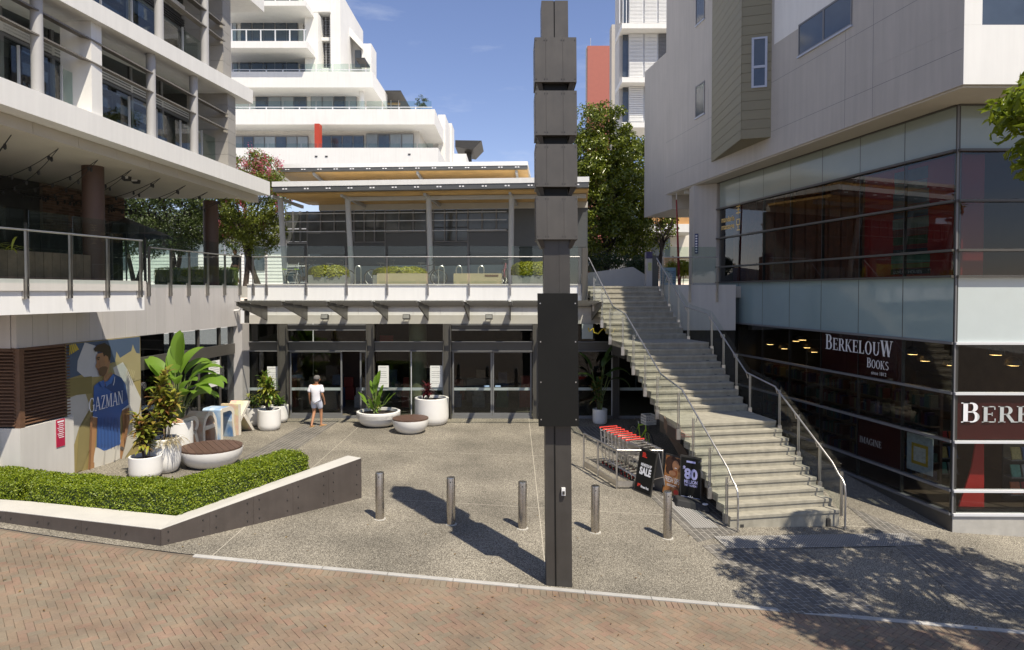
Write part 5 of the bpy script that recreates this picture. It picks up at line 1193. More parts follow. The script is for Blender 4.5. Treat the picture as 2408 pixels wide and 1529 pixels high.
for k in range(4):
    for y0, y1 in ((68, 181), (195, 287), (-50, 54)): px('corner_glazing', M['windowdark'], 1464 + k * 3.2, 1466.6 + k * 3.2, y0, y1, 57.8 - .0 * k, 57.9, WT)
for xx in (1456, 1464, 1472): px('roof_frame', M['wframe'], xx, xx + 1.5, -40, 55, 56.6, 56.7, WT)
# ================================================================== totem
TX, TY = .83, 11.83; tg = g(TX, TY)
TO = thing('totem', 'tall charcoal metal totem with stacked boxes and a black panel', 'totem', (TX, TY, tg))
def tz(y): return H + (HY - y) * 11.72 / F
def tb(m, x0, x1, y0, y1, z0, z1):
    s = lambda x, z: TX + x - .0097 * (z - tg)
    m.hexa([(s(x0, z0), TY + y0, z0), (s(x1, z0), TY + y0, z0), (s(x1, z0), TY + y1, z0), (s(x0, z0), TY + y1, z0), (s(x0, z1), TY + y0, z1), (s(x1, z1), TY + y0, z1), (s(x1, z1), TY + y1, z1), (s(x0, z1), TY + y1, z1)])
def tp_(name, mm, *a, par=TO, **k): return part(name, mm, par, lambda m: tb(m, *a), **k)
tp_('shaft', M['totem'], -.226, -.062, 0, .45, tg - .05, tz(1003)); tp_('shaft', M['totem'], -.06, .226, .006, .45, tg - .05, tz(1003)); tp_('shaft_seam', M['black'], -.075, -.05, -.006, .0055, tg, tz(1003))
tp_('shaft', M['totem'], -.226, .04, 0, .45, tz(690), tz(563)); tp_('shaft', M['totem'], .042, .226, -.004, .45, tz(690), tz(563))
tp_('core', M['black'], -.2, .2, .03, .42, tz(1003), tz(95) )
tp_('shaft', M['totembox'], -.228, -.02, 0, .45, tz(95), tz(3)); tp_('shaft', M['totembox'], -.0, .228, -.004, .45, tz(95), tz(3)); tp_('shaft_seam', M['black'], -.02, .0, .004, .44, tz(95), tz(3) - .01)
for y0, y1 in ((95, 197), (218, 320), (342, 440), (463, 563)):
    z1, z0 = tz(y0), tz(y1)
    b = tp_('box', M['totembox'], -.345, .345, -.10, .55, z0, z1)
    for x0, x1 in ((-.353, -.17), (-.167, .12), (.123, .353)):
        tp_('cladding_sheet', M['totembox'], x0, x1, -.122, -.101, z0 - .004, z1 + .004, par=b)
    for sgn in (-1, 1): tp_('cladding_sheet', M['totembox'], *sorted((sgn * .346, sgn * .358)), -.10, .55, z0 - .004, z1 + .004, par=b)
    for x in (-.33, -.19, -.145, .1, .145, .33):
        for zz in (z0 + .04, z1 - .05): tp_('rivet', M['totem'], x - .007, x + .007, -.128, -.1225, zz, zz + .016, par=b)
    zl = z0 - .14
    for sgn in (-1, 1):
        s = lambda x, z: TX + x - .0097 * (z - tg)
        part('gusset', M['totem'], TO, lambda m: m.hexa([(s(sgn * .20, zl), TY - .02, zl), (s(sgn * .27, zl), TY - .02, zl), (s(sgn * .27, zl), TY + .46, zl), (s(sgn * .20, zl), TY + .46, zl), (s(sgn * .24, z0), TY - .08, z0), (s(sgn * .335, z0), TY - .08, z0), (s(sgn * .335, z0), TY + .52, z0), (s(sgn * .24, z0), TY + .52, z0)]))
pn = tp_('black_panel', M['black'], -.345, .345, -.16, -.10, tz(1003), tz(690))
tp_('panel_frame', M['totem'], -.3, .3, -.1, .5, tz(1000), tz(693))
for x in (-.3, .3):
    for yy in (715, 805, 900, 988): tp_('bolt', M['steel'], x - .01, x + .01, -.166, -.1605, tz(yy), tz(yy) + .02, par=pn)
s = aty(1326, 1155, TY)
bx_ = tp_('socket_box', M['white2'], .05, .115, -.05, -.0, s[2] - .065, s[2] + .065); tp_('socket', M['dark'], .062, .103, -.062, -.0505, s[2] - .045, s[2] + .015, par=bx_)
# ================================================================== bollards
bl = [(893, 1222), (1060, 1234), (1228, 1244), (1399, 1253), (1569, 1267)]
nmz = ['leftmost steel bollard, nearest the planter wall', 'steel bollard standing in the shadow of the totem', 'steel bollard just left of the totem', 'steel bollard just right of the totem', 'rightmost steel bollard, in front of the advertising boards']
B0 = None
for (x, y), nm in zip(bl, nmz):
    p = gnd(x, y - 2)
    if B0 is None:
        B0 = thing('bollard', nm, 'bollard', p, group='steel bollards across the forecourt')
        MB().lathe([(.092, -.05), (.092, .985), (.088, .998), (.05, 1.0), (.0001, 1.0)], (0, 0, 0), 28).build('post', M['bollard'], B0, smooth=True, local=True)
        MB().box(-.008, .008, -.098, -.088, .9, .93).build('lock', M['dark'], B0, local=True)
        MB().lathe([(.125, -.03), (.125, .006), (.094, .008)], (0, 0, 0), 24).build('collar', M['concrete'], B0, local=True)
    else: dup(B0, p, 0, nm)
# ================================================================== planter wall with hedge
oc, oe, ol = Vector((-6.33, 12.2)), Vector((-3.49, 15.69)), Vector((-9.5, 12.72)); oll = Vector((-14, 13.45))
ztop = {'l': .57, 'c': .41, 'e': .84}
PWA = thing('planter_wall', 'dark metal clad planter wall with a pale concrete cap and riveted plates', 'planter', (-6.33, 12.2, .1))
def seg(a, b, za, zb, wa, wb, wia, wib, rows):
    d = (b - a).normalized(); n = Vector((-d.y, d.x)); L = (b - a).length
    if d.x < 0: n = -n
    if n.y < 0: n = -n
    ga, gb = g(a.x, a.y) - .1, g(b.x, b.y) - .1
    ia, ib = a + n * wa, b + n * wb
    if wia is not None: ia = Vector(wia)
    if wib is not None: ib = Vector(wib)
    part('concrete_cap', M['cap'], PWA, lambda m: m.hexa([(*a, ga), (*b, gb), (*ib, gb), (*ia, ga), (*a, za), (*b, zb), (*ib, zb), (*ia, za)]), bevel=.006)
    part('steel_backing', M['corten'], PWA, lambda m: m.hexa([(*(a - n * .0045), ga), (*(b - n * .0045), gb), (*(b - n * .0008), gb), (*(a - n * .0008), ga), (*(a - n * .0045), za - .014), (*(b - n * .0045), zb - .014), (*(b - n * .0008), zb - .014), (*(a - n * .0008), za - .014)]))
    N = max(2, round(L / .82)); of = -n * .010; o2 = -n * .005
    for i in range(N):
        t0, t1 = i / N + .0008, (i + 1) / N - .0008
        q = lambda t, z, o: (*(a.lerp(b, t) + o), z)
        zt = lambda t: za + (zb - za) * t - .012
        zg = lambda t: ga + (gb - ga) * t
        pl = part('steel_plate', M['corten'], PWA, lambda m: m.hexa([q(t0, zg(t0), of), q(t1, zg(t1), of), q(t1, zg(t1), o2), q(t0, zg(t0), o2), q(t0, zt(t0), of), q(t1, zt(t1), of), q(t1, zt(t1), o2), q(t0, zt(t0), o2)]))
        for tt in (t0 + .14 / N, t1 - .14 / N):
            for r in range(rows(tt)):
                hh = zt(tt) - zg(tt) - .1; zz = zg(tt) + .1 + hh * (r + .5) / rows(tt)
                part('rivet', M['dark'], pl, lambda m: m.box(*sorted((q(tt, 0, of)[0] - .011, q(tt, 0, of)[0] + .011)), q(tt, 0, of)[1] - .014, q(tt, 0, of)[1] + .01, zz - .011, zz + .011))
ic = Vector((-6.32, 12.86))
d1 = (oe - oc).normalized(); n1 = Vector((-d1.y, d1.x))
icr = Vector((-6.40, 12.92)); ie = oe + n1 * .42 + d1 * (-.05)
seg(ol, oc, .57, .41, .55, .55, (-9.45, 13.3), icr[:], lambda t: 1)
seg(oll, ol, .62, .57, .55, .55, None, (-9.45, 13.3), lambda t: 1)
seg(oc, oe, .412, .842, .4, .4, icr[:], ie[:], lambda t: 2 if t < .35 else 3 if t < .7 else 4)
e0, e1 = oe, ie; part('end_plate', M['corten'], PWA, lambda m: m.prism([(*(e0 + d1 * .002), -.2), (*(e1 + d1 * .002), -.2), (*(e1 + d1 * .002), .83), (*(e0 + d1 * .002), .83)], (d1.x * .008, d1.y * .008, 0)))
# ================================================================== pots and round benches
def potprof(r, h, foot=.62, rim=.05, rnd=.3):
    p = [(r * foot * .9, 0)]
    for i in range(7):
        a = math.pi / 2 * i / 6; p.append((r * foot + (r - r * foot) * math.sin(a), h * rnd * (1 - math.cos(a)) + .0))
    p += [(r, h * .6), (r, h), (r - .012, h + .01), (r - rim, h + .008), (r - rim, h - .12), (r - rim - .02, h - .14)]
    return p
def pot(t, p, r, h, foot=.62, rim=.05, rnd=.3):
    part('pot', M['pot'], t, lambda m: m.lathe(potprof(r, h, foot, rim, rnd), p, 36), smooth=True)
    part('soil', M['soil'], t, lambda m: m.lathe([(r - rim - .015, -.02), (r - rim - .03, .02), (.0001, .05)], (p[0], p[1], p[2] + h - .1), 24))
def bench(x, y, r, h, label, n):
    p = gnd(x, y); p = (p[0], p[1], p[2] - .015)
    t = thing('round_bench', label, 'bench', p)
    pr_ = [(r * .45, 0)]
    for i in range(1, 9):
        a = math.pi / 2 * i / 8; pr_.append((r * (.45 + .55 * math.sin(a)), (h - .06) * (1 - math.cos(a) ** 1.1) * .96 + .0))
    pr_ += [(r, h - .05), (r * .96, h - .045)]
    part('bowl', M['pot'], t, lambda m: m.lathe(pr_, p, 40), smooth=True)
    a0 = R(35)
    for i in range(n):
        u0 = -r + 2 * r * i / n + .004; u1 = -r + 2 * r * (i + 1) / n - .004; poly = []
        for u, s in ((u0, -1), (u1, -1), (u1, 1), (u0, 1)):
            v = s * math.sqrt(max(0.0004, (r * .995) ** 2 - u * u)); poly.append((p[0] + u * math.cos(a0) - v * math.sin(a0), p[1] + u * math.sin(a0) + v * math.cos(a0), p[2] + h - .045))
        if n < 12 or True:
            # rounded ends of each board
            pts = []
            for k in range(4): uu = u0 + (u1 - u0) * k / 3; pts.append((uu, -math.sqrt(max(.0004, (r * .995) ** 2 - uu * uu))))
            for k in range(4): uu = u1 - (u1 - u0) * k / 3; pts.append((uu, math.sqrt(max(.0004, (r * .995) ** 2 - uu * uu))))
            part('board', M['deckwood'], t, lambda m: m.prism([(p[0] + u * math.cos(a0) - v * math.sin(a0), p[1] + u * math.sin(a0) + v * math.cos(a0), p[2] + h - .045) for u, v in pts], (0, 0, .045)))
bench(965, 1016, .60, .5, 'round white bench with timber top in front of the tall pot', 12)
bench(497, 1094, .78, .52, 'wide white bowl bench with timber slats beside the coloured letters', 10)
# ================================================================== plants
def blade(mb, base, az, el, L, W, droop, n=6, fold=.2, tip=.15, roll=0):
    p = Vector(base); d = Vector((math.cos(az), math.sin(az), 0)); e = el; V = []
    side = Vector((-math.sin(az), math.cos(az), 0))
    for i in range(n + 1):
        u = i / n; w = W * .5 * (math.sin(math.pi * min(1, u * .92 + .05)) ** .7) * (1 if u < .98 else tip)
        up = Vector((0, 0, 1)) * math.cos(e) - d * math.sin(e)
        s2 = (side + up * roll).normalized()
        V += [p + s2 * w + up * fold * w, p, p - s2 * w + up * fold * w]
        p = p + (d * math.cos(e) + Vector((0, 0, 1)) * math.sin(e)) * (L / n); e -= droop / n
    mb.add(V, [(3 * i, 3 * i + 1, 3 * i + 4, 3 * i + 3) for i in range(n)] + [(3 * i + 1, 3 * i + 2, 3 * i + 5, 3 * i + 4) for i in range(n)])
M['leaf_big'] = leafmat('banana_leaf', (.13, .25, .03), (.20, .33, .04), .35, .45)
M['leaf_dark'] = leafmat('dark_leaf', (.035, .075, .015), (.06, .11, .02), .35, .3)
M['croton'] = leafmat('croton_leaf', (.36, .36, .05), (.15, .19, .03), .35, .4)
M['croton2'] = leafmat('croton_red_leaf', (.20, .07, .03), (.32, .27, .05), .35, .35)
M['cordy'] = leafmat('cordyline_leaf', (.10, .012, .02), (.18, .03, .035), .3, .4)
M['stem'] = mat('green_stem', (.13, .17, .05), .6); M['bark'] = mat('bark', (.10, .075, .05), .85, var=.3, scale=12, bump=.3); M['darkbark'] = mat('dark_bark', (.045, .032, .025), .85, var=.3, scale=12)
def paradise(t, p, hs, m_, seed, W=.3, stemr=.018):
    rg = random.Random(seed)
    for (dx, dy, h, az, el, L, dr) in hs:
        b = Vector(p); e = b + Vector((dx, dy, h)); mid = b.lerp(e, .5) + Vector((dx * -.15, dy * -.15, 0))
        st = part('stalk', M['stem'], t, lambda m: m.tube([b + Vector((rg.uniform(-.06, .06), rg.uniform(-.06, .06), 0)), mid, e], stemr, 6, rs=[stemr * 1.4, stemr, stemr * .7]))
        mb = MB(); blade(mb, tuple(e - Vector((0, 0, .02))), az, el, L, W * L / .9, dr, 9, .35, .1, rg.uniform(-.35, .35)); mb.build('leaf', m_, t, smooth=True)
def bushy(t, p, n, h, r, m1, m2, seed, L=.24, W=.075, stems=5):
    rg = random.Random(seed); A = MB(); B = MB(); S = MB()
    for s in range(stems):
        az = rg.uniform(0, 6.28); rr = rg.uniform(.05, .5) * r; hh = h * rg.uniform(.55, 1); tip = Vector((p[0] + rr * math.cos(az), p[1] + rr * math.sin(az), p[2] + hh)); b = Vector((p[0] + rr * .3 * math.cos(az), p[1] + rr * .3 * math.sin(az), p[2] - .05))
        S.tube([b, b.lerp(tip, .6) + Vector((rg.uniform(-.03, .03), rg.uniform(-.03, .03), 0)), tip], .012, 5)
        k = n // stems
        for i in range(k):
            u = rg.random() ** .6; q = b.lerp(tip, .25 + .75 * u); blade(A if rg.random() < .65 else B, tuple(q), rg.uniform(0, 6.28), rg.uniform(-.3, 1.2) if u < .9 else rg.uniform(.6, 1.4), L * rg.uniform(.6, 1.15), W * rg.uniform(.7, 1.2), rg.uniform(.4, 1.6), 4, .25)
    S.build('stem', M['bark'], t); A.build('foliage', m1, t, smooth=True); B.build('foliage', m2, t, smooth=True)
# left group
p = gnd(343, 1122); t = thing('potted_plant', 'croton in the low round white pot nearest the hedge', 'plant', p); pot(t, p, .37, .52, .6, .04); bushy(t, (p[0], p[1], p[2] + .48), 260, 1.05, .5, M['croton'], M['croton2'], 1, .27, .09, 7)
p = gnd(385, 1110); p = (p[0], p[1] + .05, p[2]); t = thing('potted_plant', 'croton with dry grass in the taller white pot behind the low pot', 'plant', p); pot(t, p, .38, .85, .55, .04, .45); bushy(t, (p[0], p[1], p[2] + .8), 420, 1.75, .75, M['croton'], M['croton2'], 2, .28, .09, 9)
mb = MB(); rg = random.Random(5)
for i in range(90): blade(mb, (p[0] + .2 + rg.uniform(-.2, .2), p[1] - .2 + rg.uniform(-.2, .2), p[2] + .8), rg.uniform(-1.8, .6), rg.uniform(.2, 1.1), rg.uniform(.25, .5), .012, 2.2, 4, .1)
mb.build('dry_grass', leafmat('dry_grass', (.30, .24, .13), (.42, .36, .2), .7, .3), t)
p = gnd(422, 1062); t = thing('potted_plant', 'big bird of paradise in the grey pot beside the bowl bench', 'plant', p)
part('pot', M['pot'], t, lambda m: m.lathe(potprof(.36, .85, .7, .04), p, 32), smooth=True); part('soil', M['soil'], t, lambda m: m.lathe([(.31, -.02), (.3, .02), (.0001, .04)], (p[0], p[1], p[2] + .77), 20))
hs = [(-.1, .0, 1.5, 1.75, 1.35, 1.0, .35), (.05, .0, 1.6, 1.2, 1.5, 1.05, .1), (-.35, -.1, 1.25, 2.7, .95, 1.05, .5), (.25, .1, 1.25, .2, .9, .85, 1.6), (.35, -.15, 1.05, -.25, .6, .8, 1.7), (.3, .1, .9, .3, .4, .75, 1.5), (-.3, -.1, 1.0, 3.3, .55, .6, 1.2), (0, -.1, 1.2, -1.2, .9, .7, 1.3), (.15, .1, 1.45, .6, 1.05, .8, 1.3), (-.15, 0, 1.35, 2.2, 1.2, .8, .4), (.4, .0, .75, -.1, .75, .85, 1.5), (.45, .15, 1.1, .35, .8, .9, 1.7), (.2, -.2, .85, -.7, .8, .75, 1.3), (.3, .2, 1.35, .9, 1.0, .85, 1.2), (-.05, .1, 1.8, 1.5, 1.5, .9, .1), (.1, -.05, 1.5, .9, 1.2, 1.0, .9), (.35, .05, 1.3, .5, 1.0, .95, 1.5), (.5, -.05, 1.0, .0, .9, .9, 1.8), (.15, -.15, 1.0, -.5, 1.0, .8, 1.2), (-.2, -.15, 1.1, 3.0, 1.1, .9, .6)]
paradise(t, (p[0], p[1], p[2] + .75), hs, M['leaf_big'], 3, .42)
p2 = gnd(425, 1078)
# group beside the letter K
p = gnd(633, 1010); t = thing('potted_plant', 'yellow croton in the upright white pot left of the open door', 'plant', p); pot(t, p, .37, .68, .7, .04); bushy(t, (p[0], p[1], p[2] + .62), 300, 1.25, .75, M['croton'], M['leaf_big'], 4, .33, .085, 8)
p = gnd(600, 1000); t = thing('potted_plant', 'leafy plant in the white pot partly hidden on the left of the upright pot', 'plant', p); pot(t, p, .34, .62, .5, .04); bushy(t, (p[0], p[1], p[2] + .56), 110, .55, .5, M['leaf_dark'], M['croton'], 6)
p = gnd(655, 993); t = thing('potted_plant', 'low green plant in the white pot behind the upright pot', 'plant', p); pot(t, p, .34, .6, .5, .04); bushy(t, (p[0], p[1], p[2] + .55), 90, .35, .45, M['leaf_big'], M['leaf_dark'], 7)
# centre group
p = gnd(890, 1000); t = thing('potted_plant', 'bird of paradise in the wide white bowl planter', 'plant', p); pot(t, p, .755, .5, .5, .09, .85)
hs = [(0, 0, .75, 1.5, 1.45, .62, .1), (.07, .02, .95, 1.2, 1.35, .6, .2), (-.1, 0, .7, 2.2, 1.3, .5, .2), (.35, -.05, .35, .2, .9, .55, .2), (.25, .05, .3, .4, 1.1, .5, .2), (-.32, 0, .4, 2.9, 1.0, .5, .3), (-.22, -.1, .25, 3.3, 1.0, .45, .3), (.1, -.1, .3, -1.2, 1.2, .5, .3), (-.1, -.15, .2, -1.9, 1.2, .45, .3), (.15, 0, .55, .9, 1.3, .5, .2), (-.05, .1, .5, 1.9, 1.35, .55, .1)]
paradise(t, (p[0] - .1, p[1] - .05, p[2] + .42), hs, M['leaf_big'], 8, .3, .016); bushy(t, (p[0] - .1, p[1], p[2] + .42), 60, .55, .3, M['leaf_big'], M['croton'], 9, .3, .07, 8)
p = gnd(1015, 996); t = thing('potted_plant', 'red leaved cordyline in the tall wide white pot', 'plant', p); pot(t, p, .6, .92, .72, .09, .3); bushy(t, (p[0] - .12, p[1], p[2] + .85), 70, .5, .22, M['cordy'], M['cordy'], 10, .32, .07, 4)
# under the stairs
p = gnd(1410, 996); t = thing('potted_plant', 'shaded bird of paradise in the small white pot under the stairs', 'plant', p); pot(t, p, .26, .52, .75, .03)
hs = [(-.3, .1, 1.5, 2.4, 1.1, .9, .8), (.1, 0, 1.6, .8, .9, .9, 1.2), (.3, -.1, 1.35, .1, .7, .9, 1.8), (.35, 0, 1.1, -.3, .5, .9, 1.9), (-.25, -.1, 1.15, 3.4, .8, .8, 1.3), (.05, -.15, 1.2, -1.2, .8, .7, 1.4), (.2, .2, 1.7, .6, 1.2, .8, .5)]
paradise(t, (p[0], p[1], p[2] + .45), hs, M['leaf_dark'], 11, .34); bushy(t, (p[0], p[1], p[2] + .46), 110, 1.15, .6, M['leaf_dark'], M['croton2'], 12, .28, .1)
# ================================================================== coloured seat letters beside the left wall
def paintmat(name, cols, sc):
    m, n, l, p_ = nodes(name); p_.inputs['Roughness'].default_value = .45
    geo = n.new('ShaderNodeNewGeometry'); nz = n.new('ShaderNodeTexNoise'); nz.inputs['Scale'].default_value = sc; nz.inputs['Detail'].default_value = 3; nz.inputs['Distortion'].default_value = .8; l.new(geo.outputs['Position'], nz.inputs[0])
    cr = n.new('ShaderNodeValToRGB'); e = cr.color_ramp.elements; e[0].position = .32; e[0].color = (*cols[0], 1); e[1].position = .7; e[1].color = (*cols[-1], 1)
    for i, c in enumerate(cols[1:-1]): cr.color_ramp.elements.new(.32 + .38 * (i + 1) / (len(cols) - 1)).color = (*c, 1)
    l.new(nz.outputs[0], cr.inputs[0]); l.new(cr.outputs[0], p_.inputs['Base Color']); return m
PM = [paintmat('peach_paint', [(.62, .30, .16), (.66, .45, .32), (.66, .55, .42)], 1.6), paintmat('peach_cream_paint', [(.62, .28, .14), (.66, .5, .38), (.68, .62, .5)], 1.5), paintmat('blue_paint', [(.12, .26, .52), (.45, .56, .66), (.66, .66, .63)], 1.8), paintmat('pink_yellow_paint', [(.66, .40, .34), (.66, .60, .35), (.66, .60, .52)], 1.7)]
LT = Wall((-9.16, 18.95), (-8.60, 22.75), 1)
def letter(i, s0, w, label, outer, inner):
    t = thing('seat_letter', label, 'letter', LT.pt(s0, 0, g(*LT.xy(s0))), group='giant coloured seat letters')
    z0 = g(*LT.xy(s0 + w / 2)); D = .62
    def ringmesh(o, inn):                              # extruded outline: front edge cream, skins painted
        f = [LT.pt(s0 + x * w, 0, z0 + y) for x, y in o]; return f
    n3 = (LT.n * -D).to_3d()
    fr = MB(); sk = MB()
    for ol_, il in zip(outer, inner):                  # matching strips of outline and inner outline
        for (a, b), (c, d) in zip(zip(ol_, ol_[1:]), zip(il, il[1:])):
            A_, B_, C_, D_ = [Vector(LT.pt(s0 + q[0] * w, 0, z0 + q[1])) for q in (a, b, d, c)]
            fr.prism([A_, B_, C_, D_], n3 * .03)
            A2, B2, C2, D2 = [v + n3 * .031 for v in (A_, B_, C_, D_)]
            sk.prism([A2, B2, C2, D2], n3 * .969)
    sk.build('painted_body', PM[i], t, smooth=False); fr.build('front_edge', M['cream'], t)
arc = lambda cx, cy, rx, ry, a0, a1, n=8: [(cx + rx * math.cos(R(a0 + (a1 - a0) * k / n)), cy + ry * math.sin(R(a0 + (a1 - a0) * k / n))) for k in range(n + 1)]
# first letter: stem, bowl, kicked leg
letter(0, 0, .78, 'shaded giant letter nearest the bowl bench, first of the row', [[(0, 0), (0, .95), (.08, .98), (.6, .98)] + arc(.6, .74, .32, .24, 90, -60), [(.76, .53), (1.0, 0)], [(.3, .6), (.76, .53)]], [[(.13, 0), (.13, .84), (.16, .86), (.56, .86)] + arc(.56, .72, .2, .15, 90, -60), [(.60, .56), (.86, 0)], [(.3, .5), (.70, .44)]])
letter(1, .92, .72, 'peach giant letter A with a rounded top', [[(0, 0), (0, .5)] + arc(.5, .5, .5, .5, 180, 0, 12) + [(1, 0)], [(.12, .60), (.88, .60)]], [[(.14, 0), (.14, .5)] + arc(.5, .5, .36, .38, 180, 0, 12) + [(.86, 0)], [(.12, .48), (.88, .48)]])
letter(2, 1.85, .78, 'blue painted giant letter third in the row', [[(0, 0), (0, .95), (.08, 1.0), (.6, 1.0)] + arc(.6, .75, .36, .25, 90, 0) + [(.9, .5), (1.04, 0)]], [[(.13, 0), (.13, .86), (.16, .87), (.56, .87)] + arc(.56, .72, .24, .15, 90, 0) + [(.78, .5), (.9, 0)]])
letter(3, 2.85, .78, 'pink and yellow giant letter K at the far end of the row', [[(0, 0), (0, 1.0)], [(.1, .38), (.92, 1.0)], [(.38, .56), (1.05, 0)]], [[(.16, 0), (.16, 1.0)], [(.1, .56), (.76, 1.02)], [(.5, .64), (1.22, 0)]])
# ================================================================== trolley bay
TRG = (2.68, 17.36); f_ = Vector((.385, -.923)); r_ = Vector((.99, .12))
TBY = thing('trolley_bay', 'stainless steel tube bay holding the shopping trolleys', 'trolley bay', (2.68, 17.36, g(2.68, 17.36)))
c0 = Vector((2.68, 17.36)); c1 = c0 + r_ * 1.22; bk = c0 - f_ * 1.75; bk2 = c1 - f_ * 1.75; md = c0.lerp(bk, .55)
Z = lambda v, h: (v.x, v.y, g(v.x, v.y) + h)
for v in (c0, c1, md, bk, bk2): part('post', M['steel'], TBY, lambda m: m.tube([Z(v, -.02), Z(v, .98)], .026, 10), smooth=True); 
part('top_rail', M['steel'], TBY, lambda m: m.tube([Z(bk, .98), Z(md, .99), Z(c0, 1.0)], .026, 10), smooth=True); part('top_rail', M['steel'], TBY, lambda m: m.tube([Z(c0, 1.0), Z(c1, 1.0)], .026, 10), smooth=True); part('top_rail', M['steel'], TBY, lambda m: m.tube([Z(c1, 1.0), Z(bk2, .98)], .026, 10), smooth=True)
for a, b in ((c0, md), (md, bk), (c0, c1)):
    part('kick_rail', M['steel_worn'], TBY, lambda m: m.prism([Z(a, .06), Z(b, .06), Z(b, .2), Z(a, .2)], (.03, .03, 0)))
def trolley():
    t = thing('shopping_trolley', '', 'shopping trolley', (0, 0, 0), group='nested shopping trolleys in the bay')
    # local: nose towards -Y, handle at +Y
    def lp(name, mm, fn, **k): m = MB(); fn(m); return m.build(name, mm, t, local=True, **k)
    def basket(m):
        y0, y1 = -.42, .38; zt, zb = .98, .58
        def ring(z, yA, yB, wA, wB): m.tube([(-wA, yA, z), (wA, yA, z), (wB, yB, z), (-wB, yB, z)], .007, 5, closed=True)
        ring(zt, -.46, .38, .22, .28); ring(zb, -.34, .34, .18, .23); ring((zt + zb) / 2, -.4, .36, .2, .255)
        for i in range(9):
            u = i / 8; yb, yt = -.34 + .68 * u, -.46 + .84 * u; wb, wt = .18 + .05 * u, .22 + .06 * u
            for s in (-1, 1): m.tube([(s * wb, yb, zb), (s * wt, yt, zt)], .004, 4)
            m.tube([(-wb, yb, zb), (wb, yb, zb)], .004, 4)
        for i in range(7):
            u = -1 + 2 * i / 6; m.tube([(u * .18, -.34, zb), (u * .22, -.46, zt)], .004, 4); m.tube([(u * .23, .34, zb), (u * .28, .38, zt)], .004, 4)
    lp('basket', M['steel'], basket)
    lp('frame', M['steel_worn'], lambda m: [m.tube([(s * .27, .42, 1.04), (s * .27, .36, .62), (s * .26, .34, .30), (s * .24, .3, .16), (s * .19, -.42, .14)], .013, 6) for s in (-1, 1)])
    lp('lower_rack', M['steel_worn'], lambda m: [m.tube([(-.2, y, .17), (.2, y, .17)], .006, 4) for y in (-.4, -.2, 0, .2)])
    lp('handle', M['redplastic'], lambda m: m.tube([(-.29, .44, 1.05), (.29, .44, 1.05)], .017, 8), smooth=True)
    lp('end_grip', M['redplastic'], lambda m: [m.tube([(s * .28, .44, 1.05), (s * .28, .42, 1.03)], .022, 6) for s in (-1, 1)])
    lp('seat_flap', M['steel_worn'], lambda m: m.box(-.2, .2, .30, .312, .80, .94))
    for s, y in ((-.2, -.4), (.2, -.4), (-.25, .3), (.25, .3)):
        w = lp('wheel', M['rubber'], lambda m: m.tube([(s - .014, y, .06), (s + .014, y, .06)], .06, 14))
        m = MB(); m.tube([(s - .017, y, .06), (s + .017, y, .06)], .03, 8); m.build('hub', M['redplastic'], w, local=True)
    return t
tr = trolley(); az = math.atan2(f_.x, -f_.y)                      # -Y axis -> f_
words = ['foremost', 'second', 'third', 'fourth', 'fifth', 'sixth', 'seventh', 'rearmost']
for i in range(8):
    c = Vector((3.50, 18.0)) - f_ * (i * .2); lab = f'{words[i]} of the red handled shopping trolleys counted from the front rail'
    if i == 0: tr.location = (c.x, c.y, g(c.x, c.y)); tr.rotation_euler = (0, 0, az); tr['label'] = lab
    else: dup(tr, (c.x, c.y, g(c.x, c.y)), az, lab)
# ================================================================== advertising boards
def aboard(name, label, bl_, br_, h, lean, fn, two=True):
    a, b = Vector(gnd(*bl_)), Vector(gnd(*br_)); ux = b - a; W_ = ux.length; ux.normalize(); nrm_ = ux.cross(Vector((0, 0, 1))).normalized()
    uy = (Vector((0, 0, 1)) * math.cos(lean) - nrm_ * math.sin(lean)).normalized(); un = ux.cross(uy).normalized()
    if un.y > 0: un = -un
    t = thing(name, label, 'sign board', tuple(a.lerp(b, .5)))
    def q(x, y, o): return a + ux * (x * W_) + uy * (y * h) + un * o
    def plate(nm, mm, x0, x1, y0, y1, o0, o1): return part(nm, mm, t, lambda m: m.hexa([q(x0, y0, o0), q(x1, y0, o0), q(x1, y0, o1), q(x0, y0, o1), q(x0, y1, o0), q(x1, y1, o0), q(x1, y1, o1), q(x0, y1, o1)]))
    plate('front_panel', M['dark'], 0, 1, 0, 1, -.03, 0)
    if two:
        top = q(0, 1, -.05); back = Vector((nrm_.x, nrm_.y, 0)) * -1
        d = -un; d.z = 0; d.normalize(); f0 = a + d * (2 * h * math.sin(lean) + .08); f1 = b + d * (2 * h * math.sin(lean) + .08)
        part('rear_panel', M['frame'], t, lambda m: m.hexa([f0, f1, f1 + d * .03, f0 + d * .03, q(0, .99, -.035), q(1, .99, -.035), q(1, .99, -.06), q(0, .99, -.06)]))
        for e in (0, 1): part('stay', M['steel'], t, lambda m: m.tube([q(e, .4, -.02), (f0 if e == 0 else f1).lerp(q(e, 1, -.03), .4)], .008, 5))
    fn(t, q, plate, W_, ux, uy)
    return t
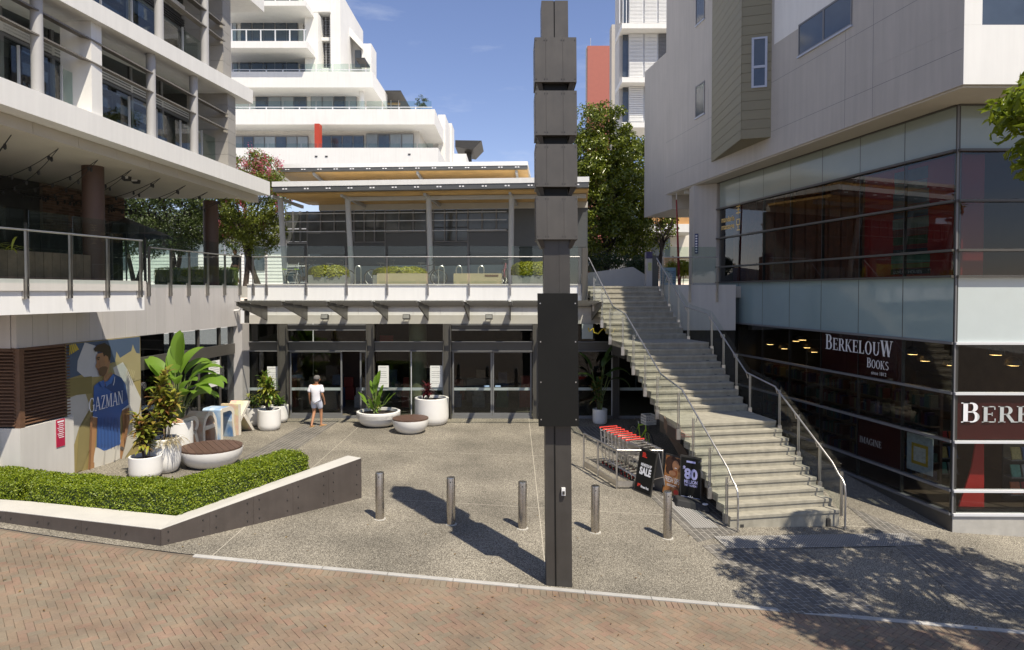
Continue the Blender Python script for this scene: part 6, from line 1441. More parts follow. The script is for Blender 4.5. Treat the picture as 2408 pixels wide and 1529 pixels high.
def s1(t, q, plate, W_, ux, uy):
    plate('poster', M['black'], .05, .95, .04, .96, .001, .004)
    text('lettering', 'MEMBERSHIP', .105, M['lettering'], t, q(.2, .60, .005), ux, uy, width=W_ * .62, depth=.001, bold=.003); text('lettering', 'SALE', .24, M['lettering'], t, q(.17, .42, .005), ux, uy, width=W_ * .66, depth=.001, bold=.012)
    text('lettering', 'Fitness First', .08, M['lettering'], t, q(.38, .13, .005), ux, uy, width=W_ * .45, depth=.001, bold=.003)
    plate('logo', M['redplastic'], .18, .34, .13, .2, .0045, .006); plate('logo_notch', M['black'], .25, .34, .13, .165, .0065, .007)
    for k in range(4): plate('red_print', M['redplastic'], .2, .36 + .05 * (k % 2) * k / 3 + .02 * k, .88 - k * .028, .9 - k * .028, .0045, .006)
aboard('sign_board', 'leaning black board reading MEMBERSHIP SALE beside the trolleys', (1489, 1153), (1529, 1170), 1.12, R(13), s1)
def s2(t, q, plate, W_, ux, uy):
    plate('poster', paintmat('amber_poster', [(.10, .035, .015), (.36, .15, .05), (.50, .26, .10)], 5), .05, .95, .04, .96, .001, .004)
    def disc(nm, mm, cx, cy, rx, ry, o, n=16): part(nm, mm, t, lambda m: m.prism([q(cx + rx * math.cos(6.283 * k / n), cy + ry * math.sin(6.283 * k / n), o) for k in range(n)], tuple((q(0, 0, .001) - q(0, 0, 0)))))
    hairm = mat('print_curls', (.05, .02, .01), .6, var=.5, scale=40); sk = mat('print_skin', (.42, .2, .1), .5, var=.15, scale=15)
    disc('printed_hair', hairm, .42, .80, .36, .17, .0045); disc('printed_hair', hairm, .3, .64, .2, .13, .0046); disc('printed_hair', hairm, .78, .86, .17, .08, .0047); disc('printed_face', sk, .64, .76, .19, .125, .0055); disc('printed_hand', sk, .5, .56, .2, .06, .0058); disc('printed_glass', mat('print_drink', (.30, .09, .03), .4), .62, .58, .16, .09, .005)
    disc('printed_smile', M['lettering'], .66, .70, .07, .012, .0063, 8); disc('printed_badge', M['redplastic'], .8, .13, .14, .06, .0055)
    text('lettering', 'FRESH SIPS', .19, M['lettering'], t, q(.1, .33, .007), ux, uy, width=W_ * .84, depth=.001, bold=.0)
    for k in range(2): plate('print_line', M['lettering'], .25, .78 - .1 * k, .27 - k * .03, .28 - k * .03, .006, .007)
aboard('sign_board', 'amber FRESH SIPS board between the two dark boards', (1555, 1160), (1596, 1174), 1.02, R(10), s2)
def s3(t, q, plate, W_, ux, uy):
    lil = mat('lilac_lettering', (.42, .42, .72), .5)
    plate('poster', M['black'], .05, .95, .05, .96, .001, .004); plate('print_band', mat('lilac_band', (.5, .5, .66), .5), .05, .95, .06, .15, .0045, .006)
    text('lettering', '$', .12, lil, t, q(.13, .71, .005), ux, uy, depth=.001, bold=.004); text('lettering', '80', .34, lil, t, q(.2, .53, .005), ux, uy, width=W_ * .62, depth=.001, bold=.014)
    text('lettering', 'MILLION', .12, lil, t, q(.2, .43, .005), ux, uy, width=W_ * .62, depth=.001, bold=.003); text('lettering', 'THIS THURSDAY', .07, lil, t, q(.2, .37, .005), ux, uy, width=W_ * .62, depth=.001, bold=.002)
    text('lettering', 'POWERBALL', .06, lil, t, q(.3, .86, .005), ux, uy, width=W_ * .42, depth=.001) if False else plate('print_line', lil, .3, .72, .86, .9, .0045, .006)
    for k in range(7): a = math.pi * k / 6; plate('logo_ray', M['lettering'] if k % 2 else M['dark'], .5 + .1 * math.cos(a) - .02, .5 + .1 * math.cos(a) + .02, .13 + .03 * math.sin(a), .15 + .03 * math.sin(a), .0065, .008)
    c = q(.5, -.02, 0); base = gnd(1626, 1195); b = Vector(base)
    part('wheeled_base', M['rubber'], t, lambda m: m.hexa([b + ux * -.42 + Vector((0, -.16, .0)), b + ux * .42 + Vector((0, -.16, 0)), b + ux * .42 + Vector((0, .3, 0)), b + ux * -.42 + Vector((0, .3, 0)), b + ux * -.36 + Vector((0, -.08, .17)), b + ux * .36 + Vector((0, -.08, .17)), b + ux * .36 + Vector((0, .22, .2)), b + ux * -.36 + Vector((0, .22, .2))]), bevel=.03)
    part('base_emblem', M['lettering'], t, lambda m: m.lathe([(.07, 0), (.07, .012), (.0001, .013)], tuple(b + ux * .3 + Vector((0, -.06, .17))), 12))
aboard('sign_board', 'black board reading $80 MILLION on a wheeled base at the stair foot', (1598, 1181), (1648, 1191), 1.17, R(1.5), s3, False)
# ================================================================== bicycles
def bicycle(label, frame_m, crate=None):
    t = thing('bicycle', label, 'bicycle', (0, 0, 0))
    def lp(name, mm, fn, par=None, **k): m = MB(); fn(m); return m.build(name, mm, par or t, local=True, **k)
    circ = lambda cy, r, n=24: [(0, cy + r * math.cos(6.283 * k / n), .34 + r * math.sin(6.283 * k / n)) for k in range(n)]
    for cy in (-.53, .53):
        w = lp('wheel', M['rubber'], lambda m: m.tube(circ(cy, .325), .02, 6, closed=True))
        lp('rim', M['steel'], lambda m: m.tube(circ(cy, .30), .009, 5, closed=True), w)
        lp('spokes', M['steel'], lambda m: [m.tube([(0, cy, .34), (0, cy + .3 * math.cos(a), .34 + .3 * math.sin(a))], .0025, 3) for a in np.arange(0, 6.28, .45)], w)
    bb, st, hd, hb = (0, .05, .32), (0, .17, .80), (0, -.34, .88), (0, -.36, .72)
    lp('frame', frame_m, lambda m: (m.tube([bb, st], .018, 7), m.tube([bb, hb], .021, 7), m.tube([(0, .155, .74), hd], .018, 7), m.tube([bb, (0, .53, .34)], .011, 6), m.tube([(0, .155, .74), (0, .53, .34)], .010, 6), m.tube([hd, (0, -.37, .66)], .022, 7)))
    lp('fork', frame_m, lambda m: [m.tube([(0, -.37, .66), (s * .05, -.40, .6), (s * .05, -.53, .34)], .012, 6) for s in (-1, 1)])
    lp('saddle', M['rubber'], lambda m: m.hexa([(-.03, .02, .88), (.03, .02, .88), (.08, .3, .88), (-.08, .3, .88), (-.02, .02, .93), (.02, .02, .93), (.075, .3, .945), (-.075, .3, .945)]), bevel=.01)
    lp('seat_post', M['steel'], lambda m: m.tube([st, (0, .19, .9)], .013, 6))
    lp('handlebar', M['dark'], lambda m: m.tube([(-.32, -.26, 1.06), (-.12, -.36, 1.02), (0, -.36, 1.0), (.12, -.36, 1.02), (.32, -.26, 1.06)], .013, 7)); lp('stem', M['dark'], lambda m: m.tube([hd, (0, -.36, 1.0)], .016, 6))
    lp('crank', M['dark'], lambda m: (m.tube([(-.02, .05, .32), (.02, .05, .32)], .09, 14), m.tube([(.06, .05, .32), (.06, -.1, .26)], .01, 5), m.tube([(-.06, .05, .32), (-.06, .2, .38)], .01, 5), m.box(.05, .14, -.13, -.06, .24, .265), m.box(-.14, -.05, .17, .24, .37, .395)))
    if crate:
        def cr(m):
            x0, x1, y0, y1, z0, z1 = -.17, .17, *crate[0], crate[1], crate[1] + .26
            for z in (z0, z0 + .09, z0 + .17, z1):
                m.box(x0, x1, y0, y0 + .012, z - .016, z + .016); m.box(x0, x1, y1 - .012, y1, z - .016, z + .016); m.box(x0, x0 + .012, y0 + .013, y1 - .013, z - .016, z + .016); m.box(x1 - .012, x1, y0 + .013, y1 - .013, z - .016, z + .016)
            for x in np.linspace(x0 + .01, x1 - .01, 6):
                m.box(x - .008, x + .008, y0 - .001, y0 + .011, z0, z1); m.box(x - .008, x + .008, y1 - .011, y1 + .001, z0, z1)
            for y in np.linspace(y0 + .02, y1 - .02, 6): m.box(x0 - .001, x0 + .011, y - .008, y + .008, z0, z1); m.box(x1 - .011, x1 + .001, y - .008, y + .008, z0, z1)
            m.box(x0, x1, y0, y1, z0 - .01, z0 + .004)
        lp('crate', crate[2], cr); lp('rack', M['dark'], lambda m: (m.box(-.07, .07, crate[0][0] + .02, crate[0][1] + .1 if crate[0][0] < 0 else crate[0][1], crate[1] - .035, crate[1] - .015), m.tube([(.05, .53, .36), (.05, .45, crate[1] - .03)], .007, 4) if crate[0][0] > 0 else m.tube([(.05, -.53, .36), (.05, -.5, crate[1] - .03)], .007, 4)))
    return t
lime = mat('lime_paint', (.35, .55, .03), .35)
b1 = bicycle('lime and black bicycle with a white crate under the stairs', lime, ((-.72, -.36), .93, mat('pale_crate', (.55, .55, .52), .5)))
b1.children[[c.name.split('.')[0] for c in b1.children].index('crate')].scale = (1, 1, 1)
p = gnd(1505, 1068); b1.location = (p[0] + .12, p[1] + .55, p[2]); b1.rotation_euler = (0, 0, R(14))
black_b = M['dark']
for i, (x, Y, rz, lab, cr, fm) in enumerate(((718, 27.2, 75, 'bicycle with a black crate behind the leftmost terrace shrub', ((.3, .62), .9, M['dark']), black_b), (785, 27.4, 105, 'bicycle without crate behind the leftmost terrace shrub', None, black_b), (905, 27.0, 80, 'black bicycle at the left end of the middle terrace shrub', None, black_b), (1000, 26.9, 100, 'black bicycle at the right end of the middle terrace shrub', None, black_b), (1186, 26.2, 8, 'pink and black bicycle facing out between box and right shrub', None, mat('pink_paint', (.30, .10, .12), .4)))):
    b = bicycle(lab, fm, cr); X = (x - CX) / F * Y; b.location = (X, Y, DZ); b.rotation_euler = (0, 0, R(rz))
# hoops, boxes and chair on the terrace
HX = [(843, 26.3), (1102.5, 26.2), (1151, 26.2), (1200.5, 26.3)]
for i, (x, nm) in enumerate(((842, 'leftmost'), (1037.5, 'second'), (1079, 'third'), (1131, 'rightmost'))):
    X = (x - CX) / F * 26.0; t = thing('cycle_hoop', f'{nm} stainless steel cycle hoop on the terrace', 'cycle hoop', (X, 26.0, DZ), group='cycle hoops')
    part('hoop', M['steel'], t, lambda m: m.tube([(X - .11, 26.0, DZ)] + [(X + .11 * -math.cos(a), 26.0 + .3 * math.sin(a) * 0, DZ + .62 + .16 * math.sin(a)) for a in np.linspace(0, math.pi, 8)] + [(X + .11, 26.0, DZ)], .025, 8), smooth=True)
    part('base_plate', M['steel_worn'], t, lambda m: (m.box(X - .16, X - .06, 25.95, 26.05, DZ, DZ + .01), m.box(X + .06, X + .16, 25.95, 26.05, DZ, DZ + .01)))
def tbox(name, label, cat, x0, x1, yt, Y, mm, D=.7):
    a = aty(x0, yt, Y); b = aty(x1, yt, Y); t = thing(name, label, cat, (a[0], Y, DZ))
    part('front', mm, t, lambda m: m.box(a[0], b[0], Y, Y + .06, DZ, a[2])); part('side', mm, t, lambda m: (m.box(a[0], a[0] + .06, Y + .061, Y + D, DZ, a[2]), m.box(b[0] - .06, b[0], Y + .061, Y + D, DZ, a[2]))); part('rear', mm, t, lambda m: m.box(a[0] + .061, b[0] - .061, Y + D - .06, Y + D, DZ, a[2])); return t, a, b
boxes = []
boxes.append(tbox('planter_box', 'dark grey planter box with clipped yellow green shrub at left of the terrace', 'planter', 724, 813, 647, 25.7, M['greybox']))
boxes.append(tbox('planter_box', 'grey planter box behind the beige bench block in the middle of the terrace', 'planter', 876, 1000, 647, 26.0, M['greybox']))
boxes.append(tbox('planter_box', 'grey planter box with clipped shrub beside the totem', 'planter', 1204, 1300, 648, 25.7, M['greybox']))
for a_, b_, lab in ((886, 1003, 'beige stone bench block in front of the middle shrub'), (1066, 1179, 'beige stone bench block with a dark slot right of the middle')):
    t, a, b = tbox('stone_block', lab, 'bench', a_, b_, 645, 25.42, M['beige'], .5)
    part('top', M['beige'], t, lambda m: m.box(a[0] + .005, b[0] - .005, 25.425, 25.91, a[2] + .001, a[2] + .03))
    if a_ > 1000: part('slot', M['timber'], t, lambda m: m.box(b[0] - .62, b[0] - .12, 25.41, 25.418, a[2] - .09, a[2] - .02))
# folding chair
p = aty(683, 655, 26.2); X = p[0]
t = thing('chair', 'silver folding chair with lime armrests on the terrace', 'chair', (X, 26.2, DZ))
part('seat', M['steel'], t, lambda m: m.box(X - .22, X + .22, 26.0, 26.42, DZ + .43, DZ + .45)); part('backrest', M['steel'], t, lambda m: [m.tube([(X - .22, 26.4 + k * .03, DZ + .55 + k * .1), (X + .22, 26.4 + k * .03, DZ + .55 + k * .1)], .012, 5) for k in range(4)])
for sx_ in (-1, 1):
    for y0, y1 in ((25.96, 26.36), (26.46, 26.04)): part('leg', M['steel'], t, lambda m: m.tube([(X + sx_ * .23, y0, DZ), (X + sx_ * .23, y1, DZ + .64)], .011, 6))
    part('armrest', lime, t, lambda m: m.box(X + sx_ * .23 - .025, X + sx_ * .23 + .025, 26.0, 26.42, DZ + .645, DZ + .67)); part('back_upright', M['steel'], t, lambda m: m.tube([(X + sx_ * .22, 26.38, DZ + .45), (X + sx_ * .22, 26.5, DZ + .92)], .011, 6))
# leaning boards and yellow hose under the stairs
t = thing('timber_board', 'brown timber boards leaning under the stair landing', 'boards', gnd(1610, 1120))
for k, (xa, xb, ya, yb) in enumerate(((1566, 1640, 1002, 1120), (1580, 1655, 1030, 1110))):
    a = Vector((4.15 + k * .1, 18.6 - k * .5, .95 - k * .25)); b = Vector((4.75 + k * .1, 16.9 - k * .1, g(4.7, 17) + .05)); w = Vector((.0, .0, .32))
    part('board', M['timberboard'], t, lambda m: m.prism([a, b, b + w, a + w], (.03, .01, 0)))
t = thing('yellow_hose', 'looped yellow hose hanging under the upper stairs', 'hose', (3.0, 23.5, 3.2))
part('hose', mat('yellow_hose', (.55, .42, .03), .5), t, lambda m: m.tube([aty(x, y, 23.6) for x, y in ((1383, 771), (1385, 780), (1391, 775), (1394, 772), (1396, 782), (1406, 785), (1414, 776), (1420, 772), (1428, 786))], .022, 6), smooth=True)
# ================================================================== foliage
def cloud(name, P, L, Wd, m_, parent, up=None, jit=1.0, seed=0, curl=.25):
    """leaf-shaped folded faces at the points P (world); up = preferred outward direction per point"""
    rg = np.random.default_rng(seed); N = len(P); o = np.array(ORG.get(parent.name, Vector())) if parent is not None else np.zeros(3)
    d = rg.normal(size=(N, 3)); 
    if up is not None: d = d * jit + up
    d /= np.linalg.norm(d, axis=1)[:, None] + 1e-9                   # leaf normal
    a = rg.normal(size=(N, 3)); a -= d * (a * d).sum(1)[:, None]; a /= np.linalg.norm(a, axis=1)[:, None] + 1e-9
    b = np.cross(d, a); l = (L * rg.uniform(.6, 1.25, N))[:, None]; w = (Wd * rg.uniform(.7, 1.2, N))[:, None]
    Q = P - o
    v = np.stack([Q - a * l * .5, Q + b * w * .5 + d * w * curl - a * l * .05, Q + a * l * .5 - d * l * .1, Q - b * w * .5 + d * w * curl - a * l * .05], 1).reshape(-1, 3)
    f = (np.arange(N)[:, None] * 4 + np.array([0, 1, 2, 0, 2, 3])).reshape(-1)
    me = bpy.data.meshes.new(name); me.vertices.add(4 * N); me.vertices.foreach_set('co', v.ravel()); me.loops.add(6 * N); me.loops.foreach_set('vertex_index', f.astype(np.int32))
    me.polygons.add(2 * N); me.polygons.foreach_set('loop_start', np.arange(0, 6 * N, 3, dtype=np.int32)); me.polygons.foreach_set('loop_total', np.full(2 * N, 3, dtype=np.int32)); me.update(calc_edges=True)
    return put(name, me, m_, parent)
def crown(c, rad, nc, nl, cr, seed, shape=None):
    rg = np.random.default_rng(seed); c = np.array(c); rad = np.array(rad); pts = []; ups = []
    while len(pts) < nc:
        q = rg.uniform(-1, 1, 3); r = np.linalg.norm(q)
        if r > 1 or r < .45: continue
        if shape and not shape(q): continue
        pts.append(q)
    out = []
    for q in pts:
        k = rg.normal(size=(nl, 3)); k /= np.linalg.norm(k, axis=1)[:, None]; s = cr * rg.uniform(.6, 1.3) * rg.uniform(.55, 1.05, (nl, 1))
        out.append(c + q * rad + k * s * np.array([1, 1, .75])); u = k + np.array([0, 0, .6]); ups.append(u)
    return np.concatenate(out), np.concatenate(ups)
def limbs(t, base, crown_c, rad, n, r0, m_, seed, stems=1, spread=.12):
    rg = random.Random(seed); mb = MB()
    for s in range(stems):
        b = Vector(base) + Vector((rg.uniform(-spread, spread), rg.uniform(-spread, spread), 0)) * (stems > 1); fk = Vector(crown_c) + Vector((rg.uniform(-.3, .3) * rad[0], rg.uniform(-.3, .3) * rad[1], -rad[2] * rg.uniform(.35, .6)))
        mid = b.lerp(fk, .5) + Vector((rg.uniform(-.1, .1), rg.uniform(-.1, .1), 0)); mb.tube([b, mid, fk], r0, 8, rs=[r0 * 1.25, r0, r0 * .75])
        for i in range(n):
            a = rg.uniform(0, 6.28); e = Vector(crown_c) + Vector((rad[0] * .75 * math.cos(a), rad[1] * .75 * math.sin(a), rad[2] * rg.uniform(-.5, .75))); s0 = mid.lerp(fk, rg.uniform(.3, 1)); m1 = s0.lerp(e, .5) + Vector((rg.uniform(-.15, .15), rg.uniform(-.15, .15), .12))
            mb.tube([s0, m1, e], r0 * .5, 5, rs=[r0 * .5, r0 * .3, r0 * .1])
    mb.build('trunk', m_, t, smooth=True)
def tree(label, base, c, rad, nc, nl, cr, L, W_, m1, seed, tr=.12, bark=None, stems=1, shape=None, nlimb=6, name='tree', jit=.9):
    t = thing(name, label, 'tree', base); limbs(t, base, c, rad, nlimb, tr, bark or M['bark'], seed, stems, .35)
    P, U = crown(c, rad, nc, nl, cr, seed, shape); cloud('crown', P, L, W_, m1, t, U, jit, seed); return t, P
M['lf_crape'] = leafmat('crape_myrtle_leaf', (.11, .15, .02), (.21, .24, .03), .4, .4)
M['lf_crape2'] = leafmat('olive_leaf', (.05, .078, .018), (.085, .115, .03), .4, .35)
M['lf_mag'] = leafmat('magnolia_leaf', (.075, .11, .014), (.20, .23, .02), .25, .25, .6)
M['lf_street'] = leafmat('street_tree_leaf', (.12, .17, .015), (.24, .29, .02), .35, .45)
M['lf_hedge'] = leafmat('hedge_leaf', (.10, .165, .012), (.30, .36, .022), .38, .35)
M['lf_clip'] = leafmat('clipped_shrub_leaf', (.18, .21, .012), (.42, .38, .025), .35, .35)
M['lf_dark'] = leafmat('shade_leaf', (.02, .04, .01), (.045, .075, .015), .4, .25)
M['flower'] = leafmat('pink_flower', (.50, .05, .13), (.62, .12, .22), .6, .3)
t, P = tree('dense green tree behind the terrace between the brown columns', (-15.2, 31, DZ), (-15.2, 31, 7.9), (2.9, 1.8, 1.55), 190, 130, .42, .12, .06, M['lf_crape2'], 21, .1, M['darkbark'], 3)
t, P = tree('tree with pink blossom beside the left end of the pavilion', (-11.6, 30.6, DZ), (-11.7, 30.6, 8.6), (1.8, 1.5, 2.3), 210, 130, .40, .11, .055, M['lf_crape'], 22, .1, M['darkbark'], 3)
rg = np.random.default_rng(3); top = P[(P[:, 1] < 31.0) & (P[:, 2] > 7.0)]; hi = top[top[:, 2] > 9.6]; sel = np.concatenate([top[rg.integers(0, len(top), 30)], hi[rg.integers(0, len(hi), 40)] if len(hi) else top[:5]])
fl = np.concatenate([s + np.array([0, -.1, .12]) + rg.normal(size=(34, 3)) * np.array([.07, .07, .13]) for s in sel]); cloud('blossom', fl, .06, .05, M['flower'], t, None, 1, 4)
tree('small tree with grey foliage far left behind the brick wall', (-18.5, 33, DZ), (-18.5, 33, 8.0), (2.4, 1.6, 1.6), 60, 110, .45, .12, .06, M['lf_crape2'], 24, .1, M['darkbark'], 2)
cone = lambda q: abs(q[0]) < 1.05 - .62 * max(0, q[2]) ** 1.0 and abs(q[1]) < 1.05 - .62 * max(0, q[2])
tree('tall glossy magnolia tree behind the head of the stairs', (5.0, 37.5, DZ), (4.9, 37.5, 10.2), (2.35, 2.0, 4.7), 330, 120, .52, .21, .09, M['lf_mag'], 25, .17, M['darkbark'], 1, cone, 9, 'magnolia_tree')
tree('second magnolia tree close to the right building wall', (7.3, 39, DZ), (7.2, 39, 9.8), (2.2, 1.8, 3.6), 210, 110, .52, .19, .085, M['lf_mag'], 26, .15, M['darkbark'], 1, cone, 7, 'magnolia_tree')
tree('potted olive tree on the apartment terrace', aty(992, 252, 62), (aty(992, 240, 62)[0], 62, aty(992, 240, 62)[2]), (.6, .6, .5), 16, 60, .22, .12, .05, M['lf_crape2'], 27, .05, None, 1, None, 3)
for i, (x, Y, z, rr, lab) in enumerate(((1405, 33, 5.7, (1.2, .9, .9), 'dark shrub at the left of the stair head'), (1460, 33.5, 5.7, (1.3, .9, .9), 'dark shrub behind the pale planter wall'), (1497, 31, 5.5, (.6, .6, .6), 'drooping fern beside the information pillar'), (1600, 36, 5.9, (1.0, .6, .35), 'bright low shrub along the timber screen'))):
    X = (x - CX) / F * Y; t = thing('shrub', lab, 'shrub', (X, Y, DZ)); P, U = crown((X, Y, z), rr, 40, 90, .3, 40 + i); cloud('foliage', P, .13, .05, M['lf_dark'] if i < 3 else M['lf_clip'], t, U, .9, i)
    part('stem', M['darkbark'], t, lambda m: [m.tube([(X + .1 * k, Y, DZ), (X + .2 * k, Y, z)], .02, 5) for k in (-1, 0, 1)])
t = thing('bare_tree', 'thin bare branched tree by the upstairs walkway', 'tree', (8.4, 38, DZ)); limbs(t, (8.2, 38, DZ), (8.6, 38, 8.2), (1.2, 1, 1.6), 7, .09, M['darkbark'], 31, 2, .4)
# clipped shrubs in the terrace boxes
def mound(x0, x1, yt, yb, Y, D, lab, seed):
    a = aty(x0, yb, Y); b = aty(x1, yt, Y); t = thing('clipped_shrub', lab, 'shrub', ((a[0] + b[0]) / 2, Y, a[2])); c = np.array([(a[0] + b[0]) / 2, Y + D / 2, a[2] - .02]); rad = np.array([(b[0] - a[0]) / 2, D / 2 + .08, b[2] - a[2]])
    rg = np.random.default_rng(seed); N = 5200; k = rg.normal(size=(N, 3)); k[:, 2] = np.abs(k[:, 2]) ; k /= np.linalg.norm(k, axis=1)[:, None]; p = np.sign(k) * np.abs(k) ** .62; s = rg.uniform(.8, 1.02, (N, 1)) * (1 + .05 * np.sin(p[:, :1] * 9) * np.cos(p[:, 1:2] * 7))
    cloud('foliage', c + p * rad * s, .11, .06, M['lf_clip'], t, k + np.array([0, 0, .3]), .8, seed)
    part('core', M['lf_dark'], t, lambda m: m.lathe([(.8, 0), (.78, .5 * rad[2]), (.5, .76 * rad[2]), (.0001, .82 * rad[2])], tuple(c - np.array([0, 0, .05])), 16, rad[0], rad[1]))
mound(722, 815, 623, 650, 25.72, .66, 'clipped yellow green shrub at the left of the terrace', 51)
mound(874, 1003, 626, 652, 26.02, .66, 'long clipped yellow green shrub behind the beige block', 52)
mound(1202, 1305, 614, 646, 25.72, .66, 'clipped yellow green shrub beside the totem', 53)
# ---- front hedge: box hedge following the planter wall
def hedge(lab, path, zb, zt, seed, dens=3300):
    t = thing('hedge', lab, 'hedge', (*path[0][0], zb[0])); rg = np.random.default_rng(seed); PP = []; UU = []; core = MB()
    for i in range(len(path) - 1):
        (a0, a1), (b0, b1) = path[i], path[i + 1]; A0, A1, B0, B1 = map(np.array, (a0, a1, b0, b1)); L_ = np.linalg.norm((B0 + B1 - A0 - A1) / 2); Wd = np.linalg.norm(A1 - A0)
        za, zb_, ta, tb_ = zb[i], zb[i + 1], zt[i], zt[i + 1]
        def smp(n):
            u = rg.random(n)[:, None]; return u, A0 + (B0 - A0) * u, A1 + (B1 - A1) * u
        n = int(L_ * Wd * dens); u, f, k = smp(n); v = rg.random(n)[:, None]; xy = f + (k - f) * v; edge = np.minimum(v, 1 - v); z = ta + (tb_ - ta) * u - .10 * np.exp(-edge * 14) + .035 * np.sin(xy[:, :1] * 5.1 + seed) * np.cos(xy[:, 1:] * 4.3) + rg.normal(size=(n, 1)) * .022
        PP.append(np.hstack([xy, z])); UU.append(np.tile([0, 0, 1.], (n, 1)))
        for s, O in ((0, 1), (1, -1)):
            n = int(L_ * (ta - za) * dens); u, f, k = smp(n); e = f if s == 0 else k; w = rg.random(n)[:, None]; z0 = za + (zb_ - za) * u; z1 = ta + (tb_ - ta) * u; z = z0 + (z1 - z0) * w; nn = (f - k) / np.linalg.norm(f - k, axis=1)[:, None] * O
            xy = e + nn * (.02 * np.sin(u * 23 + w * 6) + rg.normal(size=(n, 1)) * .022 - .05 * w ** 3); PP.append(np.hstack([xy, z])); UU.append(np.hstack([nn, np.full((n, 1), .35)]))
        s_ = .93; c0_, c1_ = (A0 + A1) / 2, (B0 + B1) / 2; q = [c0_ + (A0 - c0_) * s_, c1_ + (B0 - c1_) * s_, c1_ + (B1 - c1_) * s_, c0_ + (A1 - c0_) * s_]
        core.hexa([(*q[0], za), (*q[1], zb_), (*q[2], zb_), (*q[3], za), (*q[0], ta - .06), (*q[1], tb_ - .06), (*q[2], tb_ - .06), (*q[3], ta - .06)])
    for e_, O in ((0, -1), (-1, 1)):
        A0, A1 = map(np.array, path[e_]); za, ta = zb[e_], zt[e_]; n = int(np.linalg.norm(A1 - A0) * (ta - za) * dens); v = rg.random(n)[:, None]; w = rg.random(n)[:, None]; B0, B1 = map(np.array, path[1 if e_ == 0 else -2]); dd = ((A0 + A1) - (B0 + B1)) / 2; dd /= np.linalg.norm(dd)
        PP.append(np.hstack([A0 + (A1 - A0) * v + dd * rg.normal(size=(n, 1)) * .02, za + (ta - za) * w])); UU.append(np.tile([*dd, .3], (n, 1)))
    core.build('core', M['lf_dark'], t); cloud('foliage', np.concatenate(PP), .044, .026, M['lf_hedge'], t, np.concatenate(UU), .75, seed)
hp = lambda x, y, z: atz(x, y, z)[:2]
h0 = [(( -9.55, 13.36), (-9.7, 14.25)), ((-7.9, 13.12), (-8.0, 14.0)), ((-6.62, 12.98), (-7.1, 13.95)), ((-6.33, 12.98), (-6.85, 14.0)), ((-5.5, 13.95), (-6.3, 14.55)), (hp(718, 1118, .7), (-5.2, 16.0))]
h0[-1] = ((-4.55, 15.15), (-5.35, 15.72))
hedge('clipped green hedge behind the planter wall cap', h0, [.3, .25, .2, .2, .25, .35], [.92, .88, .87, .87, .93, 1.04], 61)
hedge('separate hedge clump at the far left edge behind the long hedge', [((-11.5, 14.1), (-11.5, 14.9)), ((-9.85, 13.5), (-9.95, 14.5))], [.3, .3], [.9, .88], 62)
hedge('low green hedge on the terrace behind the glass railing at left', [((-13.4, 25.6), (-13.4, 26.2)), ((-10.9, 26.6), (-10.9, 27.2))], [DZ, DZ], [5.55, 5.6], 63, 900)
part('soil', M['soil'], PWA, lambda m: m.slab([(-13, 13.6), (-9.5, 13.3), (-6.42, 12.95), (-3.85, 15.95), (-4.6, 16.2), (-6.9, 14.4), (-9.6, 14.9), (-13, 15)], .05, .33))
# ---- street tree at the right edge: branches reach into the frame and shade the paving
t = thing('street_tree', 'leafy street tree at the right edge shading the paving', 'tree', (10.4, 8.3, g(10.4, 8.3))); tc_ = (10.4, 8.6, 7.3)
limbs(t, (10.4, 8.3, g(10.4, 8.3)), tc_, (3.0, 3.2, 1.6), 12, .17, M['bark'], 71, 1)
P, U = crown(tc_, (3.5, 3.5, 1.5), 230, 85, .42, 72, lambda q: True); keep = np.ones(len(P), bool)
cloud('crown', P, .23, .085, M['lf_street'], t, U + np.array([0, 0, .4]), .8, 73)
# small fern in the timber trough
t = thing('fern', 'small fern in the timber trough at the left edge', 'plant', (-10.9, 14.3, 5.6)); mb = MB(); rg = random.Random(9)
for i in range(70): blade(mb, (-11.35 + rg.uniform(-.5, .5), 14.3 + rg.uniform(-.3, .8), 5.58), rg.uniform(0, 6.28), rg.uniform(.3, 1.3), rg.uniform(.3, .55), .05, 1.6, 4, .2)
mb.build('fronds', M['lf_clip'], t, smooth=True)
# fallen leaves and scraps on the paving
rg = np.random.default_rng(17); N = 150; lx = rg.uniform(-8, 9, N); ly = np.where(rg.random(N) < .5, rg.uniform(9.3, 11.5, N), rg.uniform(12.2, 16, N)); lz = np.array([g(a, b) for a, b in zip(lx, ly)]) + .02
fo = cloud('fallen_leaves', np.stack([lx, ly, lz], 1), .055, .03, leafmat('dead_leaf', (.12, .06, .02), (.25, .17, .06), .8, .1), None, np.tile([0, 0, 4.], (N, 1)), .5, 18, .1)
tag(fo, 'scattered dry leaves on the street and forecourt', 'leaves', kind='stuff')
# ================================================================== people
def skinned(name, V, E, m_, parent, sub=1, root=0):
    me = bpy.data.meshes.new(name); me.from_pydata([v[:3] for v in V], E, []); ob = bpy.data.objects.new(name, me); COL.objects.link(ob)
    md = ob.modifiers.new('skin', 'SKIN'); md.use_smooth_shade = True
    sv = me.skin_vertices[0].data if me.skin_vertices else None
    if sv is None:
        b = bmesh.new(); b.from_mesh(me); b.verts.layers.skin.verify(); b.to_mesh(me); b.free(); sv = me.skin_vertices[0].data
    for i, v in enumerate(V): sv[i].radius = (v[3], v[4] if len(v) > 4 else v[3]); sv[i].use_root = (i == root)
    s = ob.modifiers.new('sub', 'SUBSURF'); s.levels = sub; s.render_levels = sub
    dg = bpy.context.evaluated_depsgraph_get(); dg.update(); m2 = bpy.data.meshes.new_from_object(ob.evaluated_get(dg)); bpy.data.objects.remove(ob)
    m2.polygons.foreach_set('use_smooth', [True] * len(m2.polygons)); return put(name, m2, m_, parent)
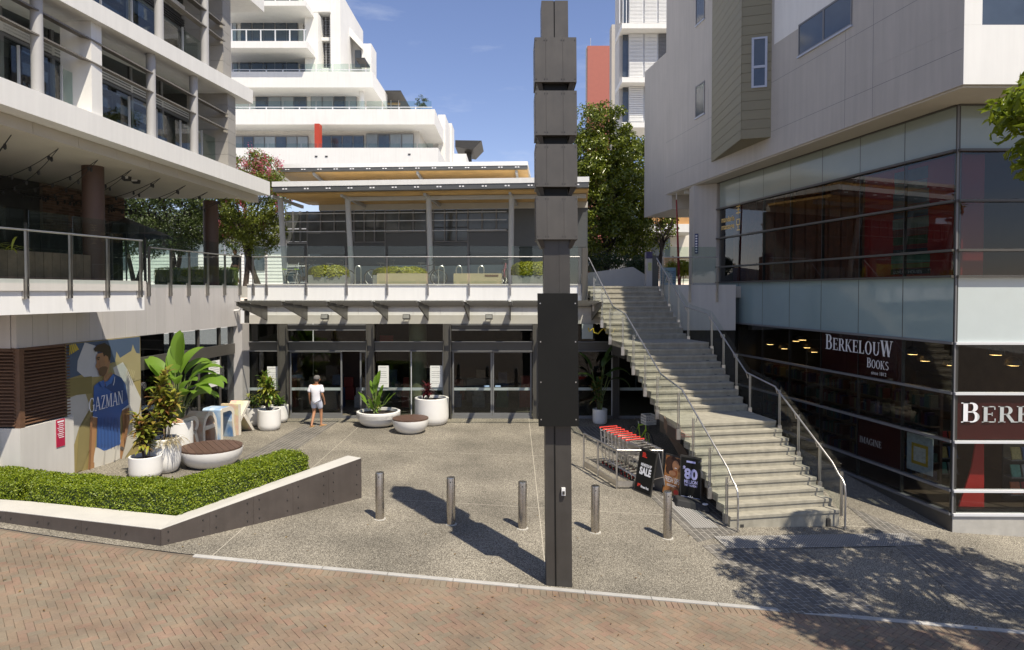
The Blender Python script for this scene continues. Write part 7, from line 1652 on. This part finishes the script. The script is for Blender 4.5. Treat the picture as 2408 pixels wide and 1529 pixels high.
skinm = mat('tanned_skin', (.40, .20, .11), .5, var=.06)
def person(label, loc, rz, shirt, shorts, cap, hair, shoe, sc=1.0):
    t = thing('person', label, 'person', loc, rz); t.scale = (sc, sc, sc)
    V = [(0, 0, .93, .13, .1), (0, -.02, 1.12, .13, .1), (0, -.01, 1.34, .15, .1), (0, .0, 1.47, .055), (.01, .02, 1.55, .07, .08), (.015, .03, 1.63, .078, .095), (.015, .02, 1.70, .055, .07)]
    E = [(0, 1), (1, 2), (2, 3), (3, 4), (4, 5), (5, 6)]
    def chain(par, pts):
        for p in pts: V.append(p); E.append((par, len(V) - 1)); par = len(V) - 1
        return par
    for s, wy, ey in ((-1, .03, -.03), (1, .06, -.04)):
        w = chain(2, [(s * .165, -.01, 1.40, .06), (s * .235, ey - .02, 1.15, .045), (s * .255, wy, .93, .03, .035), (s * .255, wy + .03, .86, .036, .02)])
        for k, (dx, ln) in enumerate(((-.024, .075), (-.008, .085), (.008, .08), (.022, .065))):
            chain(w, [(s * .255 + dx, wy + .045, .82, .010), (s * .25 + dx, wy + .055, .82 - ln, .008)])
        chain(w - 0, [(s * .225, wy + .055, .855, .011), (s * .215, wy + .07, .815, .009)])
    chain(0, [(-.095, .02, .86, .105), (-.10, .05, .50, .06), (-.10, -.16, .10, .036), (-.10, -.20, .045, .04, .035), (-.105, -.06, .03, .045, .025)])
    chain(0, [(.095, .02, .86, .105), (.115, .12, .49, .06), (.13, .10, .10, .036), (.13, .07, .045, .04, .035), (.20, .19, .03, .045, .025)])
    skinned('body', V, E, skinm, t, 2)
    def ch(name, V, E, m_): return skinned(name, V, E, m_, t, 2)
    ch('shirt', [(0, 0, .77, .18, .15), (0, -.015, 1.1, .17, .13), (0, -.01, 1.32, .19, .13), (0, 0, 1.44, .08, .08), (-.19, -.01, 1.38, .085), (-.25, -.05, 1.17, .08), (.19, -.01, 1.38, .085), (.25, -.055, 1.17, .08)], [(0, 1), (1, 2), (2, 3), (2, 4), (4, 5), (2, 6), (6, 7)], shirt)
    ch('shorts', [(0, 0, 1.02, .15, .125), (-.098, .03, .82, .118), (-.102, .05, .60, .095), (.098, .03, .82, .118), (.112, .09, .60, .095)], [(0, 1), (1, 2), (0, 3), (3, 4)], shorts)
    def lp(name, mm, fn): m = MB(); fn(m); return m.build(name, mm, t, local=True, smooth=True)
    lp('hair', hair, lambda m: m.ball((.015, .015, 1.635), .098, 14, 9, 1.05)); 
    if cap:
        lp('cap', cap, lambda m: m.lathe([(.112, 0), (.112, .04), (.095, .09), (.055, .12), (.0001, .128)], (.015, .02, 1.65), 18)); lp('cap_peak', cap, lambda m: m.hexa([(-.03, .11, 1.65), (.09, .11, 1.65), (.08, .21, 1.635), (0, .21, 1.635), (-.03, .11, 1.66), (.09, .11, 1.66), (.08, .21, 1.645), (0, .21, 1.645)]))
    lp('face', skinm, lambda m: (m.ball((.018, .055, 1.62), .082, 12, 8, 1.25), m.ball((.02, .142, 1.615), .014, 6, 5, 1.3))); lp('ear', skinm, lambda m: (m.ball((-.085, .03, 1.62), .022, 6, 5, 1.5), m.ball((.115, .03, 1.62), .022, 6, 5, 1.5)))
    lp('eyes', M['dark'], lambda m: (m.ball((-.012, .13, 1.635), .009, 6, 4), m.ball((.05, .13, 1.635), .009, 6, 4))); lp('mouth', M['redbld'], lambda m: m.box(-.005, .042, .128, .138, 1.572, 1.578))
    for x, y, a in ((-.105, -.12, 0), (.168, .14, .5)): lp('sandal', shoe, lambda m: m.hexa([(x - .045 + a * -.08, y - .12, .0), (x + .045 - a * .08, y - .12, 0), (x + .05 + a * .08, y + .14, 0), (x - .045 + a * .1, y + .14, 0), (x - .045 - a * .08, y - .12, .03), (x + .045 - a * .08, y - .12, .03), (x + .05 + a * .08, y + .14, .025), (x - .045 + a * .1, y + .14, .025)]))
    return t
p = gnd(744, 1003)
person('man in white shirt, pale shorts and grey cap walking towards the open door', p, R(-8), mat('white_tshirt', (.76, .75, .80), .8, var=.05, scale=8), mat('pale_blue_shorts', (.52, .55, .66), .8, var=.06, scale=9), mat('grey_cap', (.13, .12, .12), .8), mat('dark_hair', (.04, .035, .03), .7), mat('tan_sandal', (.42, .26, .11), .6), 1.0)
dk = mat('dark_clothes', (.02, .02, .022), .8)
person('person in dark clothes standing on the terrace behind the glass', ((555 - CX) / F * 30.5, 30.5, DZ), R(150), dk, dk, None, mat('brown_hair', (.10, .05, .025), .7), M['dark'], .98)
